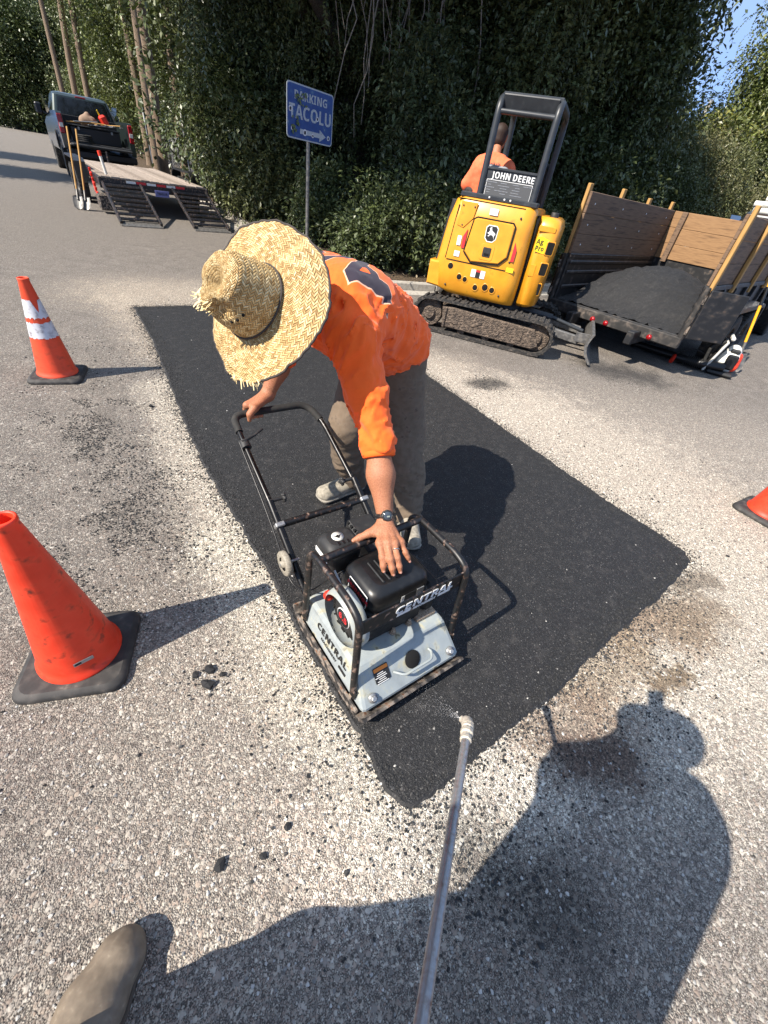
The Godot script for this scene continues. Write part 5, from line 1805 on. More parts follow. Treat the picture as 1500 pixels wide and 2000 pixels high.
	limb(bones, [V(-0.2, 1.88, 0.08), V(-0.06, 1.66, 0.02), V(0.03, 1.74, -0.2)], [0.085, 0.066, 0.05])
	so = Soft.new()
	so.mode = 1
	so.n1 = noise(7.0, 2, 111)
	so.n2 = noise(2.4, 2, 112)
	so.add(bones, 0.014, 0.018, [[V(-0.385, 2.0, 0.04), V(0, 1, -0.2).normalized(), 0.12]])
	var om := put("shirt", so.mesh(), worn("faded_orange", [[0.0, Color("#d9623c")], [0.6, Color("#e2714b")], [1.0, Color("#e8825e")]], V(1.5, 1.5, 1.5), 0.9, 0.0, 0.02, 113), p)
	om.set_meta("label", "faded orange long-sleeved shirt")
	letters("shirt_lettering", "Asphalt", 0.035, 0.004, M.black_print, p, Transform3D(Basis(Vector3.RIGHT, -0.25), V(-0.36, 1.90, 0.213)))
	bones = []
	spread(bones, V(-0.34, 1.46, 0.04), V(-0.34, 1.5, 0.02), V(0.1, 0, 0), V(0.1, 0, 0), 0.12, 0.12)
	for s in [-1.0, 1.0]:
		limb(bones, [V(-0.34 + s * 0.1, 1.48, 0), V(-0.34 + s * 0.14, 1.5, -0.42), V(-0.34 + s * 0.12, 1.06, -0.5)], [0.1, 0.08, 0.065])
	so = Soft.new()
	so.add(bones, 0.018, 0.016)
	put("trousers", so.mesh(), M.trousers, p)

# ---------------------------------------------------------------- trucks, trailers and tools
func wheel(parent: Node3D, at: Vector3, r: float, w: float, rim: Material) -> void:
	# axle along x
	var n := Node3D.new()
	n.name = "wheel"
	parent.add_child(n, true)
	n.position = at
	var xf := Transform3D(Basis(Vector3.BACK, PI / 2), Vector3.ZERO)
	var b := B.new()
	b.lathe([Vector2(r * 0.56, -w * 0.46), Vector2(r * 0.75, -w * 0.52), Vector2(r * 0.93, -w * 0.5), Vector2(r, -w * 0.38), Vector2(r, w * 0.38), Vector2(r * 0.93, w * 0.5), Vector2(r * 0.75, w * 0.52), Vector2(r * 0.56, w * 0.46)], xf, 30)
	var ty := put("tyre", b, M.rubber, n)
	b = B.new()
	for k in 30:
		var a := TAU * k / 30
		for s in [-1.0, 1.0]:
			b.box(V(s * w * 0.3, cos(a + 0.1 * s) * r, sin(a + 0.1 * s) * r), V(w * 0.3, r * 0.05, r * 0.12), Basis(Vector3.RIGHT, a))
	put("tread", b, M.rubber, n).set_meta("kind", "stuff")
	b = B.new()
	b.lathe([Vector2(r * 0.57, w * 0.46), Vector2(r * 0.54, w * 0.3), Vector2(r * 0.3, w * 0.2), Vector2(r * 0.2, w * 0.3), Vector2(0.0, w * 0.32), Vector2(0.0, -w * 0.32), Vector2(r * 0.2, -w * 0.3), Vector2(r * 0.3, -w * 0.2), Vector2(r * 0.54, -w * 0.3), Vector2(r * 0.57, -w * 0.46)], xf, 24)
	put("rim", b, rim, n)
	for k in 6:
		for s in [-1.0, 1.0]:
			var a := TAU * k / 6
			b = B.new()
			b.ball(V(s * w * 0.29, cos(a) * r * 0.26, sin(a) * r * 0.26), V(0.012, 0.012, 0.012), Basis.IDENTITY, 6)
			put("wheel_nut", b, M.galvanised, n)

func pickup(label: String, at: Vector3, turn: float, paint: Material) -> Node3D:
	# tail at z = 0, nose towards -z
	var t := thing("pickup_truck", label, "pickup", at, turn)
	for s in [-1.0, 1.0]:
		# bed side with wheel arch
		var pr := PackedVector2Array([Vector2(-2.1, 0.72), Vector2(-1.78, 0.72)])
		for k in 9:
			var a := PI - PI * k / 8
			pr.append(Vector2(-1.28 + cos(a) * 0.5, 0.72 + sin(a) * 0.42))
		pr.append_array(PackedVector2Array([Vector2(-0.78, 0.72), Vector2(-0.02, 0.78), Vector2(0.0, 1.56), Vector2(-0.04, 1.6), Vector2(-2.1, 1.6)]))
		var xf := Transform3D(Basis(V(0, 0, 1), V(0, 1, 0), V(-1, 0, 0)), V(s * 0.95, 0, 0))
		pprism("bed_side", pr, 0.14, xf, paint, t, 0.03)
		var arch := B.new()
		var pts := []
		for k in 13:
			var a := PI - PI * k / 12
			pts.append(V(s * 1.01, 0.70 + sin(a) * 0.46, -1.28 + cos(a) * 0.54))
		arch.tube(pts, 0.045, 8)
		put("wheel_flare", arch, M.dull_plastic, t)
		pbox("tail_light", V(s * 0.955, 1.33, -0.02), V(0.135, 0.44, 0.08), M.tail_red, t, 0.02)
		pbox("reverse_light", V(s * 0.955, 1.3, 0.022), V(0.1, 0.1, 0.012), M.white_plastic, t, 0.004)
		# front wing and door skin
		pprism("body_side", PackedVector2Array([Vector2(-5.75, 0.62), Vector2(-2.12, 0.62), Vector2(-2.12, 1.5), Vector2(-4.4, 1.45), Vector2(-5.6, 1.3), Vector2(-5.78, 1.1)]), 0.16, Transform3D(Basis(V(0, 0, 1), V(0, 1, 0), V(-1, 0, 0)), V(s * 0.93, 0, 0)), paint, t, 0.03)
		var mi := B.new()
		mi.box(V(s * 1.2, 1.62, -3.75), V(0.2, 0.3, 0.12), Basis.IDENTITY, 0.04)
		mi.bar(V(s * 0.95, 1.5, -3.75), V(s * 1.12, 1.55, -3.75), 0.05, 0.05)
		put("wing_mirror", mi, M.black_plastic, t)
		for z in [-1.28, -4.75]:
			wheel(t, V(s * 0.88, 0.41, z), 0.41, 0.28, M.worn_steel)
	# cab glasshouse
	var b := B.new()
	var rs := []
	for q in [[1.42, 0.97, -4.3, -2.12], [1.52, 0.95, -4.15, -2.14], [2.02, 0.80, -3.45, -2.3], [2.08, 0.76, -3.35, -2.4], [2.1, 0.68, -3.2, -2.5]]:
		var ring := PackedVector3Array()
		for p in rrect(q[1] * 2, q[3] - q[2], 0.12, 3, 0, (q[2] + q[3]) / 2):
			ring.append(V(p.x, q[0], p.y))
		rs.append(ring)
	b.rings(rs, true, true, -1)
	put("cab", b, paint, t)
	pprism("rear_window", PackedVector2Array([Vector2(-0.80, 0.02), Vector2(0.80, 0.02), Vector2(0.68, 0.46), Vector2(0.62, 0.49), Vector2(-0.62, 0.49), Vector2(-0.68, 0.46)]), 0.012, frame(V(0, 1.515, -2.128), V(1, 0, 0), V(0, 0.5, -0.16)), M.dark_glass, t, 0.003)
	pbox("brake_light", V(0, 2.035, -2.32), V(0.3, 0.04, 0.04), M.tail_red, t, 0.008)
	for s in [-1.0, 1.0]:
		pprism("side_window", PackedVector2Array([Vector2(-4.0, 1.52), Vector2(-2.35, 1.52), Vector2(-2.5, 1.96), Vector2(-3.4, 1.98)]), 0.012, Transform3D(Basis(V(0, 0, 1), V(s * 0.3, 1, 0), V(-1, 0, 0)), V(s * (0.955 - 0.3 * 1.52), 0, 0)), M.dark_glass, t)
	pbox("hood", V(0, 1.3, -5.0), V(1.75, 0.32, 1.4), paint, t, 0.1)
	pbox("chassis", V(0, 0.62, -2.9), V(1.5, 0.2, 5.4), M.flat_black, t, 0.02)
	pbox("bed_floor", V(0, 0.93, -1.05), V(1.8, 0.05, 2.1), M.dull_plastic, t, 0.01)
	pbox("bed_front", V(0, 1.25, -2.06), V(1.8, 0.62, 0.05), M.dull_plastic, t, 0.01)
	pbox("tailgate", V(0, 0.9, 0.27), V(1.66, 0.06, 0.52), M.dull_plastic, t, 0.02)
	pbox("rear_bumper", V(0, 0.68, 0.09), V(1.96, 0.2, 0.16), M.black_plastic, t, 0.04)
	pbox("bumper_step", V(0.0, 0.79, 0.12), V(0.7, 0.02, 0.14), M.dull_plastic, t, 0.004)
	pbox("hitch_receiver", V(0, 0.52, 0.05), V(0.1, 0.1, 0.3), M.flat_black, t, 0.01)
	return t

func clutter(t: Vector3, turn: float) -> void:
	# gear in the bed of the truck
	var bs := Basis(Vector3.UP, turn)
	var o := thing("fuel_can", "red plastic fuel can lying on gear in the truck bed", "fuel can", t + bs * V(0.35, 1.47, -0.75), turn)
	pbox("can_body", V(0, 0.16, 0), V(0.22, 0.3, 0.34), M.red_plastic, o, 0.05, Basis(Vector3.BACK, 0.4))
	ptube("can_spout", [V(-0.1, 0.3, 0.05), V(-0.16, 0.42, 0.1)], [0.03, 0.015], M.yellow_print, o)
	o = thing("canvas_sack", "tan canvas sack heaped on gear in the truck bed", "sack", t + bs * V(-0.12, 1.42, -1.0), turn)
	var so := Soft.new()
	so.add([[V(-0.12, 0.12, 0), V(0.14, 0.14, 0.05), 0.15, 0.13], [V(0, 0.24, 0), V(0.02, 0.3, 0), 0.12, 0.08]], 0.025, 0.03)
	put("sack_body", so.mesh(), mat("canvas_tan", Color("#8a7360"), 0.9), o)
	o = thing("tool_box", "long black tool box across the truck bed", "tool box", t + bs * V(0.0, 0.96, -0.85), turn)
	pbox("box_body", V(0, 0.2, 0), V(1.5, 0.4, 0.5), M.black_plastic, o, 0.02)
	pbox("box_lid", V(0, 0.425, 0), V(1.54, 0.05, 0.54), M.dull_plastic, o, 0.015)
	for x in [-0.5, 0.5]:
		pbox("box_latch", V(x, 0.36, 0.262), V(0.06, 0.08, 0.02), M.galvanised, o, 0.004)
	for k in 5:
		o = thing("hand_tool", ["steel-shafted hand tool lying across gear in the truck bed", "wooden-shafted hand tool lying across gear in the truck bed"][(k + 1) % 2], "tool", t + bs * V(-0.5 + 0.22 * k, 1.45, -0.5), turn, "hand tools in the truck bed")
		ptube("shaft", [V(-0.35, 0.03 * (k % 3), 0.2 - 0.1 * k), V(0.4, 0.05 + 0.03 * ((k * 2) % 3), -0.1 + 0.06 * k)], 0.018, M.galvanised if k % 2 else M.stake_wood, o, 8)
		pbox("head", V(0.42, 0.06, -0.1 + 0.06 * k), V(0.1, 0.04, 0.12), M.worn_steel, o, 0.01)
	o = thing("hose_coil", "black rubber hose coiled in the truck bed", "hose", t + bs * V(-0.45, 0.965, -0.15), turn)
	for k in 4:
		var pts := []
		for j in 25:
			var a := TAU * j / 24
			pts.append(V(cos(a) * (0.24 - 0.01 * k), 0.035 + 0.05 * k, sin(a) * (0.24 - 0.012 * k)))
		ptube("coil", pts, 0.026, M.rubber, o, 8)

func shovel(label: String, foot: Vector3, top: Vector3, handle: Material, yellow := false) -> void:
	var t := thing("shovel", label, "shovel", foot)
	var d := (top - foot).normalized()
	var l := foot.distance_to(top)
	ptube("handle", [d * 0.34, d * l], 0.019, handle, t, 10)
	ptube("socket", [d * 0.2, d * 0.42], [0.022, 0.02], M.worn_steel, t, 10)
	var b := B.new()
	var x := d.cross(V(0.3, 0, 1)).normalized()
	var z := x.cross(d)
	var rs := []
	for q in [[0.0, 0.05], [0.04, 0.095], [0.16, 0.11], [0.27, 0.1], [0.29, 0.03]]:
		var ring := PackedVector3Array()
		for k in 7:
			var u := -1.0 + k / 3.0
			ring.append(d * q[0] + x * q[1] * u + z * (0.03 * u * u - 0.01))
		for k in 7:
			var u := 1.0 - k / 3.0
			ring.append(d * q[0] + x * q[1] * u + z * (0.03 * u * u - 0.016))
		rs.append(ring)
	b.rings(rs, true, true, -1)
	put("blade", b, M.worn_steel, t)
	if yellow:
		ptube("grip_sleeve", [d * (l * 0.62), d * (l * 0.78)], 0.021, M.black_plastic, t, 10)
		ptube("grip_sleeve", [d * (l - 0.02), d * l], 0.021, M.black_plastic, t, 10)

func plank_mat(called: String, a: String, b: String, c: String, sd: int, along: Vector3) -> StandardMaterial3D:
	# wood grain drawn out along one axis
	return worn(called, [[0.0, Color(c)], [0.3, Color(a)], [0.55, Color(b)], [0.75, Color(a)], [0.9, Color(b)], [1.0, Color(c)]], along, 0.85, 0.0, 0.02, sd, 5)

func build_flatbed() -> void:
	plank_mat("deck_wood", "#8d8075", "#a3968a", "#5e5349", 121, V(2.4, 1.0, 0.15))
	plank_mat("deck_wood_dark", "#776b61", "#8d8074", "#4a4039", 122, V(2.4, 1.0, 0.15))
	var at := V(-5.80, 0, -10.93)
	var t := thing("flatbed_trailer", "black flatbed equipment trailer with plank deck and lowered ramps", "trailer", at, 0.715)
	for k in 11:
		var w := 0.2
		pbox("deck_plank", V(-1.05 + 0.21 * k, 0.70 + 0.004 * ((k * 5) % 3), -4.35), V(w, 0.045, 5.3), M.deck_wood if (k * 3) % 4 else M.deck_wood_dark, t, 0.006)
	for s in [-1.0, 1.0]:
		pbox("side_rail", V(s * 1.19, 0.64, -4.3), V(0.06, 0.14, 5.5), M.black_steel, t, 0.01)
		# tandem fender and wheels
		pprism("fender", PackedVector2Array([Vector2(-5.35, 0.5), Vector2(-5.2, 0.86), Vector2(-5.0, 0.92), Vector2(-3.4, 0.92), Vector2(-3.2, 0.86), Vector2(-3.05, 0.5), Vector2(-3.1, 0.5), Vector2(-3.24, 0.82), Vector2(-3.42, 0.885), Vector2(-4.98, 0.885), Vector2(-5.16, 0.82), Vector2(-5.3, 0.5)]), 0.26, Transform3D(Basis(V(0, 0, 1), V(0, 1, 0), V(-1, 0, 0)), V(s * 1.37, 0, 0)), M.black_plastic, t)
		for z in [-3.75, -4.65]:
			wheel(t, V(s * 1.37, 0.37, z), 0.37, 0.22, M.black_steel)
		var lr := Node3D.new()
		lr.name = "ramp"
		t.add_child(lr, true)
		var hi := V(0, 0.62, -1.62)
		var lo := V(0, 0.05, 0.02)
		for e in [-1.0, 1.0]:
			var rb := B.new()
			rb.bar(hi + V(s * 0.76 + e * 0.40, 0, 0), lo + V(s * 0.76 + e * 0.40, 0, 0), 0.05, 0.08, 0.008)
			put("ramp_rail", rb, M.black_steel, lr)
		for k in 8:
			var p := hi.lerp(lo, (k + 0.7) / 8.6)
			pbox("rung", p + V(s * 0.76, 0.0, 0), V(0.76, 0.05, 0.05), M.black_steel, lr, 0.006, Basis(Vector3.RIGHT, -0.35))
		pbox("foot_plate", V(s * 0.76, 0.035, -0.03), V(0.84, 0.02, 0.28), M.worn_steel, lr, 0.004, Basis(Vector3.RIGHT, 0.2))
	pbox("tail_beam", V(0, 0.60, -1.66), V(2.42, 0.2, 0.1), M.black_steel, t, 0.012)
	for k in 6:
		pbox("reflective_tape", V(-0.55 + 0.22 * k, 0.66, -1.607), V(0.2, 0.045, 0.008), M.red_print if k % 2 else M.white_print, t)
	var lp := pbox("number_plate", V(0.1, 0.5, -1.6), V(0.32, 0.13, 0.012), mat("plate_blue", Color("#6d6fa0"), 0.5), t, 0.004)
	letters("plate_lettering", "TRAILER", 0.05, 0.004, M.black_print, lp, Transform3D(Basis.IDENTITY, V(0.1, 0.5, -1.592)), 0.9)
	for s in [-1.0, 1.0]:
		var tg := B.new()
		tg.bar(V(s * 0.35, 0.5, -6.9), V(s * 0.05, 0.5, -8.7), 0.08, 0.12, 0.01)
		put("tongue_beam", tg, M.black_steel, t)
	pbox("coupler", V(0, 0.53, -8.85), V(0.12, 0.12, 0.3), M.worn_steel, t, 0.02)
	ptube("jack", [V(0, 0.05, -8.4), V(0, 0.95, -8.4)], 0.035, M.black_steel, t, 10)
	# things standing about it
	var bs := Basis(Vector3.UP, 0.715)
	var mk := thing("marker_post", "short white marker post with an orange cap on the trailer deck", "marker", at + bs * V(-0.98, 0.735, -2.0), 0.715)
	ptube("post", [V(0, 0, 0), V(-0.04, 0.34, 0)], 0.032, M.white_plastic, mk, 12)
	ptube("cap", [V(-0.04, 0.33, 0), V(-0.05, 0.42, 0)], 0.036, M.cone_orange, mk, 12)
	var jk := thing("red_chain_hoist", "red chain binder hanging on the trailer's rear corner", "chain binder", at + bs * V(-1.27, 0.0, -2.3), 0.715)
	for k in 7:
		pbox("link", V(0.0, 0.78 - 0.085 * k, 0.08 * k), V(0.05, 0.09, 0.03 + 0.03 * (k % 2)), M.red_plastic, jk, 0.012, Basis(Vector3.RIGHT, 0.6))
	pbox("lever", V(0, 0.5, 0.15), V(0.04, 0.3, 0.04), M.red_plastic, jk, 0.01, Basis(Vector3.RIGHT, -0.5))
	pbox("storage_bin", V(0.12, 0.22, 0.5), V(0.3, 0.3, 0.4), M.rusty_plate, jk, 0.02)
	shovel("square shovel with pale handle leaning straight up on the flatbed corner", at + bs * V(-1.72, 0.01, -1.95), at + bs * V(-1.47, 1.48, -2.75), M.stake_wood)
	shovel("round shovel with pale handle leaning across the first one at the flatbed", at + bs * V(-1.58, 0.01, -1.9), at + bs * V(-1.30, 1.46, -2.75), M.stake_wood)
	var pk := pickup("dark green pickup with its cluttered bed open, towing the flatbed trailer", at + bs * V(0.02, 0, -9.5), 0.715, M.truck_green)
	pk.scale = V(1.08, 1.12, 1.08)
	clutter(at + bs * V(0.02, 0.11, -9.4), 0.715)

func build_dump_trailer() -> void:
	plank_mat("board_dark", "#64503f", "#755e4a", "#3e3128", 131, V(0.5, 2.6, 0.16))
	plank_mat("board_tan", "#806142", "#91704d", "#59422d", 132, V(0.2, 2.6, 0.5))
	worn("bed_black", [[0.0, Color("#131314")], [0.6, Color("#1d1d1e")], [0.8, Color("#3a3633")], [1.0, Color("#6b5a4c")]], V(1, 1, 1), 0.5, 0.0, 0.015, 133)
	worn("dusty_black", [[0.0, Color("#1a1918")], [0.5, Color("#292725")], [0.75, Color("#4a433d")], [1.0, Color("#75695e")]], V(0.7, 0.7, 0.7), 0.7, 0.0, 0.02, 134)
	# local: x to the right, z back out of the tailgate, forward is -z
	var at := V(2.69, 0, -6.58)
	var turn := -0.734
	var bs := Basis(Vector3.UP, turn)
	var t := thing("dump_trailer", "black dump trailer with plank side boards and its rear doors swung open", "trailer", at, turn)
	var len := 3.4
	pbox("bed_floor", V(0, 0.48, -len / 2), V(1.84, 0.06, len), M.bed_black, t, 0.008)
	pbox("frame_beam", V(-0.45, 0.36, -len / 2), V(0.1, 0.16, len + 0.6), M.bed_black, t, 0.01)
	pbox("frame_beam", V(0.45, 0.36, -len / 2), V(0.1, 0.16, len + 0.6), M.bed_black, t, 0.01)
	pbox("tail_sill", V(0, 0.43, 0.02), V(1.98, 0.14, 0.09), M.dusty_black, t, 0.012)
	for x in [-0.2, 0.0, 0.62]:
		var l := B.new()
		l.lathe([Vector2(0.035, 0.0), Vector2(0.033, 0.015), Vector2(0.0, 0.02)], Transform3D(Basis(Vector3.RIGHT, PI / 2), V(x, 0.4, 0.066)), 14)
		put("tail_light", l, M.tail_red, t)
	for s in [-1.0, 1.0]:
		var w := pbox("steel_side", V(s * 0.93, 0.77, -len / 2), V(0.05, 0.58, len), M.bed_black, t, 0.008)
		for y in [0.66, 0.85, 0.98]:
			pbox("pressed_ridge", V(s * 0.9, y, -len / 2), V(0.03, 0.05, len - 0.1), M.bed_black, w, 0.012)
		pbox("top_rail", V(s * 0.94, 1.06, -len / 2), V(0.09, 0.06, len), M.bed_black, w, 0.01)
		for k in 6:
			pbox("side_post", V(s * 0.975, 0.76, -0.06 - k * 0.65), V(0.05, 0.56, 0.07), M.bed_black, w, 0.008)
		# three long boards a side and their stakes
		for k in 3:
			pbox("side_board", V(s * 0.935, 1.205 + 0.238 * k, -len / 2 + 0.01 * k), V(0.04, 0.2365, len - 0.03 * k), M.board_dark, t, 0.006, Basis(Vector3.BACK, 0.004 * k))
		for k in 4:
			var z := -0.03 - k * 1.08
			pbox("stake", V(s * 0.985, 1.42 + 0.03 * ((k * 3) % 2), z), V(0.045, 0.92, 0.09), M.stake_wood, t, 0.006)
		for k in 3:
			for j in 4:
				var b := B.new()
				b.ball(V(s * 0.913, 1.2 + 0.238 * k, -0.2 - j * 0.95), V(0.006, 0.012, 0.012), Basis.IDENTITY, 6)
				put("screw_head", b, M.white_print, t)
		for z in [-1.35, -2.2]:
			wheel(t, V(s * 1.13, 0.37, z), 0.37, 0.22, M.black_steel)
		pprism("fender", PackedVector2Array([Vector2(-2.8, 0.5), Vector2(-2.65, 0.82), Vector2(-2.5, 0.85), Vector2(-1.05, 0.85), Vector2(-0.9, 0.82), Vector2(-0.75, 0.5), Vector2(-0.8, 0.5), Vector2(-0.94, 0.79), Vector2(-2.6, 0.79), Vector2(-2.75, 0.5)]), 0.24, Transform3D(Basis(V(0, 0, 1), V(0, 1, 0), V(-1, 0, 0)), V(s * 1.13, 0, 0)), M.bed_black, t)
		pbox("corner_post", V(s * 0.965, 0.78, 0.02), V(0.06, 0.6, 0.08), M.dusty_black, t, 0.01)
		for y in [0.6, 0.95]:
			ptube("hinge", [V(s * 1.0, y - 0.05, 0.06), V(s * 1.0, y + 0.05, 0.06)], 0.022, M.rusty_plate, t, 10)
	for k in 3:
		pbox("front_board", V(0, 1.205 + 0.238 * k, -len + 0.03), V(1.82, 0.2365, 0.04), M.board_tan, t, 0.006)
	pbox("steel_front", V(0, 0.79, -len), V(1.84, 0.62, 0.05), M.bed_black, t, 0.01)
	for x in [-0.72, 0.78]:
		pbox("front_stake", V(x, 1.42, -len + 0.08), V(0.09, 0.76, 0.045), M.board_dark, t, 0.006)
	# doors: the right one swung out along the side, the left folded back out of the way
	var dr := pbox("rear_door", V(1.19, 0.79, -0.07), V(0.46, 0.55, 0.04), M.bed_black, t, 0.008, Basis(Vector3.UP, 0.75))
	dr.set_meta("label", "black steel door swung out to the right")
	var dl := pbox("rear_door", V(-1.04, 0.79, -0.36), V(0.04, 0.55, 0.7), M.bed_black, t, 0.008)
	pbox("tongue", V(0, 0.42, -len - 0.6), V(0.12, 0.12, 1.3), M.bed_black, t, 0.01)
	pbox("pump_box", V(0, 0.62, -len - 0.3), V(0.5, 0.4, 0.35), M.bed_black, t, 0.02)
	# the heap of hot mix
	var b := B.new()
	b.sm(0)
	var nz := noise(2.0, 5, 141)
	var g := []
	for i in 41:
		var row := []
		for j in 49:
			var x := -0.9 + 1.8 * i / 40.0
			var z := -0.02 - 3.2 * j / 48.0
			var h := 0.46 * exp(-pow((x + 0.02) / 0.85, 2.0) * 0.9) * smoothstep(0.05, -1.25, z) * smoothstep(-3.3, -1.7, z) + 0.1 * smoothstep(0.0, -0.6, z) * smoothstep(-3.2, -2.4, z)
			h *= smoothstep(0.9, 0.7, -x) * 0.75 + 0.25
			row.append(V(x, 0.515 + h + nz.get_noise_2d(x * 5.0, z * 5.0) * 0.035 + nz.get_noise_2d(x * 26.0, z * 26.0) * 0.022, z))
		g.append(row)
	for i in 40:
		for j in 48:
			b.quad(g[i][j], g[i + 1][j], g[i + 1][j + 1], g[i][j + 1])
	var heap := put("asphalt_heap", b, M.fresh_asphalt, null)
	heap.position = at
	heap.rotation.y = turn
	tag(heap, "heap of hot black asphalt mix in the dump trailer bed", "asphalt", "", "stuff")
	# white pipes laid over the front boards
	for k in 7:
		var o := thing("plastic_pipe", ["thick white plastic pipe resting on top of the dump trailer boards", "thin white plastic pipe resting on top of the dump trailer boards"][k % 2], "pipe", at + bs * V(0.45 + 0.0 * k, 1.9, -len + 0.1), turn, "white plastic pipes on the dump trailer")
		var r := 0.045 if k % 2 == 0 else 0.03
		var y := 0.05 + 0.085 * (k / 3)
		var z := -0.18 + 0.12 * (k % 3)
		ptube("pipe_wall", [V(-0.25 + 0.05 * ((k * 3) % 4), y, z), V(1.75, y + 0.02, z - 0.1 + 0.03 * k)], r, M.white_plastic, o, 12)
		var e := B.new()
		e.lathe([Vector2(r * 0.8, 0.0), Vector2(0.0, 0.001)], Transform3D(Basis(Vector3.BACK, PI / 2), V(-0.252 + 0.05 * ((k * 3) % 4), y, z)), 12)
		put("pipe_bore_shade", e, M.flat_black, o)  # flat end disc, shade of the bore put into its colour
	# the truck in front of it
	pickup("dark grey pickup ahead of the dump trailer, showing its rear wheel", at + bs * V(0.1, 0, -4.75), turn, M.truck_grey)
	# yellow-handled rake leaning on the door
	shovel("shovel with a yellow fibreglass handle propped against the dump trailer door", V(4.86, 0.01, -6.72), V(4.72, 1.42, -7.05), M.yellow_fibre, true)
	# backpack blower on the road
	var o := thing("backpack_blower", "white and orange backpack leaf blower lying beside the dump trailer", "leaf blower", V(4.50, 0.0, -6.52), -0.45)
	var so := Soft.new()
	so.add([[V(0.0, 0.17, 0.0), V(0.04, 0.33, -0.02), 0.11, 0.085], [V(0.06, 0.14, 0), V(0.08, 0.24, 0), 0.1, 0.085]], 0.014, 0.02)
	put("engine_cover", so.mesh(), M.white_plastic, o)
	so = Soft.new()
	so.add([[V(0.12, 0.14, 0.01), V(0.12, 0.27, 0), 0.075, 0.06]], 0.014, 0.02)
	put("orange_shroud", so.mesh(), M.cone_orange, o)
	pbox("cylinder_shroud", V(0.06, 0.2, 0.1), V(0.14, 0.2, 0.05), M.black_plastic, o, 0.02)
	pbox("muffler_grille", V(0.05, 0.34, 0.02), V(0.12, 0.06, 0.14), M.dull_plastic, o, 0.02)
	pbox("back_plate", V(-0.16, 0.24, 0.06), V(0.03, 0.44, 0.3), M.white_plastic, o, 0.012, Basis(Vector3.BACK, -0.25))
	pbox("back_pad", V(-0.19, 0.2, 0.06), V(0.04, 0.2, 0.24), M.black_plastic, o, 0.015, Basis(Vector3.BACK, -0.25))
	for z in [-0.06, 0.16]:
		ptube("shoulder_strap", rounded([V(-0.13, 0.45, z), V(-0.27, 0.36, z), V(-0.25, 0.15, z), V(-0.2, 0.06, z)], 0.06), 0.022, M.rubber, o, 8)
	pbox("top_grip", V(-0.08, 0.5, 0.05), V(0.05, 0.05, 0.32), M.white_plastic, o, 0.015)
	pbox("base_frame", V(0.0, 0.04, 0.05), V(0.34, 0.05, 0.32), M.dull_plastic, o, 0.02)
	ptube("blower_tube", rounded([V(0.02, 0.12, 0.12), V(-0.25, 0.1, 0.16), V(-0.5, 0.09, 0.1), V(-1.25, 0.075, -0.12)], 0.1), [0.06, 0.062, 0.062, 0.062, 0.06, 0.058, 0.055, 0.055, 0.055, 0.055, 0.055, 0.055, 0.055, 0.05], M.black_plastic, o, 14)
	for k in 8:
		ptube("bellows_ring", [V(-0.27 - 0.025 * k, 0.1, 0.157 - 0.006 * k), V(-0.28 - 0.025 * k, 0.1, 0.155 - 0.006 * k)], 0.07, M.rubber, o, 14)
	ptube("control_grip", [V(-0.62, 0.1, 0.1), V(-0.64, 0.04, 0.24)], 0.028, M.red_plastic, o, 10)
	ptube("control_cable", rounded([V(-0.62, 0.12, 0.1), V(-0.45, 0.27, 0.1), V(-0.2, 0.2, 0.1)], 0.1), 0.008, M.black_plastic, o, 6)

func build_vehicles() -> void:
	mat("dark_glass", Color("#0b0d0f"), 0.06, 0.0, 0.6)
	mat("tail_red", Color("#8e1016"), 0.25)
	plank_mat("stake_wood", "#a07a45", "#b18a51", "#7a5a30", 123, V(2.5, 0.2, 2.5))
	worn("yellow_fibre", [[0.0, Color("#d99a16")], [1.0, Color("#e8aa22")]], V(2, 2, 2), 0.45, 0.0, 0.02, 124)
	for q in [["truck_green", "#2f3a38", 125], ["truck_grey", "#2b2d30", 126]]:
		var m := mat(q[0], Color(q[1]), 0.3, 0.35)
		m.clearcoat_enabled = true
		m.clearcoat = 0.7
		m.clearcoat_roughness = 0.1
	build_flatbed()
	build_dump_trailer()

# ---------------------------------------------------------------- verge, kerb, sign, fence
const KERB := [[-66.0, -86.0], [-23.0, -34.0], [-11.5, -20.6], [-7.35, -16.4], [-5.72, -14.1], [-4.34, -11.93], [-3.25, -10.1], [-2.5, -8.75], [-1.2, -8.25], [0.35, -9.0], [2.2, -10.6], [5.5, -13.6], [11.0, -17.2], [30.0, -25.0], [70.0, -30.0]]

func kerb_points(step: float) -> Array:
	var c := Curve3D.new()
	for k in KERB.size():
		var p := V(KERB[k][0], 0, KERB[k][1])
		var tn := Vector3.ZERO
		if k > 0 and k < KERB.size() - 1:
			var a := V(KERB[k - 1][0], 0, KERB[k - 1][1])
			var b := V(KERB[k + 1][0], 0, KERB[k + 1][1])
			tn = (b - a).normalized() * minf(p.distance_to(a), p.distance_to(b)) * 0.3
		c.add_point(p, -tn, tn)
	c.bake_interval = 0.1
	var out := []
	var l := c.get_baked_length()
	var n := int(l / step)
	for k in n + 1:
		out.append(c.sample_baked(l * k / n))
	return out

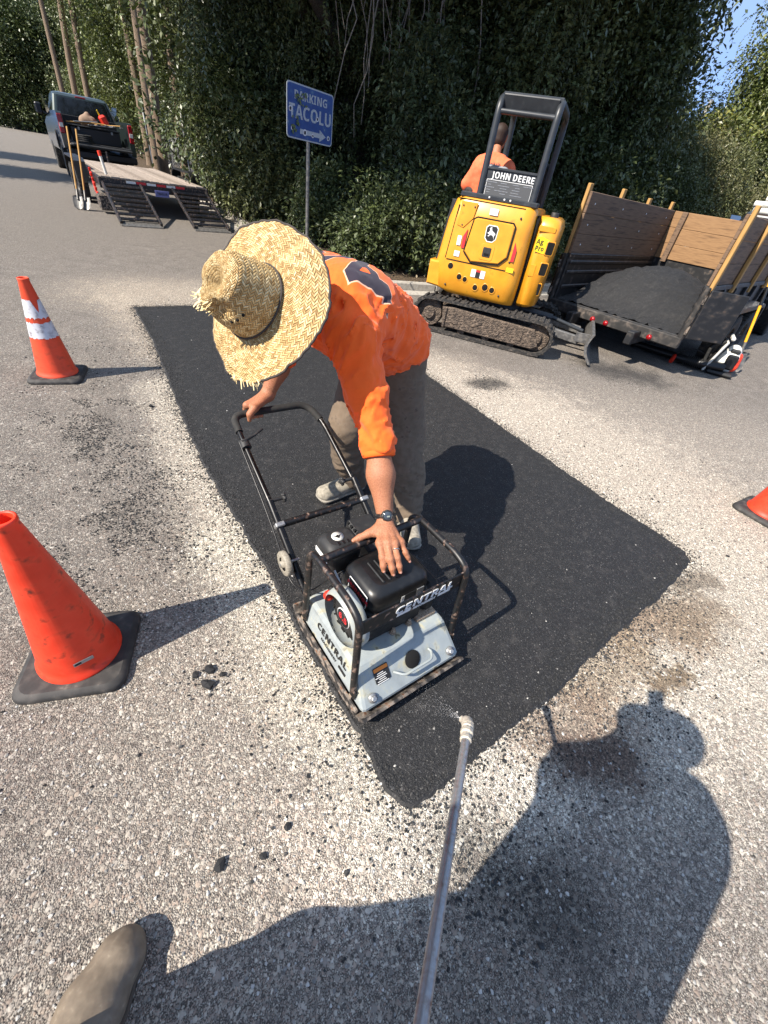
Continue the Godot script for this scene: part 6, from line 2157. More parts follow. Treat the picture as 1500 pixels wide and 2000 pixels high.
func build_verge() -> void:
	worn("concrete", [[0.0, Color("#8b857b")], [0.5, Color("#a19b90")], [0.8, Color("#aea89d")], [1.0, Color("#6f695f")]], V(1.2, 1.2, 1.2), 0.9, 0.0, 0.02, 151)
	worn("leaf_litter", [[0.0, Color("#2c231a")], [0.4, Color("#4a3b2b")], [0.65, Color("#6b5841")], [0.85, Color("#8a7657")], [1.0, Color("#3d3022")]], V(1.3, 1.3, 1.3), 0.95, 0.0, 0.03, 152, 5, 3.0)
	var ks := kerb_points(0.92)
	var kerb := Node3D.new()
	kerb.name = "kerb"
	add_child(kerb)
	kerb.set_meta("kind", "structure")
	kerb.set_meta("label", "worn concrete kerb and gutter along the verge")
	var unit := B.new()
	unit.prism(PackedVector2Array([Vector2(-0.08, -0.05), Vector2(0.08, -0.05), Vector2(0.065, 0.12), Vector2(0.05, 0.135), Vector2(-0.08, 0.135)]), 1.0, Transform3D(Basis(V(1, 0, 0), V(0, 1, 0), V(0, 0, 1)), Vector3.ZERO), 0.012)
	var um := unit.done()
	var gut := B.new()
	gut.box(V(0.24, 0.003, 0), V(0.32, 0.014, 1.0), Basis.IDENTITY, 0.004)
	var gm := gut.done()
	for k in ks.size() - 1:
		var a: Vector3 = ks[k]
		var b: Vector3 = ks[k + 1]
		if a.length() > 45.0 or b.x > 14.0:
			continue
		var d := (b - a).normalized()
		var x := V(-d.z, 0, d.x)
		var o := put("kerb_stone", um, M.concrete, kerb)
		o.transform = Transform3D(Basis(x, Vector3.UP, d * (a.distance_to(b) - 0.012)), (a + b) / 2 + V(0, 0.006 * float((k * 7) % 3) - 0.004, 0))
		var g := put("gutter_slab", gm, M.concrete, kerb)
		g.transform = o.transform
		g.position.y = 0
	# verge: bumpy ground behind the kerb
	var st := B.new()
	st.sm(0)
	var nz := noise(0.35, 4, 153)
	var pts := kerb_points(1.2)
	var rows := []
	for k in pts.size():
		var a: Vector3 = pts[maxi(k - 1, 0)]
		var b: Vector3 = pts[mini(k + 1, pts.size() - 1)]
		var d := (b - a).normalized()
		var out := V(d.z, 0, -d.x)
		# nearly straight back, so that rows never cross
		out = (out * 0.25 + V(0.05, 0, -1.0)).normalized()
		var row := []
		for w in [0.06, 0.4, 1.0, 2.0, 3.5, 6.0, 10.0, 18.0, 34.0, 70.0]:
			var p: Vector3 = pts[k] + out * w
			row.append(p + V(0, 0.12 + smoothstep(0.0, 2.0, w) * (0.05 + nz.get_noise_2d(p.x, p.z) * 0.12), 0))
		rows.append(row)
	for k in rows.size() - 1:
		for j in 9:
			st.quad(rows[k][j], rows[k][j + 1], rows[k + 1][j + 1], rows[k + 1][j])
	struct("verge", st, M.leaf_litter, "leaf-littered ground under the trees")
	# fallen leaves and grass along the kerb
	var lf := B.new()
	lf.sm(-1)
	lf.quad(V(0, 0, -1.6), V(0.6, 0.25, 0), V(0, 0.1, 1.6), V(-0.6, 0.25, 0))
	var lm := mat("fallen_leaf", Color.WHITE, 0.8)
	lm.vertex_color_use_as_albedo = true
	var places := []
	for k in 7000:
		var c: Vector3 = pts[rng.randi() % pts.size()]
		if c.length() > 26.0 or c.x > 13.0:
			continue
		var p := c + V(rng.randf_range(-0.6, 0.6), 0, -0.1 - pow(rng.randf(), 1.7) * 5.0)
		var g := rng.randf_range(0.05, 0.32)
		places.append([p.x, 0.2, p.z, rng.randf_range(0.02, 0.045), Color(g, g * 0.78, g * 0.5)])
	scatter("fallen_leaves", "dry brown leaves fallen along the verge", "leaves", lf.done(), lm, places)
	var gr := B.new()
	gr.sm(-1)
	var r2 := RandomNumberGenerator.new()
	r2.seed = 77
	for k in 26:
		var a := r2.randf() * TAU
		var l := r2.randf_range(0.5, 1.0)
		var q := V(cos(a), 0, sin(a)) * r2.randf() * 0.3
		var tip := q + V(cos(a) * 0.45 * l, l, sin(a) * 0.45 * l)
		var w := V(-sin(a), 0, cos(a)) * 0.03
		gr.quad(q - w, q + w, q.lerp(tip, 0.6) + w * 0.8 + V(0, 0.12, 0), q.lerp(tip, 0.6) - w * 0.8 + V(0, 0.12, 0))
		gr.tri(q.lerp(tip, 0.6) - w * 0.8 + V(0, 0.12, 0), q.lerp(tip, 0.6) + w * 0.8 + V(0, 0.12, 0), tip)
	places = []
	for k in 900:
		var c: Vector3 = pts[rng.randi() % pts.size()]
		if c.length() > 24.0 or c.x > 13.0:
			continue
		var p := c + V(rng.randf_range(-0.6, 0.6), 0, -0.25 - pow(rng.randf(), 2.0) * 2.2)
		var g := rng.randf_range(0.5, 1.0)
		places.append([p.x, 0.13, p.z, rng.randf_range(0.12, 0.3), Color(0.13 * g, 0.17 * g, 0.05 * g)])
	scatter("grass_tufts", "thin green grass tufts along the kerb", "grass", gr.done(), lm, places)

func build_sign() -> void:
	var o := thing("parking_sign", "weathered blue parking sign with a white arrow on a metal post", "sign", V(-2.3, 0.12, -9.0), 0.98)
	worn("sign_blue", [[0.0, Color("#14306c")], [0.5, Color("#193875")], [0.75, Color("#234478")], [0.88, Color("#4f6580")], [1.0, Color("#7d8d90")]], V(1.3, 1.3, 1.3), 0.45, 0.0, 0.012, 161)  # blue darkened to stand in for shade over the sign
	worn("sign_white", [[0.0, Color("#8f949a")], [0.6, Color("#a4a9ad")], [0.85, Color("#7d8288")], [1.0, Color("#4f5a6c")]], V(3, 3, 3), 0.6, 0.0, 0.02, 162)
	ptube("post", [V(0, -0.1, 0), V(0, 1.95, 0)], 0.031, M.worn_steel, o, 12)
	pbox("post_bracket", V(0, 1.76, 0.03), V(0.4, 0.05, 0.04), M.galvanised, o, 0.008)
	var f := Transform3D(Basis(Vector3.BACK, -0.015), V(0, 2.05, 0.05))
	pprism("sign_border", rrect(0.98, 0.64, 0.05), 0.006, f, M.sign_white, o)
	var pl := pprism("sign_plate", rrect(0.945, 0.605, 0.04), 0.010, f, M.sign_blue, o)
	letters("lettering", "PARKING", 0.105, 0.004, M.sign_white, o, f * Transform3D(Basis.IDENTITY, V(0.0, 0.19, 0.006)), 1.15)
	letters("lettering", "TACOLU", 0.17, 0.004, M.sign_white, o, f * Transform3D(Basis.IDENTITY, V(0.0, 0.0, 0.006)), 1.05)
	pprism("arrow", PackedVector2Array([Vector2(-0.28, 0.03), Vector2(0.14, 0.03), Vector2(0.14, 0.075), Vector2(0.28, 0.0), Vector2(0.14, -0.075), Vector2(0.14, -0.03), Vector2(-0.28, -0.03)]), 0.004, f * Transform3D(Basis.IDENTITY, V(0.06, -0.215, 0.006)), M.sign_white, o)
	for q in [[-0.42, 0.02, 0.035], [0.14, -0.02, 0.03], [-0.12, -0.22, 0.04], [0.05, -0.235, 0.026], [-0.38, -0.2, 0.03], [0.4, -0.22, 0.03]]:
		pprism("sticker", rrect(q[2] * 2, q[2] * 2, q[2] * 0.9), 0.004, f * Transform3D(Basis.IDENTITY, V(q[0], q[1], 0.008)), M.cone_band, o)
		pprism("sticker_mark", rrect(q[2] * 0.9, q[2] * 1.1, q[2] * 0.3), 0.004, f * Transform3D(Basis.IDENTITY, V(q[0], q[1], 0.010)), M.black_print, o)
	# leaves of a creeper across its left side
	var lv := Node3D.new()
	lv.name = "creeper_sprig"
	o.add_child(lv)
	for k in 26:
		var b := B.new()
		var c := V(rng.randf_range(-0.36, -0.1), rng.randf_range(0.08, 0.24), 0.02) if k < 14 else V(rng.randf_range(-0.4, -0.25), rng.randf_range(-0.25, -0.05), 0.02)
		var a := rng.randf() * TAU
		var s := rng.randf_range(0.018, 0.034)
		b.sm(-1)
		b.quad(f * (c + V(cos(a), sin(a), 0.1) * s * 1.5), f * (c + V(-sin(a), cos(a), 0.3) * s * 0.6), f * (c - V(cos(a), sin(a), 0.1) * s), f * (c - V(-sin(a), cos(a), -0.3) * s * 0.6))
		put("leaf", b, M.creeper_leaf, lv)

func build_fence() -> void:
	# chain-link fence behind the palms, two loose posts in front of it
	var a := V(-9.0, 0.12, -20.5)
	var d := V(-0.57, 0, -0.82)
	var t := thing("chain_link_fence", "sagging chain-link fence behind the palm trunks", "fence", a, 0.0)
	for k in 6:
		ptube("fence_post", [d * (k * 3.0), d * (k * 3.0) + V(0, 1.5, 0)], 0.03, M.galvanised, t, 8)
	ptube("top_rail", [V(0, 1.48, 0), d * 15.0 + V(0, 1.48, 0)], 0.02, M.galvanised, t, 8)
	var b := B.new()
	for k in 190:
		for s in [-1.0, 1.0]:
			var x0 := k * 0.08
			var x1: float = x0 + s * 1.44
			var y0 := 0.02
			var y1 := 1.46
			if x1 < 0.0:
				y1 = y0 + (x0 / 1.44) * 1.44
				x1 = 0.0
			if x1 > 15.0:
				y1 = y0 + (15.0 - x0)
				x1 = 15.0
			b.tube([d * x0 + V(0, y0, 0), d * x1 + V(0, y1, 0)], 0.0025, 3, false)
	var mesh := put("wire_mesh", b, M.galvanised, t)
	mesh.set_meta("kind", "stuff")
	for q in [[V(-9.6, 0.1, -19.6), 2.25, "tall white-topped marker post leaning by the palm nearest the flatbed"], [V(-15.5, 0.1, -27.5), 2.5, "tall white-topped marker post standing behind the pickup"]]:
		var o := thing("marker_pole", q[2], "post", q[0])
		ptube("pole", [Vector3.ZERO, V(-0.05, q[1] - 0.55, 0)], 0.028, M.galvanised, o, 8)
		ptube("reflector_strip", [V(-0.05, q[1] - 0.55, 0), V(-0.07, q[1], 0)], 0.036, M.white_plastic, o, 8)

# ---------------------------------------------------------------- foliage
func leaf_clump(sd: int, n: int, reach: float, ln: float, wd: float, droop: float) -> ArrayMesh:
	var r := RandomNumberGenerator.new()
	r.seed = sd
	var b := B.new()
	b.sm(-1)
	for k in n:
		var p := V(r.randfn(), r.randfn() * 0.8, r.randfn()) * reach * 0.45
		var d := (p.normalized() + V(r.randfn(), r.randfn() - droop, r.randfn()) * 0.7).normalized()
		var s := d.cross(V(r.randfn(), 1.0 + r.randf(), r.randfn())).normalized()
		var u := s.cross(d)
		var l := ln * r.randf_range(0.7, 1.25)
		var w := wd * r.randf_range(0.7, 1.2)
		var g := r.randf_range(0.75, 1.25)
		b.tint = Color(g, g, g * 0.9)
		var m := p + d * l * 0.5 + u * l * 0.08
		b.tri(p, m + s * w, p + d * l)
		b.tri(p, p + d * l, m - s * w)
	return b.done()

func leaf_sprig(sd: int, ln: float, wd: float) -> ArrayMesh:
	# a drooping twig with leaves along it
	var r := RandomNumberGenerator.new()
	r.seed = sd
	var b := B.new()
	b.sm(-1)
	var p := Vector3.ZERO
	var d := V(0.8, 0.25, 0.1).normalized()
	for k in 13:
		d = (d + V(r.randfn() * 0.12, -0.16, r.randfn() * 0.12)).normalized()
		var q := p + d * 0.062
		b.tint = Color(0.8, 0.7, 0.6)
		b.quad(p - V(0, 0, 0.004), p + V(0, 0, 0.004), q + V(0, 0, 0.003), q - V(0, 0, 0.003))
		for s in [-1.0, 1.0]:
			var e := (d * 0.5 + V(r.randfn() * 0.4, r.randfn() * 0.4 - 0.3, s * 0.9)).normalized()
			var w := e.cross(V(r.randfn() * 0.4, 1, r.randfn() * 0.4)).normalized() * wd * r.randf_range(0.7, 1.2)
			var l := ln * r.randf_range(0.7, 1.25)
			var g := r.randf_range(0.8, 1.3)
			b.tint = Color(g, g, g * 0.9)
			b.tri(q, q + e * l * 0.5 + w, q + e * l)
			b.tri(q, q + e * l, q + e * l * 0.5 - w)
		p = q
	return b.done()

func instances(parent: Node3D, called: String, mesh: ArrayMesh, m: Material, tf: Array, cl: Array) -> void:
	var mm := MultiMesh.new()
	mm.transform_format = MultiMesh.TRANSFORM_3D
	mm.use_colors = true
	mm.mesh = mesh
	mm.instance_count = tf.size()
	for k in tf.size():
		mm.set_instance_transform(k, tf[k])
		mm.set_instance_color(k, cl[k])
	var o := MultiMeshInstance3D.new()
	o.name = called
	o.multimesh = mm
	o.material_override = m
	parent.add_child(o)
	o.set_meta("kind", "stuff")

var sprig: ArrayMesh

func crown(parent: Node3D, called: String, lobes: Array, count: int, mesh: ArrayMesh, m: Material, tones: Array, sd: int, gap := -0.15, size := 1.0) -> void:
	# lobes: [centre, radii]; leaf clumps fill them unevenly, with loose sprigs hanging out of them
	var r := RandomNumberGenerator.new()
	r.seed = sd
	var nz := noise(0.55, 3, sd)
	var rag := noise(1.3, 2, sd + 5)
	var tint := noise(0.35, 2, sd + 9)
	var vol := []
	var total := 0.0
	for l in lobes:
		var q: Vector3 = l[1]
		total += pow(q.x * q.y * q.z, 0.8)
		vol.append(total)
	var tf := []
	var cl := []
	var tf2 := []
	var cl2 := []
	while tf.size() < count:
		var w := r.randf() * total
		var k := 0
		while vol[k] < w:
			k += 1
		var d := V(r.randfn(), r.randfn(), r.randfn()).normalized()
		var c: Vector3 = lobes[k][0]
		var out := 1.0 + 0.55 * rag.get_noise_3d(d.x * 1.6 + c.x, d.y * 1.6 + c.y, d.z * 1.6)
		var deep := pow(r.randf(), 0.42)
		var p: Vector3 = c + d * lobes[k][1] * deep * out
		if p.y < 0.25 or nz.get_noise_3dv(p) < gap or rag.get_noise_3dv(p * 1.7) < -0.42:
			continue
		var tone: Color = tones[clampi(int((tint.get_noise_3dv(p) * 1.3 + 0.5 + r.randf_range(-0.25, 0.25)) * tones.size()), 0, tones.size() - 1)]
		var g := r.randf_range(0.75, 1.3)
		var col := Color(tone.r * g, tone.g * g, tone.b * g)
		var s := r.randf_range(0.55, 1.5) * size
		tf.append(Transform3D(Basis.from_euler(V(r.randf_range(-0.5, 0.5), r.randf() * TAU, r.randf_range(-0.5, 0.5))) * Basis.from_scale(V(s, s, s)), p))
		cl.append(col)
		if deep > 0.8 and r.randf() < 0.75:
			var s2 := r.randf_range(0.7, 1.4) * size
			for j in (1 if r.randf() < 0.75 else 4):
				tf2.append(Transform3D(Basis(Vector3.UP, atan2(-d.z, d.x) + r.randf_range(-0.9, 0.9)) * Basis(Vector3.BACK, r.randf_range(-0.6, 0.5) - 0.25 * j) * Basis.from_scale(V(s2, s2, s2)), p + V(r.randfn() * 0.08, -0.3 * j * s2, r.randfn() * 0.08)))
				cl2.append(col * r.randf_range(0.85, 1.25))
	instances(parent, called, mesh, m, tf, cl)
	if size <= 1.1 and tf2.size() > 8:
		instances(parent, "outer_sprigs", sprig, m, tf2, cl2)

func tree(called: String, label: String, category: String, at: Vector3, h: float, girth: float, lobes: Array, count: int, mesh: ArrayMesh, tones: Array, sd: int, group := "", gap := -0.15, size := 1.0) -> Node3D:
	var t := thing(called, label, category, at, 0.0, group)
	var r := RandomNumberGenerator.new()
	r.seed = sd
	if girth > 0.0:
		var pts := []
		var rad := []
		for k in 7:
			var u := k / 6.0
			pts.append(V(sin(u * 3.0 + sd) * 0.25 * u, h * u - 0.2, cos(u * 2.3 + sd) * 0.25 * u))
			rad.append(girth * (1.35 - 0.9 * pow(u, 0.6)) * (1.25 if k == 0 else 1.0))
		ptube("trunk", pts, rad, M.bark, t, 10)
		for l in lobes:
			var e: Vector3 = l[0]
			var s: Vector3 = pts[3 + r.randi() % 3]
			var mid := s.lerp(e, 0.5) + V(r.randf_range(-0.4, 0.4), r.randf_range(0.0, 0.5), r.randf_range(-0.4, 0.4))
			ptube("limb", rounded([s, mid, e], 1.0), [girth * 0.4, girth * 0.36, girth * 0.33, girth * 0.3, girth * 0.26, girth * 0.2, girth * 0.15, girth * 0.08], M.bark, t, 7)
	crown(t, "crown", lobes, count, mesh, M.leaf, tones, sd, gap, size)
	return t

func palm(label: String, at: Vector3, h: float, lean: Vector3, sd: int) -> void:
	var t := thing("palm_tree", label, "palm", at, 0.0, "palms along the kerb")
	var r := RandomNumberGenerator.new()
	r.seed = sd
	var pts := []
	var rad := []
	for k in 26:
		var u := k / 25.0
		pts.append(V(0, h * u - 0.1, 0) + lean * u * u)
		rad.append((0.19 - 0.05 * u) * (1.0 + 0.05 * (k % 2)) + (0.05 if k == 0 else 0.0))
	ptube("trunk", pts, rad, M.palm_bark, t, 12)
	var top: Vector3 = pts[-1]
	for k in 13:
		var fr := put("frond", palm_frond, M.leaf_palm, t)
		fr.transform = Transform3D(Basis(Vector3.UP, TAU * k / 13.0 + r.randf() * 0.3) * Basis(Vector3.RIGHT, r.randf_range(-0.9, 0.5)), top)

var palm_frond: ArrayMesh
var fan_leaf: ArrayMesh

func palmetto(label: String, at: Vector3, s: float, n: int, sd: int) -> void:
	var t := thing("palmetto", label, "palmetto", at, 0.0, "palmettos under the trees")
	var r := RandomNumberGenerator.new()
	r.seed = sd
	for k in n:
		var o := put("fan_leaf", fan_leaf, M.leaf_palm, t)
		var a := TAU * k / n + r.randf_range(-0.3, 0.3)
		o.transform = Transform3D(Basis(Vector3.UP, a) * Basis(Vector3.RIGHT, r.randf_range(0.25, 1.15)) * Basis.from_scale(Vector3.ONE * s * r.randf_range(0.75, 1.15)), V(cos(a), 0, sin(a)) * 0.1)

func build_plants() -> void:
	for q in [["leaf", 0.42, 0.5], ["leaf_palm", 0.5, 0.5]]:
		var m := mat(q[0], Color.WHITE, q[1], 0.0, q[2])
		m.vertex_color_use_as_albedo = true
		m.backlight_enabled = true
		m.backlight = Color(0.35, 0.4, 0.2)
	M.leaf_palm.vertex_color_use_as_albedo = false
	M.leaf_palm.albedo_color = lin(0.065, 0.085, 0.032)
	mat("creeper_leaf", lin(0.07, 0.1, 0.03), 0.5)
	worn("bark", [[0.0, Color("#2f2822")], [0.5, Color("#4b4138")], [0.8, Color("#6a6056")], [1.0, Color("#7d766c")]], V(1.5, 0.5, 1.5), 0.95, 0.0, 0.03, 171, 5, 3.0)
	worn("palm_bark", [[0.0, Color("#5c4a3a")], [0.4, Color("#7d6a57")], [0.7, Color("#94826e")], [1.0, Color("#6a5a49")]], V(0.8, 3.5, 0.8), 0.95, 0.0, 0.03, 172, 5, 2.0)
	# a feathery frond and a fan leaf, made once
	var b := B.new()
	b.sm(-1)
	for k in 36:
		for s in [-1.0, 1.0]:
			var u := (k + 1) / 37.0
			var p := V(0, 0.35 * sin(u * PI * 0.9) - 0.55 * u * u, u * 1.9)
			var l := 0.6 * sin(PI * (0.12 + 0.8 * u))
			var e: Vector3 = p + V(s * l, -0.22 * l, 0.35 * l)
			b.tri(p + V(0, 0, 0.02), p - V(0, 0, 0.02), e)
	palm_frond = b.done()
	b = B.new()
	b.sm(-1)
	b.quad(V(-0.01, 0, 0), V(0.01, 0, 0), V(0.008, 0.72, 0), V(-0.008, 0.72, 0))
	for k in 19:
		var a := -1.9 + 3.8 * k / 18.0
		var d := V(sin(a), cos(a), 0.0)
		var l := 0.62 - 0.12 * absf(a) / 1.9
		var s := V(cos(a), -sin(a), 0) * 0.026
		var c := V(0, 0.72, 0)
		var mid := c + d * l * 0.55 + V(0, 0, 0.05 * (1 if k % 2 else -1) - 0.03)
		var tip := c + d * l + V(0, -0.16, -0.14 * absf(a))
		b.tri(c, mid + s, mid - s)
		b.tri(mid - s, mid + s, tip)
	fan_leaf = b.done()
	sprig = leaf_sprig(8, 0.085, 0.02)
	var oak := leaf_clump(1, 46, 0.42, 0.085, 0.021, 0.25)
	var broad := leaf_clump(2, 40, 0.40, 0.095, 0.030, 0.5)
	var fine := leaf_clump(3, 60, 0.42, 0.07, 0.013, 0.1)
	var far := leaf_clump(4, 44, 0.75, 0.16, 0.05, 0.2)
	var dark := [Color(0.058, 0.076, 0.029), Color(0.068, 0.088, 0.033), Color(0.078, 0.098, 0.037), Color(0.092, 0.108, 0.043)]
	var mid := [Color(0.075, 0.095, 0.030), Color(0.095, 0.113, 0.036), Color(0.062, 0.082, 0.028), Color(0.11, 0.12, 0.046)]
	var lime := [Color(0.17, 0.19, 0.036), Color(0.13, 0.155, 0.036), Color(0.20, 0.19, 0.04), Color(0.10, 0.12, 0.036)]
	var olive := [Color(0.14, 0.14, 0.062), Color(0.165, 0.155, 0.075), Color(0.115, 0.125, 0.052)]
	# the great dark oak behind the sign
	tree("oak_tree", "great dark oak hung with creepers behind the parking sign", "tree", V(-2.6, 0.1, -16.0), 6.5, 0.42, [
		[V(-2.7, 3.0, 0.8), V(1.6, 2.6, 1.6)], [V(-0.8, 4.0, 0.2), V(2.6, 2.7, 2.0)], [V(2.2, 3.4, 0.4), V(2.3, 2.9, 2.0)], [V(-2.2, 6.6, 2.4), V(4.2, 1.9, 3.4)], [V(1.8, 6.8, 2.0), V(4.2, 2.0, 3.4)], [V(-3.4, 5.6, -0.4), V(1.5, 1.8, 1.5)], [V(0.4, 2.4, -2.0), V(4.8, 2.8, 1.2)], [V(-3.4, 1.3, 0.6), V(1.1, 1.2, 1.0)], [V(-3.2, 7.2, 8.2), V(3.0, 0.9, 2.0)], [V(0.2, 7.4, 7.6), V(2.6, 0.9, 2.2)], [V(-5.2, 7.0, 5.6), V(2.6, 1.0, 2.4)], [V(1.0, 7.2, 5.0), V(3.4, 1.0, 2.0)]], 10500, oak, dark, 201)  # last lobes: overhang out of view, added to shade the verge
	tree("oak_tree", "dark leafy oak rising behind the excavator canopy", "tree", V(2.6, 0.1, -15.6), 6.5, 0.38, [
		[V(-1.2, 3.6, 1.4), V(2.0, 2.7, 1.7)], [V(1.0, 2.9, 0.9), V(2.0, 2.6, 1.6)], [V(1.1, 4.6, 0.2), V(1.4, 1.6, 1.4)], [V(-0.5, 6.7, 1.4), V(2.6, 1.9, 2.6)], [V(0.3, 2.2, -1.6), V(3.4, 2.4, 1.2)], [V(1.9, 1.3, 1.2), V(1.4, 1.2, 1.0)]], 6200, broad, dark, 202)
	tree("laurel_bush", "glossy dark laurel bush leaning out beside the parking sign", "bush", V(-5.0, 0.12, -14.0), 1.6, 0.08, [[V(0.0, 1.5, 0.3), V(1.1, 1.4, 0.8)], [V(0.7, 0.8, 0.6), V(0.8, 0.8, 0.6)], [V(-0.9, 2.3, -0.4), V(0.9, 1.2, 0.8)]], 900, broad, mid, 203)
	tree("laurel_bush", "pale-tipped bush of broad leaves right of the parking sign", "bush", V(-0.6, 0.12, -12.2), 2.0, 0.06, [[V(0, 2.9, 0), V(0.8, 0.9, 0.6)], [V(0.5, 2.2, 0.2), V(0.6, 0.8, 0.5)], [V(-0.1, 1.5, 0), V(0.6, 0.9, 0.5)]], 420, broad, [Color(0.06, 0.075, 0.03), Color(0.08, 0.1, 0.045)], 204)
	tree("cedar_tree", "loose feathery tree standing behind the dump trailer boards", "tree", V(5.6, 0.1, -17.0), 3.6, 0.2, [[V(-0.3, 2.4, 0.4), V(1.5, 1.8, 1.2)], [V(0.5, 1.3, 0.9), V(1.7, 1.2, 1.1)], [V(-0.7, 3.9, 0), V(1.0, 1.1, 0.9)], [V(0.5, 3.1, 0.2), V(0.9, 0.8, 0.7)]], 2500, fine, mid, 205)
	tree("olive_bush", "broad olive-green thicket behind the dump trailer", "bush", V(7.6, 0.1, -17.6), 1.8, 0.1, [[V(-0.8, 1.5, 0.3), V(1.5, 1.6, 1.1)], [V(0.8, 1.7, 0.0), V(1.7, 1.6, 1.2)], [V(2.2, 1.5, 0.4), V(1.6, 1.5, 1.1)], [V(0.2, 2.9, -0.6), V(1.3, 0.9, 0.9)]], 3300, fine, olive, 206)
	tree("lime_bush", "bright yellow-green bush growing past the olive thicket", "bush", V(10.4, 0.1, -17.4), 1.5, 0.08, [[V(0, 1.0, 0.5), V(1.4, 1.0, 1.0)]], 700, broad, lime, 207)
	tree("lime_bush", "yellow-green spray of leaves above the olive thicket", "bush", V(8.6, 0.1, -19.4), 3.2, 0.06, [[V(-0.2, 3.6, 0), V(0.9, 0.55, 0.6)], [V(0.8, 4.1, 0), V(0.8, 0.5, 0.6)], [V(0.3, 3.0, 0.0), V(1.0, 0.6, 0.6)]], 560, broad, lime, 219)
	tree("maple_tree", "tall sunlit tree with yellow-green leaves past the gap of sky", "tree", V(11.0, 0.1, -21.6), 6.5, 0.25, [[V(-0.4, 3.9, 0.6), V(2.2, 1.5, 1.5)], [V(0.3, 5.6, 0.4), V(1.9, 1.4, 1.4)], [V(2.0, 3.6, 0.8), V(2.0, 2.0, 1.5)], [V(0.2, 2.4, 0.8), V(2.4, 1.2, 1.3)], [V(1.0, 7.4, 0), V(2.4, 1.5, 1.6)]], 3200, broad, [lime[1], lime[3], mid[0], mid[1]], 208, "", -0.08)
	for q in [[-5.5, -20.5, 5.0, 221, "dense tree deep behind the great oak's left side"], [1.5, -20.5, 5.5, 222, "dense tree deep behind the great oak and excavator"]]:
		tree("backdrop_tree", q[4], "tree", V(q[0], 0.1, q[1]), 5.0, 0.25, [[V(0, 2.2, 0), V(q[2], 2.6, 1.4)], [V(0, 5.2, 0.3), V(q[2], 2.6, 1.6)], [V(0.5, 7.6, 0.6), V(q[2] * 0.9, 1.6, 1.6)]], 2600, far, dark, q[3], "", -0.6, 1.2)
	# trees on the other side of the road, whose shadows fall across it
	for q in [[-20.5, -13.0, 231, "roadside oak across the road whose shadow crosses the asphalt"], [-26.0, -19.0, 232, "second roadside oak across the road beyond the pickup"]]:
		tree("roadside_tree", q[3], "tree", V(q[0], 0, q[1]), 4.5, 0.22, [[V(0, 4.6, 0), V(2.6, 0.7, 1.0)], [V(1.5, 5.6, 0.6), V(2.2, 0.6, 0.9)], [V(-0.6, 3.7, 0.8), V(1.6, 0.4, 0.8)], [V(1.0, 6.7, -0.5), V(2.0, 0.6, 1.0)]], 900, far, mid, q[2])
	# leaves reaching out from the oak towards the gap of sky
	tree("oak_sapling", "slender young oak with airy branches at the edge of the sky gap", "tree", V(4.6, 0.1, -16.2), 5.0, 0.12, [[V(-0.7, 5.0, 0.3), V(0.8, 0.7, 0.7)], [V(-0.2, 3.5, 0.3), V(0.7, 0.6, 0.6)], [V(0.0, 2.6, 0.4), V(1.0, 0.8, 0.8)]], 560, oak, mid, 209, "", 0.0)
	# left of the oak: palms along the kerb and trees behind the fence
	for q in [[-10.35, -20.75, 6.0, 0.15, 2, "grey palm trunk nearest the flatbed trailer"], [-11.9, -22.0, 6.4, 0.1, 3, "stout brown palm trunk standing beside the flatbed deck"], [-14.6, -26.3, 7.0, 0.2, 4, "slim palm trunk just right of the pickup bed"], [-17.3, -30.4, 7.6, 0.0, 5, "palm trunk rising behind the pickup's right mirror"], [-25.0, -37.4, 9.0, 0.6, 6, "pale palm trunk in the pair behind the pickup cab"], [-25.9, -37.4, 9.0, 0.9, 7, "second palm trunk of the pair behind the pickup cab"], [-30.0, -42.0, 9.0, 0.2, 8, "leaning shaggy palm farthest down the kerb"]]:
		palm(q[5], V(q[0], 0.1, q[1]), q[2], V(q[3], 0, 0), q[4])
	tree("oak_tree", "slender tree with a bare trunk between fence and laurel bush", "tree", V(-7.2, 0.1, -19.6), 4.8, 0.24, [[V(0.2, 4.9, 0.2), V(1.7, 1.6, 1.4)], [V(0.8, 3.6, -0.4), V(1.8, 2.0, 1.4)], [V(0.2, 6.6, 0.8), V(2.6, 1.4, 2.0)], [V(1.9, 2.0, -0.6), V(1.4, 1.8, 1.0)]], 3000, oak, [dark[1], dark[2], mid[2]], 210)
	for q in [[-13.6, -31.5, 3.4, 8.0, 211, "mid-green tree filling the gap behind the palm trunks"], [-19.4, -37.8, 4.4, 9.5, 212, "light green tree behind the pickup"], [-25.5, -47.0, 6.5, 12.0, 213, "broad tree closing the view behind the farthest palms"]]:
		tree("fence_tree", q[5], "tree", V(q[0], 0.1, q[1]), q[3] * 0.6, 0.2, [[V(0, q[3] * 0.35, 0), V(q[2], q[3] * 0.36, q[2] * 0.6)], [V(-1, q[3] * 0.75, 0.4), V(q[2] * 0.9, q[3] * 0.33, q[2] * 0.6)], [V(q[2] * 0.7, q[3] * 0.55, 0.2), V(q[2] * 0.7, q[3] * 0.4, q[2] * 0.5)]], 2100, far, [mid[0], mid[1], mid[3], lime[3], lime[1]], q[4])
	tree("fence_tree", "yellow-green tree standing left of the pickup cab", "tree", V(-35.5, 0.1, -55.0), 4.0, 0.2, [[V(0, 3.0, 0), V(4.0, 3.0, 2.4)], [V(2.0, 5.0, 0), V(3.0, 2.4, 2.0)]], 1500, far, [lime[3], lime[1], mid[3]], 214)
	tree("hedge", "low clipped dark hedge at the far end of the road", "hedge", V(-55.0, 0.1, -66.0), 1.0, 0.0, [[V(0, 0.8, 0), V(9.0, 1.1, 1.6)], [V(9, 0.8, -3), V(8.0, 1.1, 1.6)]], 1700, far, dark, 215)
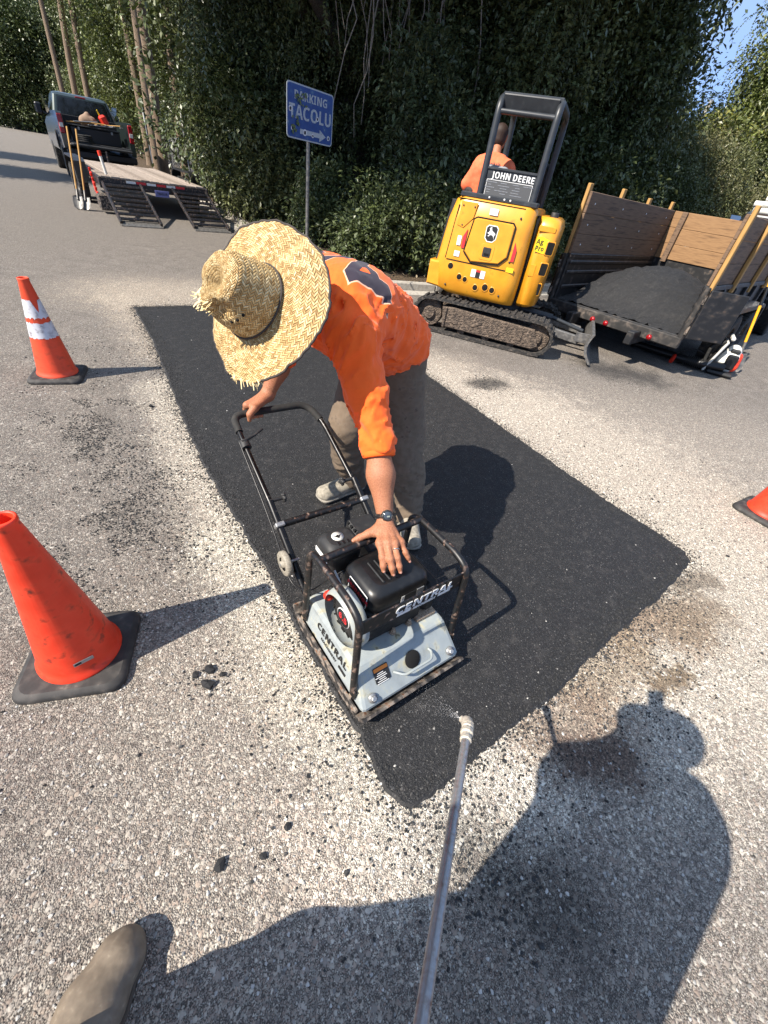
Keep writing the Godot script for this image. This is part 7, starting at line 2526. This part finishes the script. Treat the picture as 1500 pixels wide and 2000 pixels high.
	for q in [[-52.0, -72.0, 8.0, 16.0, 216, "tall blue-green tree at the far end of the road"], [-64.0, -72.0, 9.0, 15.0, 217, "dense dark tree behind the far hedge"], [-44.0, -64.0, 6.0, 12.0, 218, "mid-green tree just left of the yellow-green one"], [-50.0, -61.0, 5.0, 9.0, 220, "rounded tree growing over the far hedge"]]:
		tree("roadside_tree", q[5], "tree", V(q[0], 0.1, q[1]), q[3] * 0.5, 0.3, [[V(0, q[3] * 0.45, 0), V(q[2], q[3] * 0.45, q[2] * 0.6)], [V(3, q[3] * 0.8, 0), V(q[2] * 0.8, q[3] * 0.35, q[2] * 0.5)]], 1900, far, [dark[2], mid[2], mid[0]], q[4], "", -0.15, 1.5)
	# understorey
	for q in [[-1.5, -10.0, 223, "low broad-leaved shrub behind the worker's back"], [0.2, -10.6, 224, "low shrub on the verge left of the excavator"], [-3.0, -11.4, 225, "low shrub at the foot of the parking sign"], [1.9, -12.0, 226, "low shrub behind the excavator tracks"], [-0.6, -9.3, 227, "small weedy shrub close to the kerb"]]:
		tree("undergrowth_shrub", q[3], "shrub", V(q[0], 0.12, q[1]), 0.5, 0.0, [[V(0, 0.5, 0), V(0.9, 0.5, 0.6)], [V(0.5, 0.8, -0.4), V(0.7, 0.7, 0.5)]], 210, broad, [dark[1], dark[2], mid[0]], q[2], "", -0.1, 0.75)
	for q in [[-0.6, -11.6, 1.0, 13, 1, "large palmetto drooping in the shade left of the excavator"], [-2.6, -12.2, 0.85, 12, 2, "palmetto behind the parking sign post"], [-3.9, -13.4, 0.8, 11, 3, "small palmetto at the foot of the laurel bush"], [0.9, -12.6, 0.8, 11, 4, "palmetto half hidden behind the excavator"], [4.4, -14.2, 1.1, 14, 5, "tall palmetto behind the dump trailer's left boards"], [5.7, -15.0, 1.1, 14, 6, "spreading palmetto behind the middle of the dump trailer"], [3.4, -14.0, 0.9, 12, 7, "palmetto between excavator and dump trailer"]]:
		palmetto(q[5], V(q[0], 0.14, q[1]), q[2], q[3], q[4])
	# dead stems and hanging vines in the oak
	var r := RandomNumberGenerator.new()
	r.seed = 55
	for k in 22:
		var x := r.randfn() * 0.55 - 1.55
		var t := thing("hanging_vine", "grey leafless vine hanging in the dark oak above the sign", "vine", V(x, 0.1, -12.7 + r.randf_range(-0.6, 0.5)), 0.0, "vines hanging in the oak")
		var p := V(r.randf_range(-0.6, 0.6), 6.2, 0)
		var pts := [p]
		var l := r.randf_range(2.2, 4.2)
		for j in 8:
			p += V(r.randfn() * 0.11, -l / 8.0, r.randfn() * 0.1)
			pts.append(p)
		ptube("stem", pts, [0.016, 0.015, 0.015, 0.014, 0.013, 0.012, 0.011, 0.009, 0.006], M.vine_bark, t, 5)
	# round bins standing in the shade by the kerb
	for q in [[-6.6, -15.6, "dark rubbish bin in the shade by the kerb, left of the pair"], [-6.05, -15.1, "dark rubbish bin in the shade by the kerb, next to the creeper"]]:
		var o := thing("rubbish_bin", q[2], "bin", V(q[0], 0.13, q[1]))
		b = B.new()
		b.lathe([Vector2(0.0, 0.0), Vector2(0.2, 0.0), Vector2(0.25, 0.78), Vector2(0.27, 0.8), Vector2(0.27, 0.84), Vector2(0.24, 0.84)], Transform3D.IDENTITY, 20)
		put("bin_body", b, M.dull_plastic, o)
		b = B.new()
		b.lathe([Vector2(0.28, 0.84), Vector2(0.28, 0.87), Vector2(0.18, 0.93), Vector2(0.0, 0.95)], Transform3D.IDENTITY, 20)
		put("bin_lid", b, M.dull_plastic, o)
	# a pole and something red among the bushes
	var up := thing("utility_pole", "bare grey wooden pole leaning against the sky gap", "pole", V(12.4, 0, -33.0))
	ptube("pole_shaft", [V(0, -0.2, 0), V(1.3, 7.0, 0)], [0.13, 0.1], M.concrete, up, 10)
	ptube("pole_cap", [V(1.3, 6.95, 0), V(1.31, 7.06, 0)], 0.11, M.galvanised, up, 10)

# ---------------------------------------------------------------- the photographer
func build_photographer() -> void:
	worn("boot_leather", [[0.0, Color("#5b5042")], [0.4, Color("#6b5f50")], [0.75, Color("#796c5b")], [0.9, Color("#8e8270")], [1.0, Color("#a39885")]], V(3.2, 3.2, 3.2), 0.6, 0.0, 0.02, 181)
	mat("boot_welt", Color("#4a3f33"), 0.7)
	var t := thing("person", "photographer in pointed brown boots standing over the near end of the patch", "person", V(-0.2, 0, 0.3))
	var off := -t.position
	var hip := V(-0.05, 0.92, 0.44)
	var ch := V(-0.04, 1.34, 0.38)
	var hd := V(-0.05, 1.675, 0.262)
	var bones := []
	spread(bones, hip, ch, V(0.13, 0, 0), V(0.16, 0, 0), 0.15, 0.14)
	limb(bones, [ch + V(0, 0.1, 0), hd - V(0, 0.06, 0)], [0.08, 0.065])
	limb(bones, [hip - V(0.12, 0, 0), V(-0.42, 0.5, 0.27), V(-0.485, 0.13, 0.18)], [0.11, 0.075, 0.05])
	limb(bones, [hip + V(0.12, 0, 0), V(0.14, 0.5, 0.52), V(0.16, 0.08, 0.62)], [0.11, 0.075, 0.05])
	bones.append([V(0.16, 0.05, 0.6), V(0.2, 0.04, 0.8), 0.045, 0.04])
	limb(bones, [V(-0.24, 1.42, 0.36), V(-0.25, 1.37, 0.21), V(-0.09, 1.485, 0.19), V(-0.045, 1.53, 0.1)], [0.07, 0.06, 0.05, 0.035])
	limb(bones, [V(0.15, 1.4, 0.38), V(0.2, 1.1, 0.4), V(0.05, 1.0, 0.46)], [0.07, 0.055, 0.036])
	for k in 4:
		bones.append([V(-0.06, 1.505 + 0.02 * k, 0.075), V(0.0, 1.53 + 0.02 * k, 0.09), 0.013, 0.011])
		bones.append([V(0.06, 1.0 + 0.018 * k, 0.44), V(0.0, 1.03 + 0.018 * k, 0.45), 0.014, 0.012])
	bones.append([V(-0.055, 1.52, 0.08), V(-0.02, 1.6, 0.085), 0.014, 0.011])
	var so := Soft.new()
	so.add(bones, 0.016, 0.018)
	so.add(head_bones(hd, V(0, 1, -0.1).normalized(), V(0.05, -0.35, -1).normalized()), 0.01, 0.012)
	put("body", so.mesh(), M.skin, t).position = off
	bones = []
	spread(bones, hip - V(0.02, 0, 0), ch - V(0.03, 0, 0), V(0.12, 0, 0), V(0.15, 0, 0), 0.165, 0.15)
	limb(bones, [V(-0.24, 1.42, 0.36), V(-0.26, 1.34, 0.23)], [0.1, 0.075])
	limb(bones, [V(-0.2, 1.43, 0.3), V(0.1, 1.44, 0.32)], [0.1, 0.1])
	limb(bones, [V(0.15, 1.4, 0.38), V(0.2, 1.15, 0.4)], [0.09, 0.07])
	so = Soft.new()
	so.add(bones, 0.02, 0.02)
	put("shirt", so.mesh(), M.shirt_plain, t).position = off
	bones = []
	limb(bones, [hip - V(0.12, 0, 0), V(-0.42, 0.5, 0.27), V(-0.485, 0.2, 0.2)], [0.135, 0.1, 0.085])
	limb(bones, [hip + V(0.12, 0, 0), V(0.14, 0.5, 0.52), V(0.16, 0.1, 0.62)], [0.135, 0.1, 0.085])
	so = Soft.new()
	so.add(bones, 0.02, 0.018)
	put("trousers", so.mesh(), M.trousers, t).position = off
	b_cap(t, hd + off)
	# pointed boot, toe towards the patch
	var toe := V(-0.448, 0, -0.078)
	var heel := V(-0.487, 0, 0.205)
	var d := (toe - heel).normalized()
	var s := V(-d.z, 0, d.x)
	bones = []
	for q in [-1.0, 0.0, 1.0]:
		limb(bones, [heel + V(0, 0.055, 0) + s * q * 0.014, heel.lerp(toe, 0.55) + V(0, 0.05, 0) + s * q * 0.022, heel.lerp(toe, 0.85) + V(0, 0.035, 0) + s * q * 0.012, toe - d * 0.022 + V(0, 0.028, 0) + s * q * 0.003], [0.046, 0.044, 0.036, 0.022])
	limb(bones, [heel.lerp(toe, 0.12) + V(0, 0.05, 0), heel.lerp(toe, 0.1) + V(0.0, 0.16, 0.0), heel.lerp(toe, 0.1) + V(0.015, 0.3, 0.02)], [0.05, 0.055, 0.07])
	bones.append([heel.lerp(toe, 0.2) + V(0, 0.1, 0), heel.lerp(toe, 0.62) + V(0, 0.062, 0), 0.045, 0.03])
	so = Soft.new()
	so.add(bones, 0.006, 0.01, [[V(0, 0.014, 0), Vector3.DOWN, 5.0]])
	var bo := put("boot", so.mesh(), M.boot_leather, t)
	bo.position = off
	bo.set_meta("label", "scuffed taupe leather boot with a pointed toe")
	bones = []
	for q in [-1.0, 0.0, 1.0]:
		limb(bones, [heel + V(0, 0.02, 0) + s * q * 0.016, heel.lerp(toe, 0.55) + V(0, 0.02, 0) + s * q * 0.026, heel.lerp(toe, 0.85) + V(0, 0.02, 0) + s * q * 0.014, toe - d * 0.018 + V(0, 0.02, 0)], [0.047, 0.047, 0.038, 0.023])
	so = Soft.new()
	so.add(bones, 0.006, 0.006, [[V(0, 0.002, 0), Vector3.DOWN, 5.0], [V(0, 0.016, 0), Vector3.UP, 5.0]])
	put("boot_sole", so.mesh(), M.boot_welt, t).position = off
	bones = []
	spread(bones, V(0.15, 0.05, 0.55), V(0.19, 0.04, 0.8), V(0.015, 0, 0), V(0.02, 0, 0), 0.045, 0.04)
	so = Soft.new()
	so.add(bones, 0.012, 0.012, [[V(0, 0.004, 0), Vector3.DOWN, 5.0]])
	put("boot", so.mesh(), M.boot_leather, t).position = off
	# the phone in his hand
	var ph := thing("smartphone", "black smartphone held up by the photographer", "phone", V(0.012, 1.6, 0.0))
	ph.transform.basis = Basis(V(0.98525, 0.13232, -0.10765).normalized(), V(-0.17114, 0.76506, -0.62080).normalized(), V(0.0002, 0.63007, 0.77654).normalized()).orthonormalized()
	pbox("phone_body", V(0.02, -0.055, 0.03), V(0.072, 0.15, 0.008), M.black_plastic, ph, 0.003)
	pbox("phone_screen", V(0.02, -0.055, 0.0345), V(0.066, 0.142, 0.002), M.dark_glass, ph)

func b_cap(t: Node3D, c: Vector3) -> void:
	var so := Soft.new()
	so.add([[c + V(0, 0.06, 0.02), c + V(0, 0.04, -0.01), 0.1, 0.098]], 0.012, 0.012, [[c + V(0, 0.02, 0), V(0, -1, 0), 1.0]])
	var cap := put("cap", so.mesh(), M.black_plastic, t)

# ---------------------------------------------------------------- the scene
func _ready() -> void:
	rng.seed = 20240
	var cam := Camera3D.new()
	cam.name = "camera"
	cam.fov = 102.68
	cam.far = 400.0
	cam.near = 0.02
	cam.transform = Transform3D(Basis(V(0.98525, 0.13232, -0.10765).normalized(), V(-0.17114, 0.76506, -0.62080).normalized(), V(0.0002, 0.63007, 0.77654).normalized()).orthonormalized(), V(0, 1.6, 0))
	add_child(cam)
	cam.make_current()
	var we := WorldEnvironment.new()
	var env := Environment.new()
	env.tonemap_mode = Environment.TONE_MAPPER_LINEAR
	env.tonemap_exposure = 1.95
	env.background_mode = Environment.BG_SKY
	var sky := Sky.new()
	var sm := ProceduralSkyMaterial.new()
	sm.sky_top_color = Color(0.53, 0.61, 0.73)
	sm.sky_horizon_color = Color(0.47, 0.65, 0.92)
	sm.sky_curve = 0.12
	sm.sun_angle_max = 12.0
	sm.ground_bottom_color = Color(0.3, 0.29, 0.27)
	sm.ground_horizon_color = Color(0.47, 0.65, 0.92)
	sm.sky_energy_multiplier = 1.0
	sky.sky_material = sm
	env.sky = sky
	env.sdfgi_enabled = true
	env.ssao_enabled = true
	env.ssil_enabled = true
	we.environment = env
	add_child(we)
	var sun := DirectionalLight3D.new()
	sun.name = "sun"
	sun.light_energy = 1.6
	sun.light_color = Color(1.0, 0.965, 0.915)
	sun.light_angular_distance = 0.5
	sun.shadow_enabled = true
	add_child(sun)
	sun.look_at_from_position(Vector3.ZERO, V(0.5546, -0.6977, -0.4534))
	make_materials()
	worn("vine_bark", [[0.0, Color("#6b6157")], [1.0, Color("#9a9084")]], V(2, 1, 2), 0.9, 0.0, 0.03, 173)
	build_ground()
	build_compactor()
	build_cones()
	build_wand()
	skin_materials()
	mat("shirt_plain", Color("#ff6414"), 0.85)
	build_worker()
	build_excavator()
	build_vehicles()
	build_verge()
	build_plants()
	build_sign()
	build_fence()
	build_photographer()
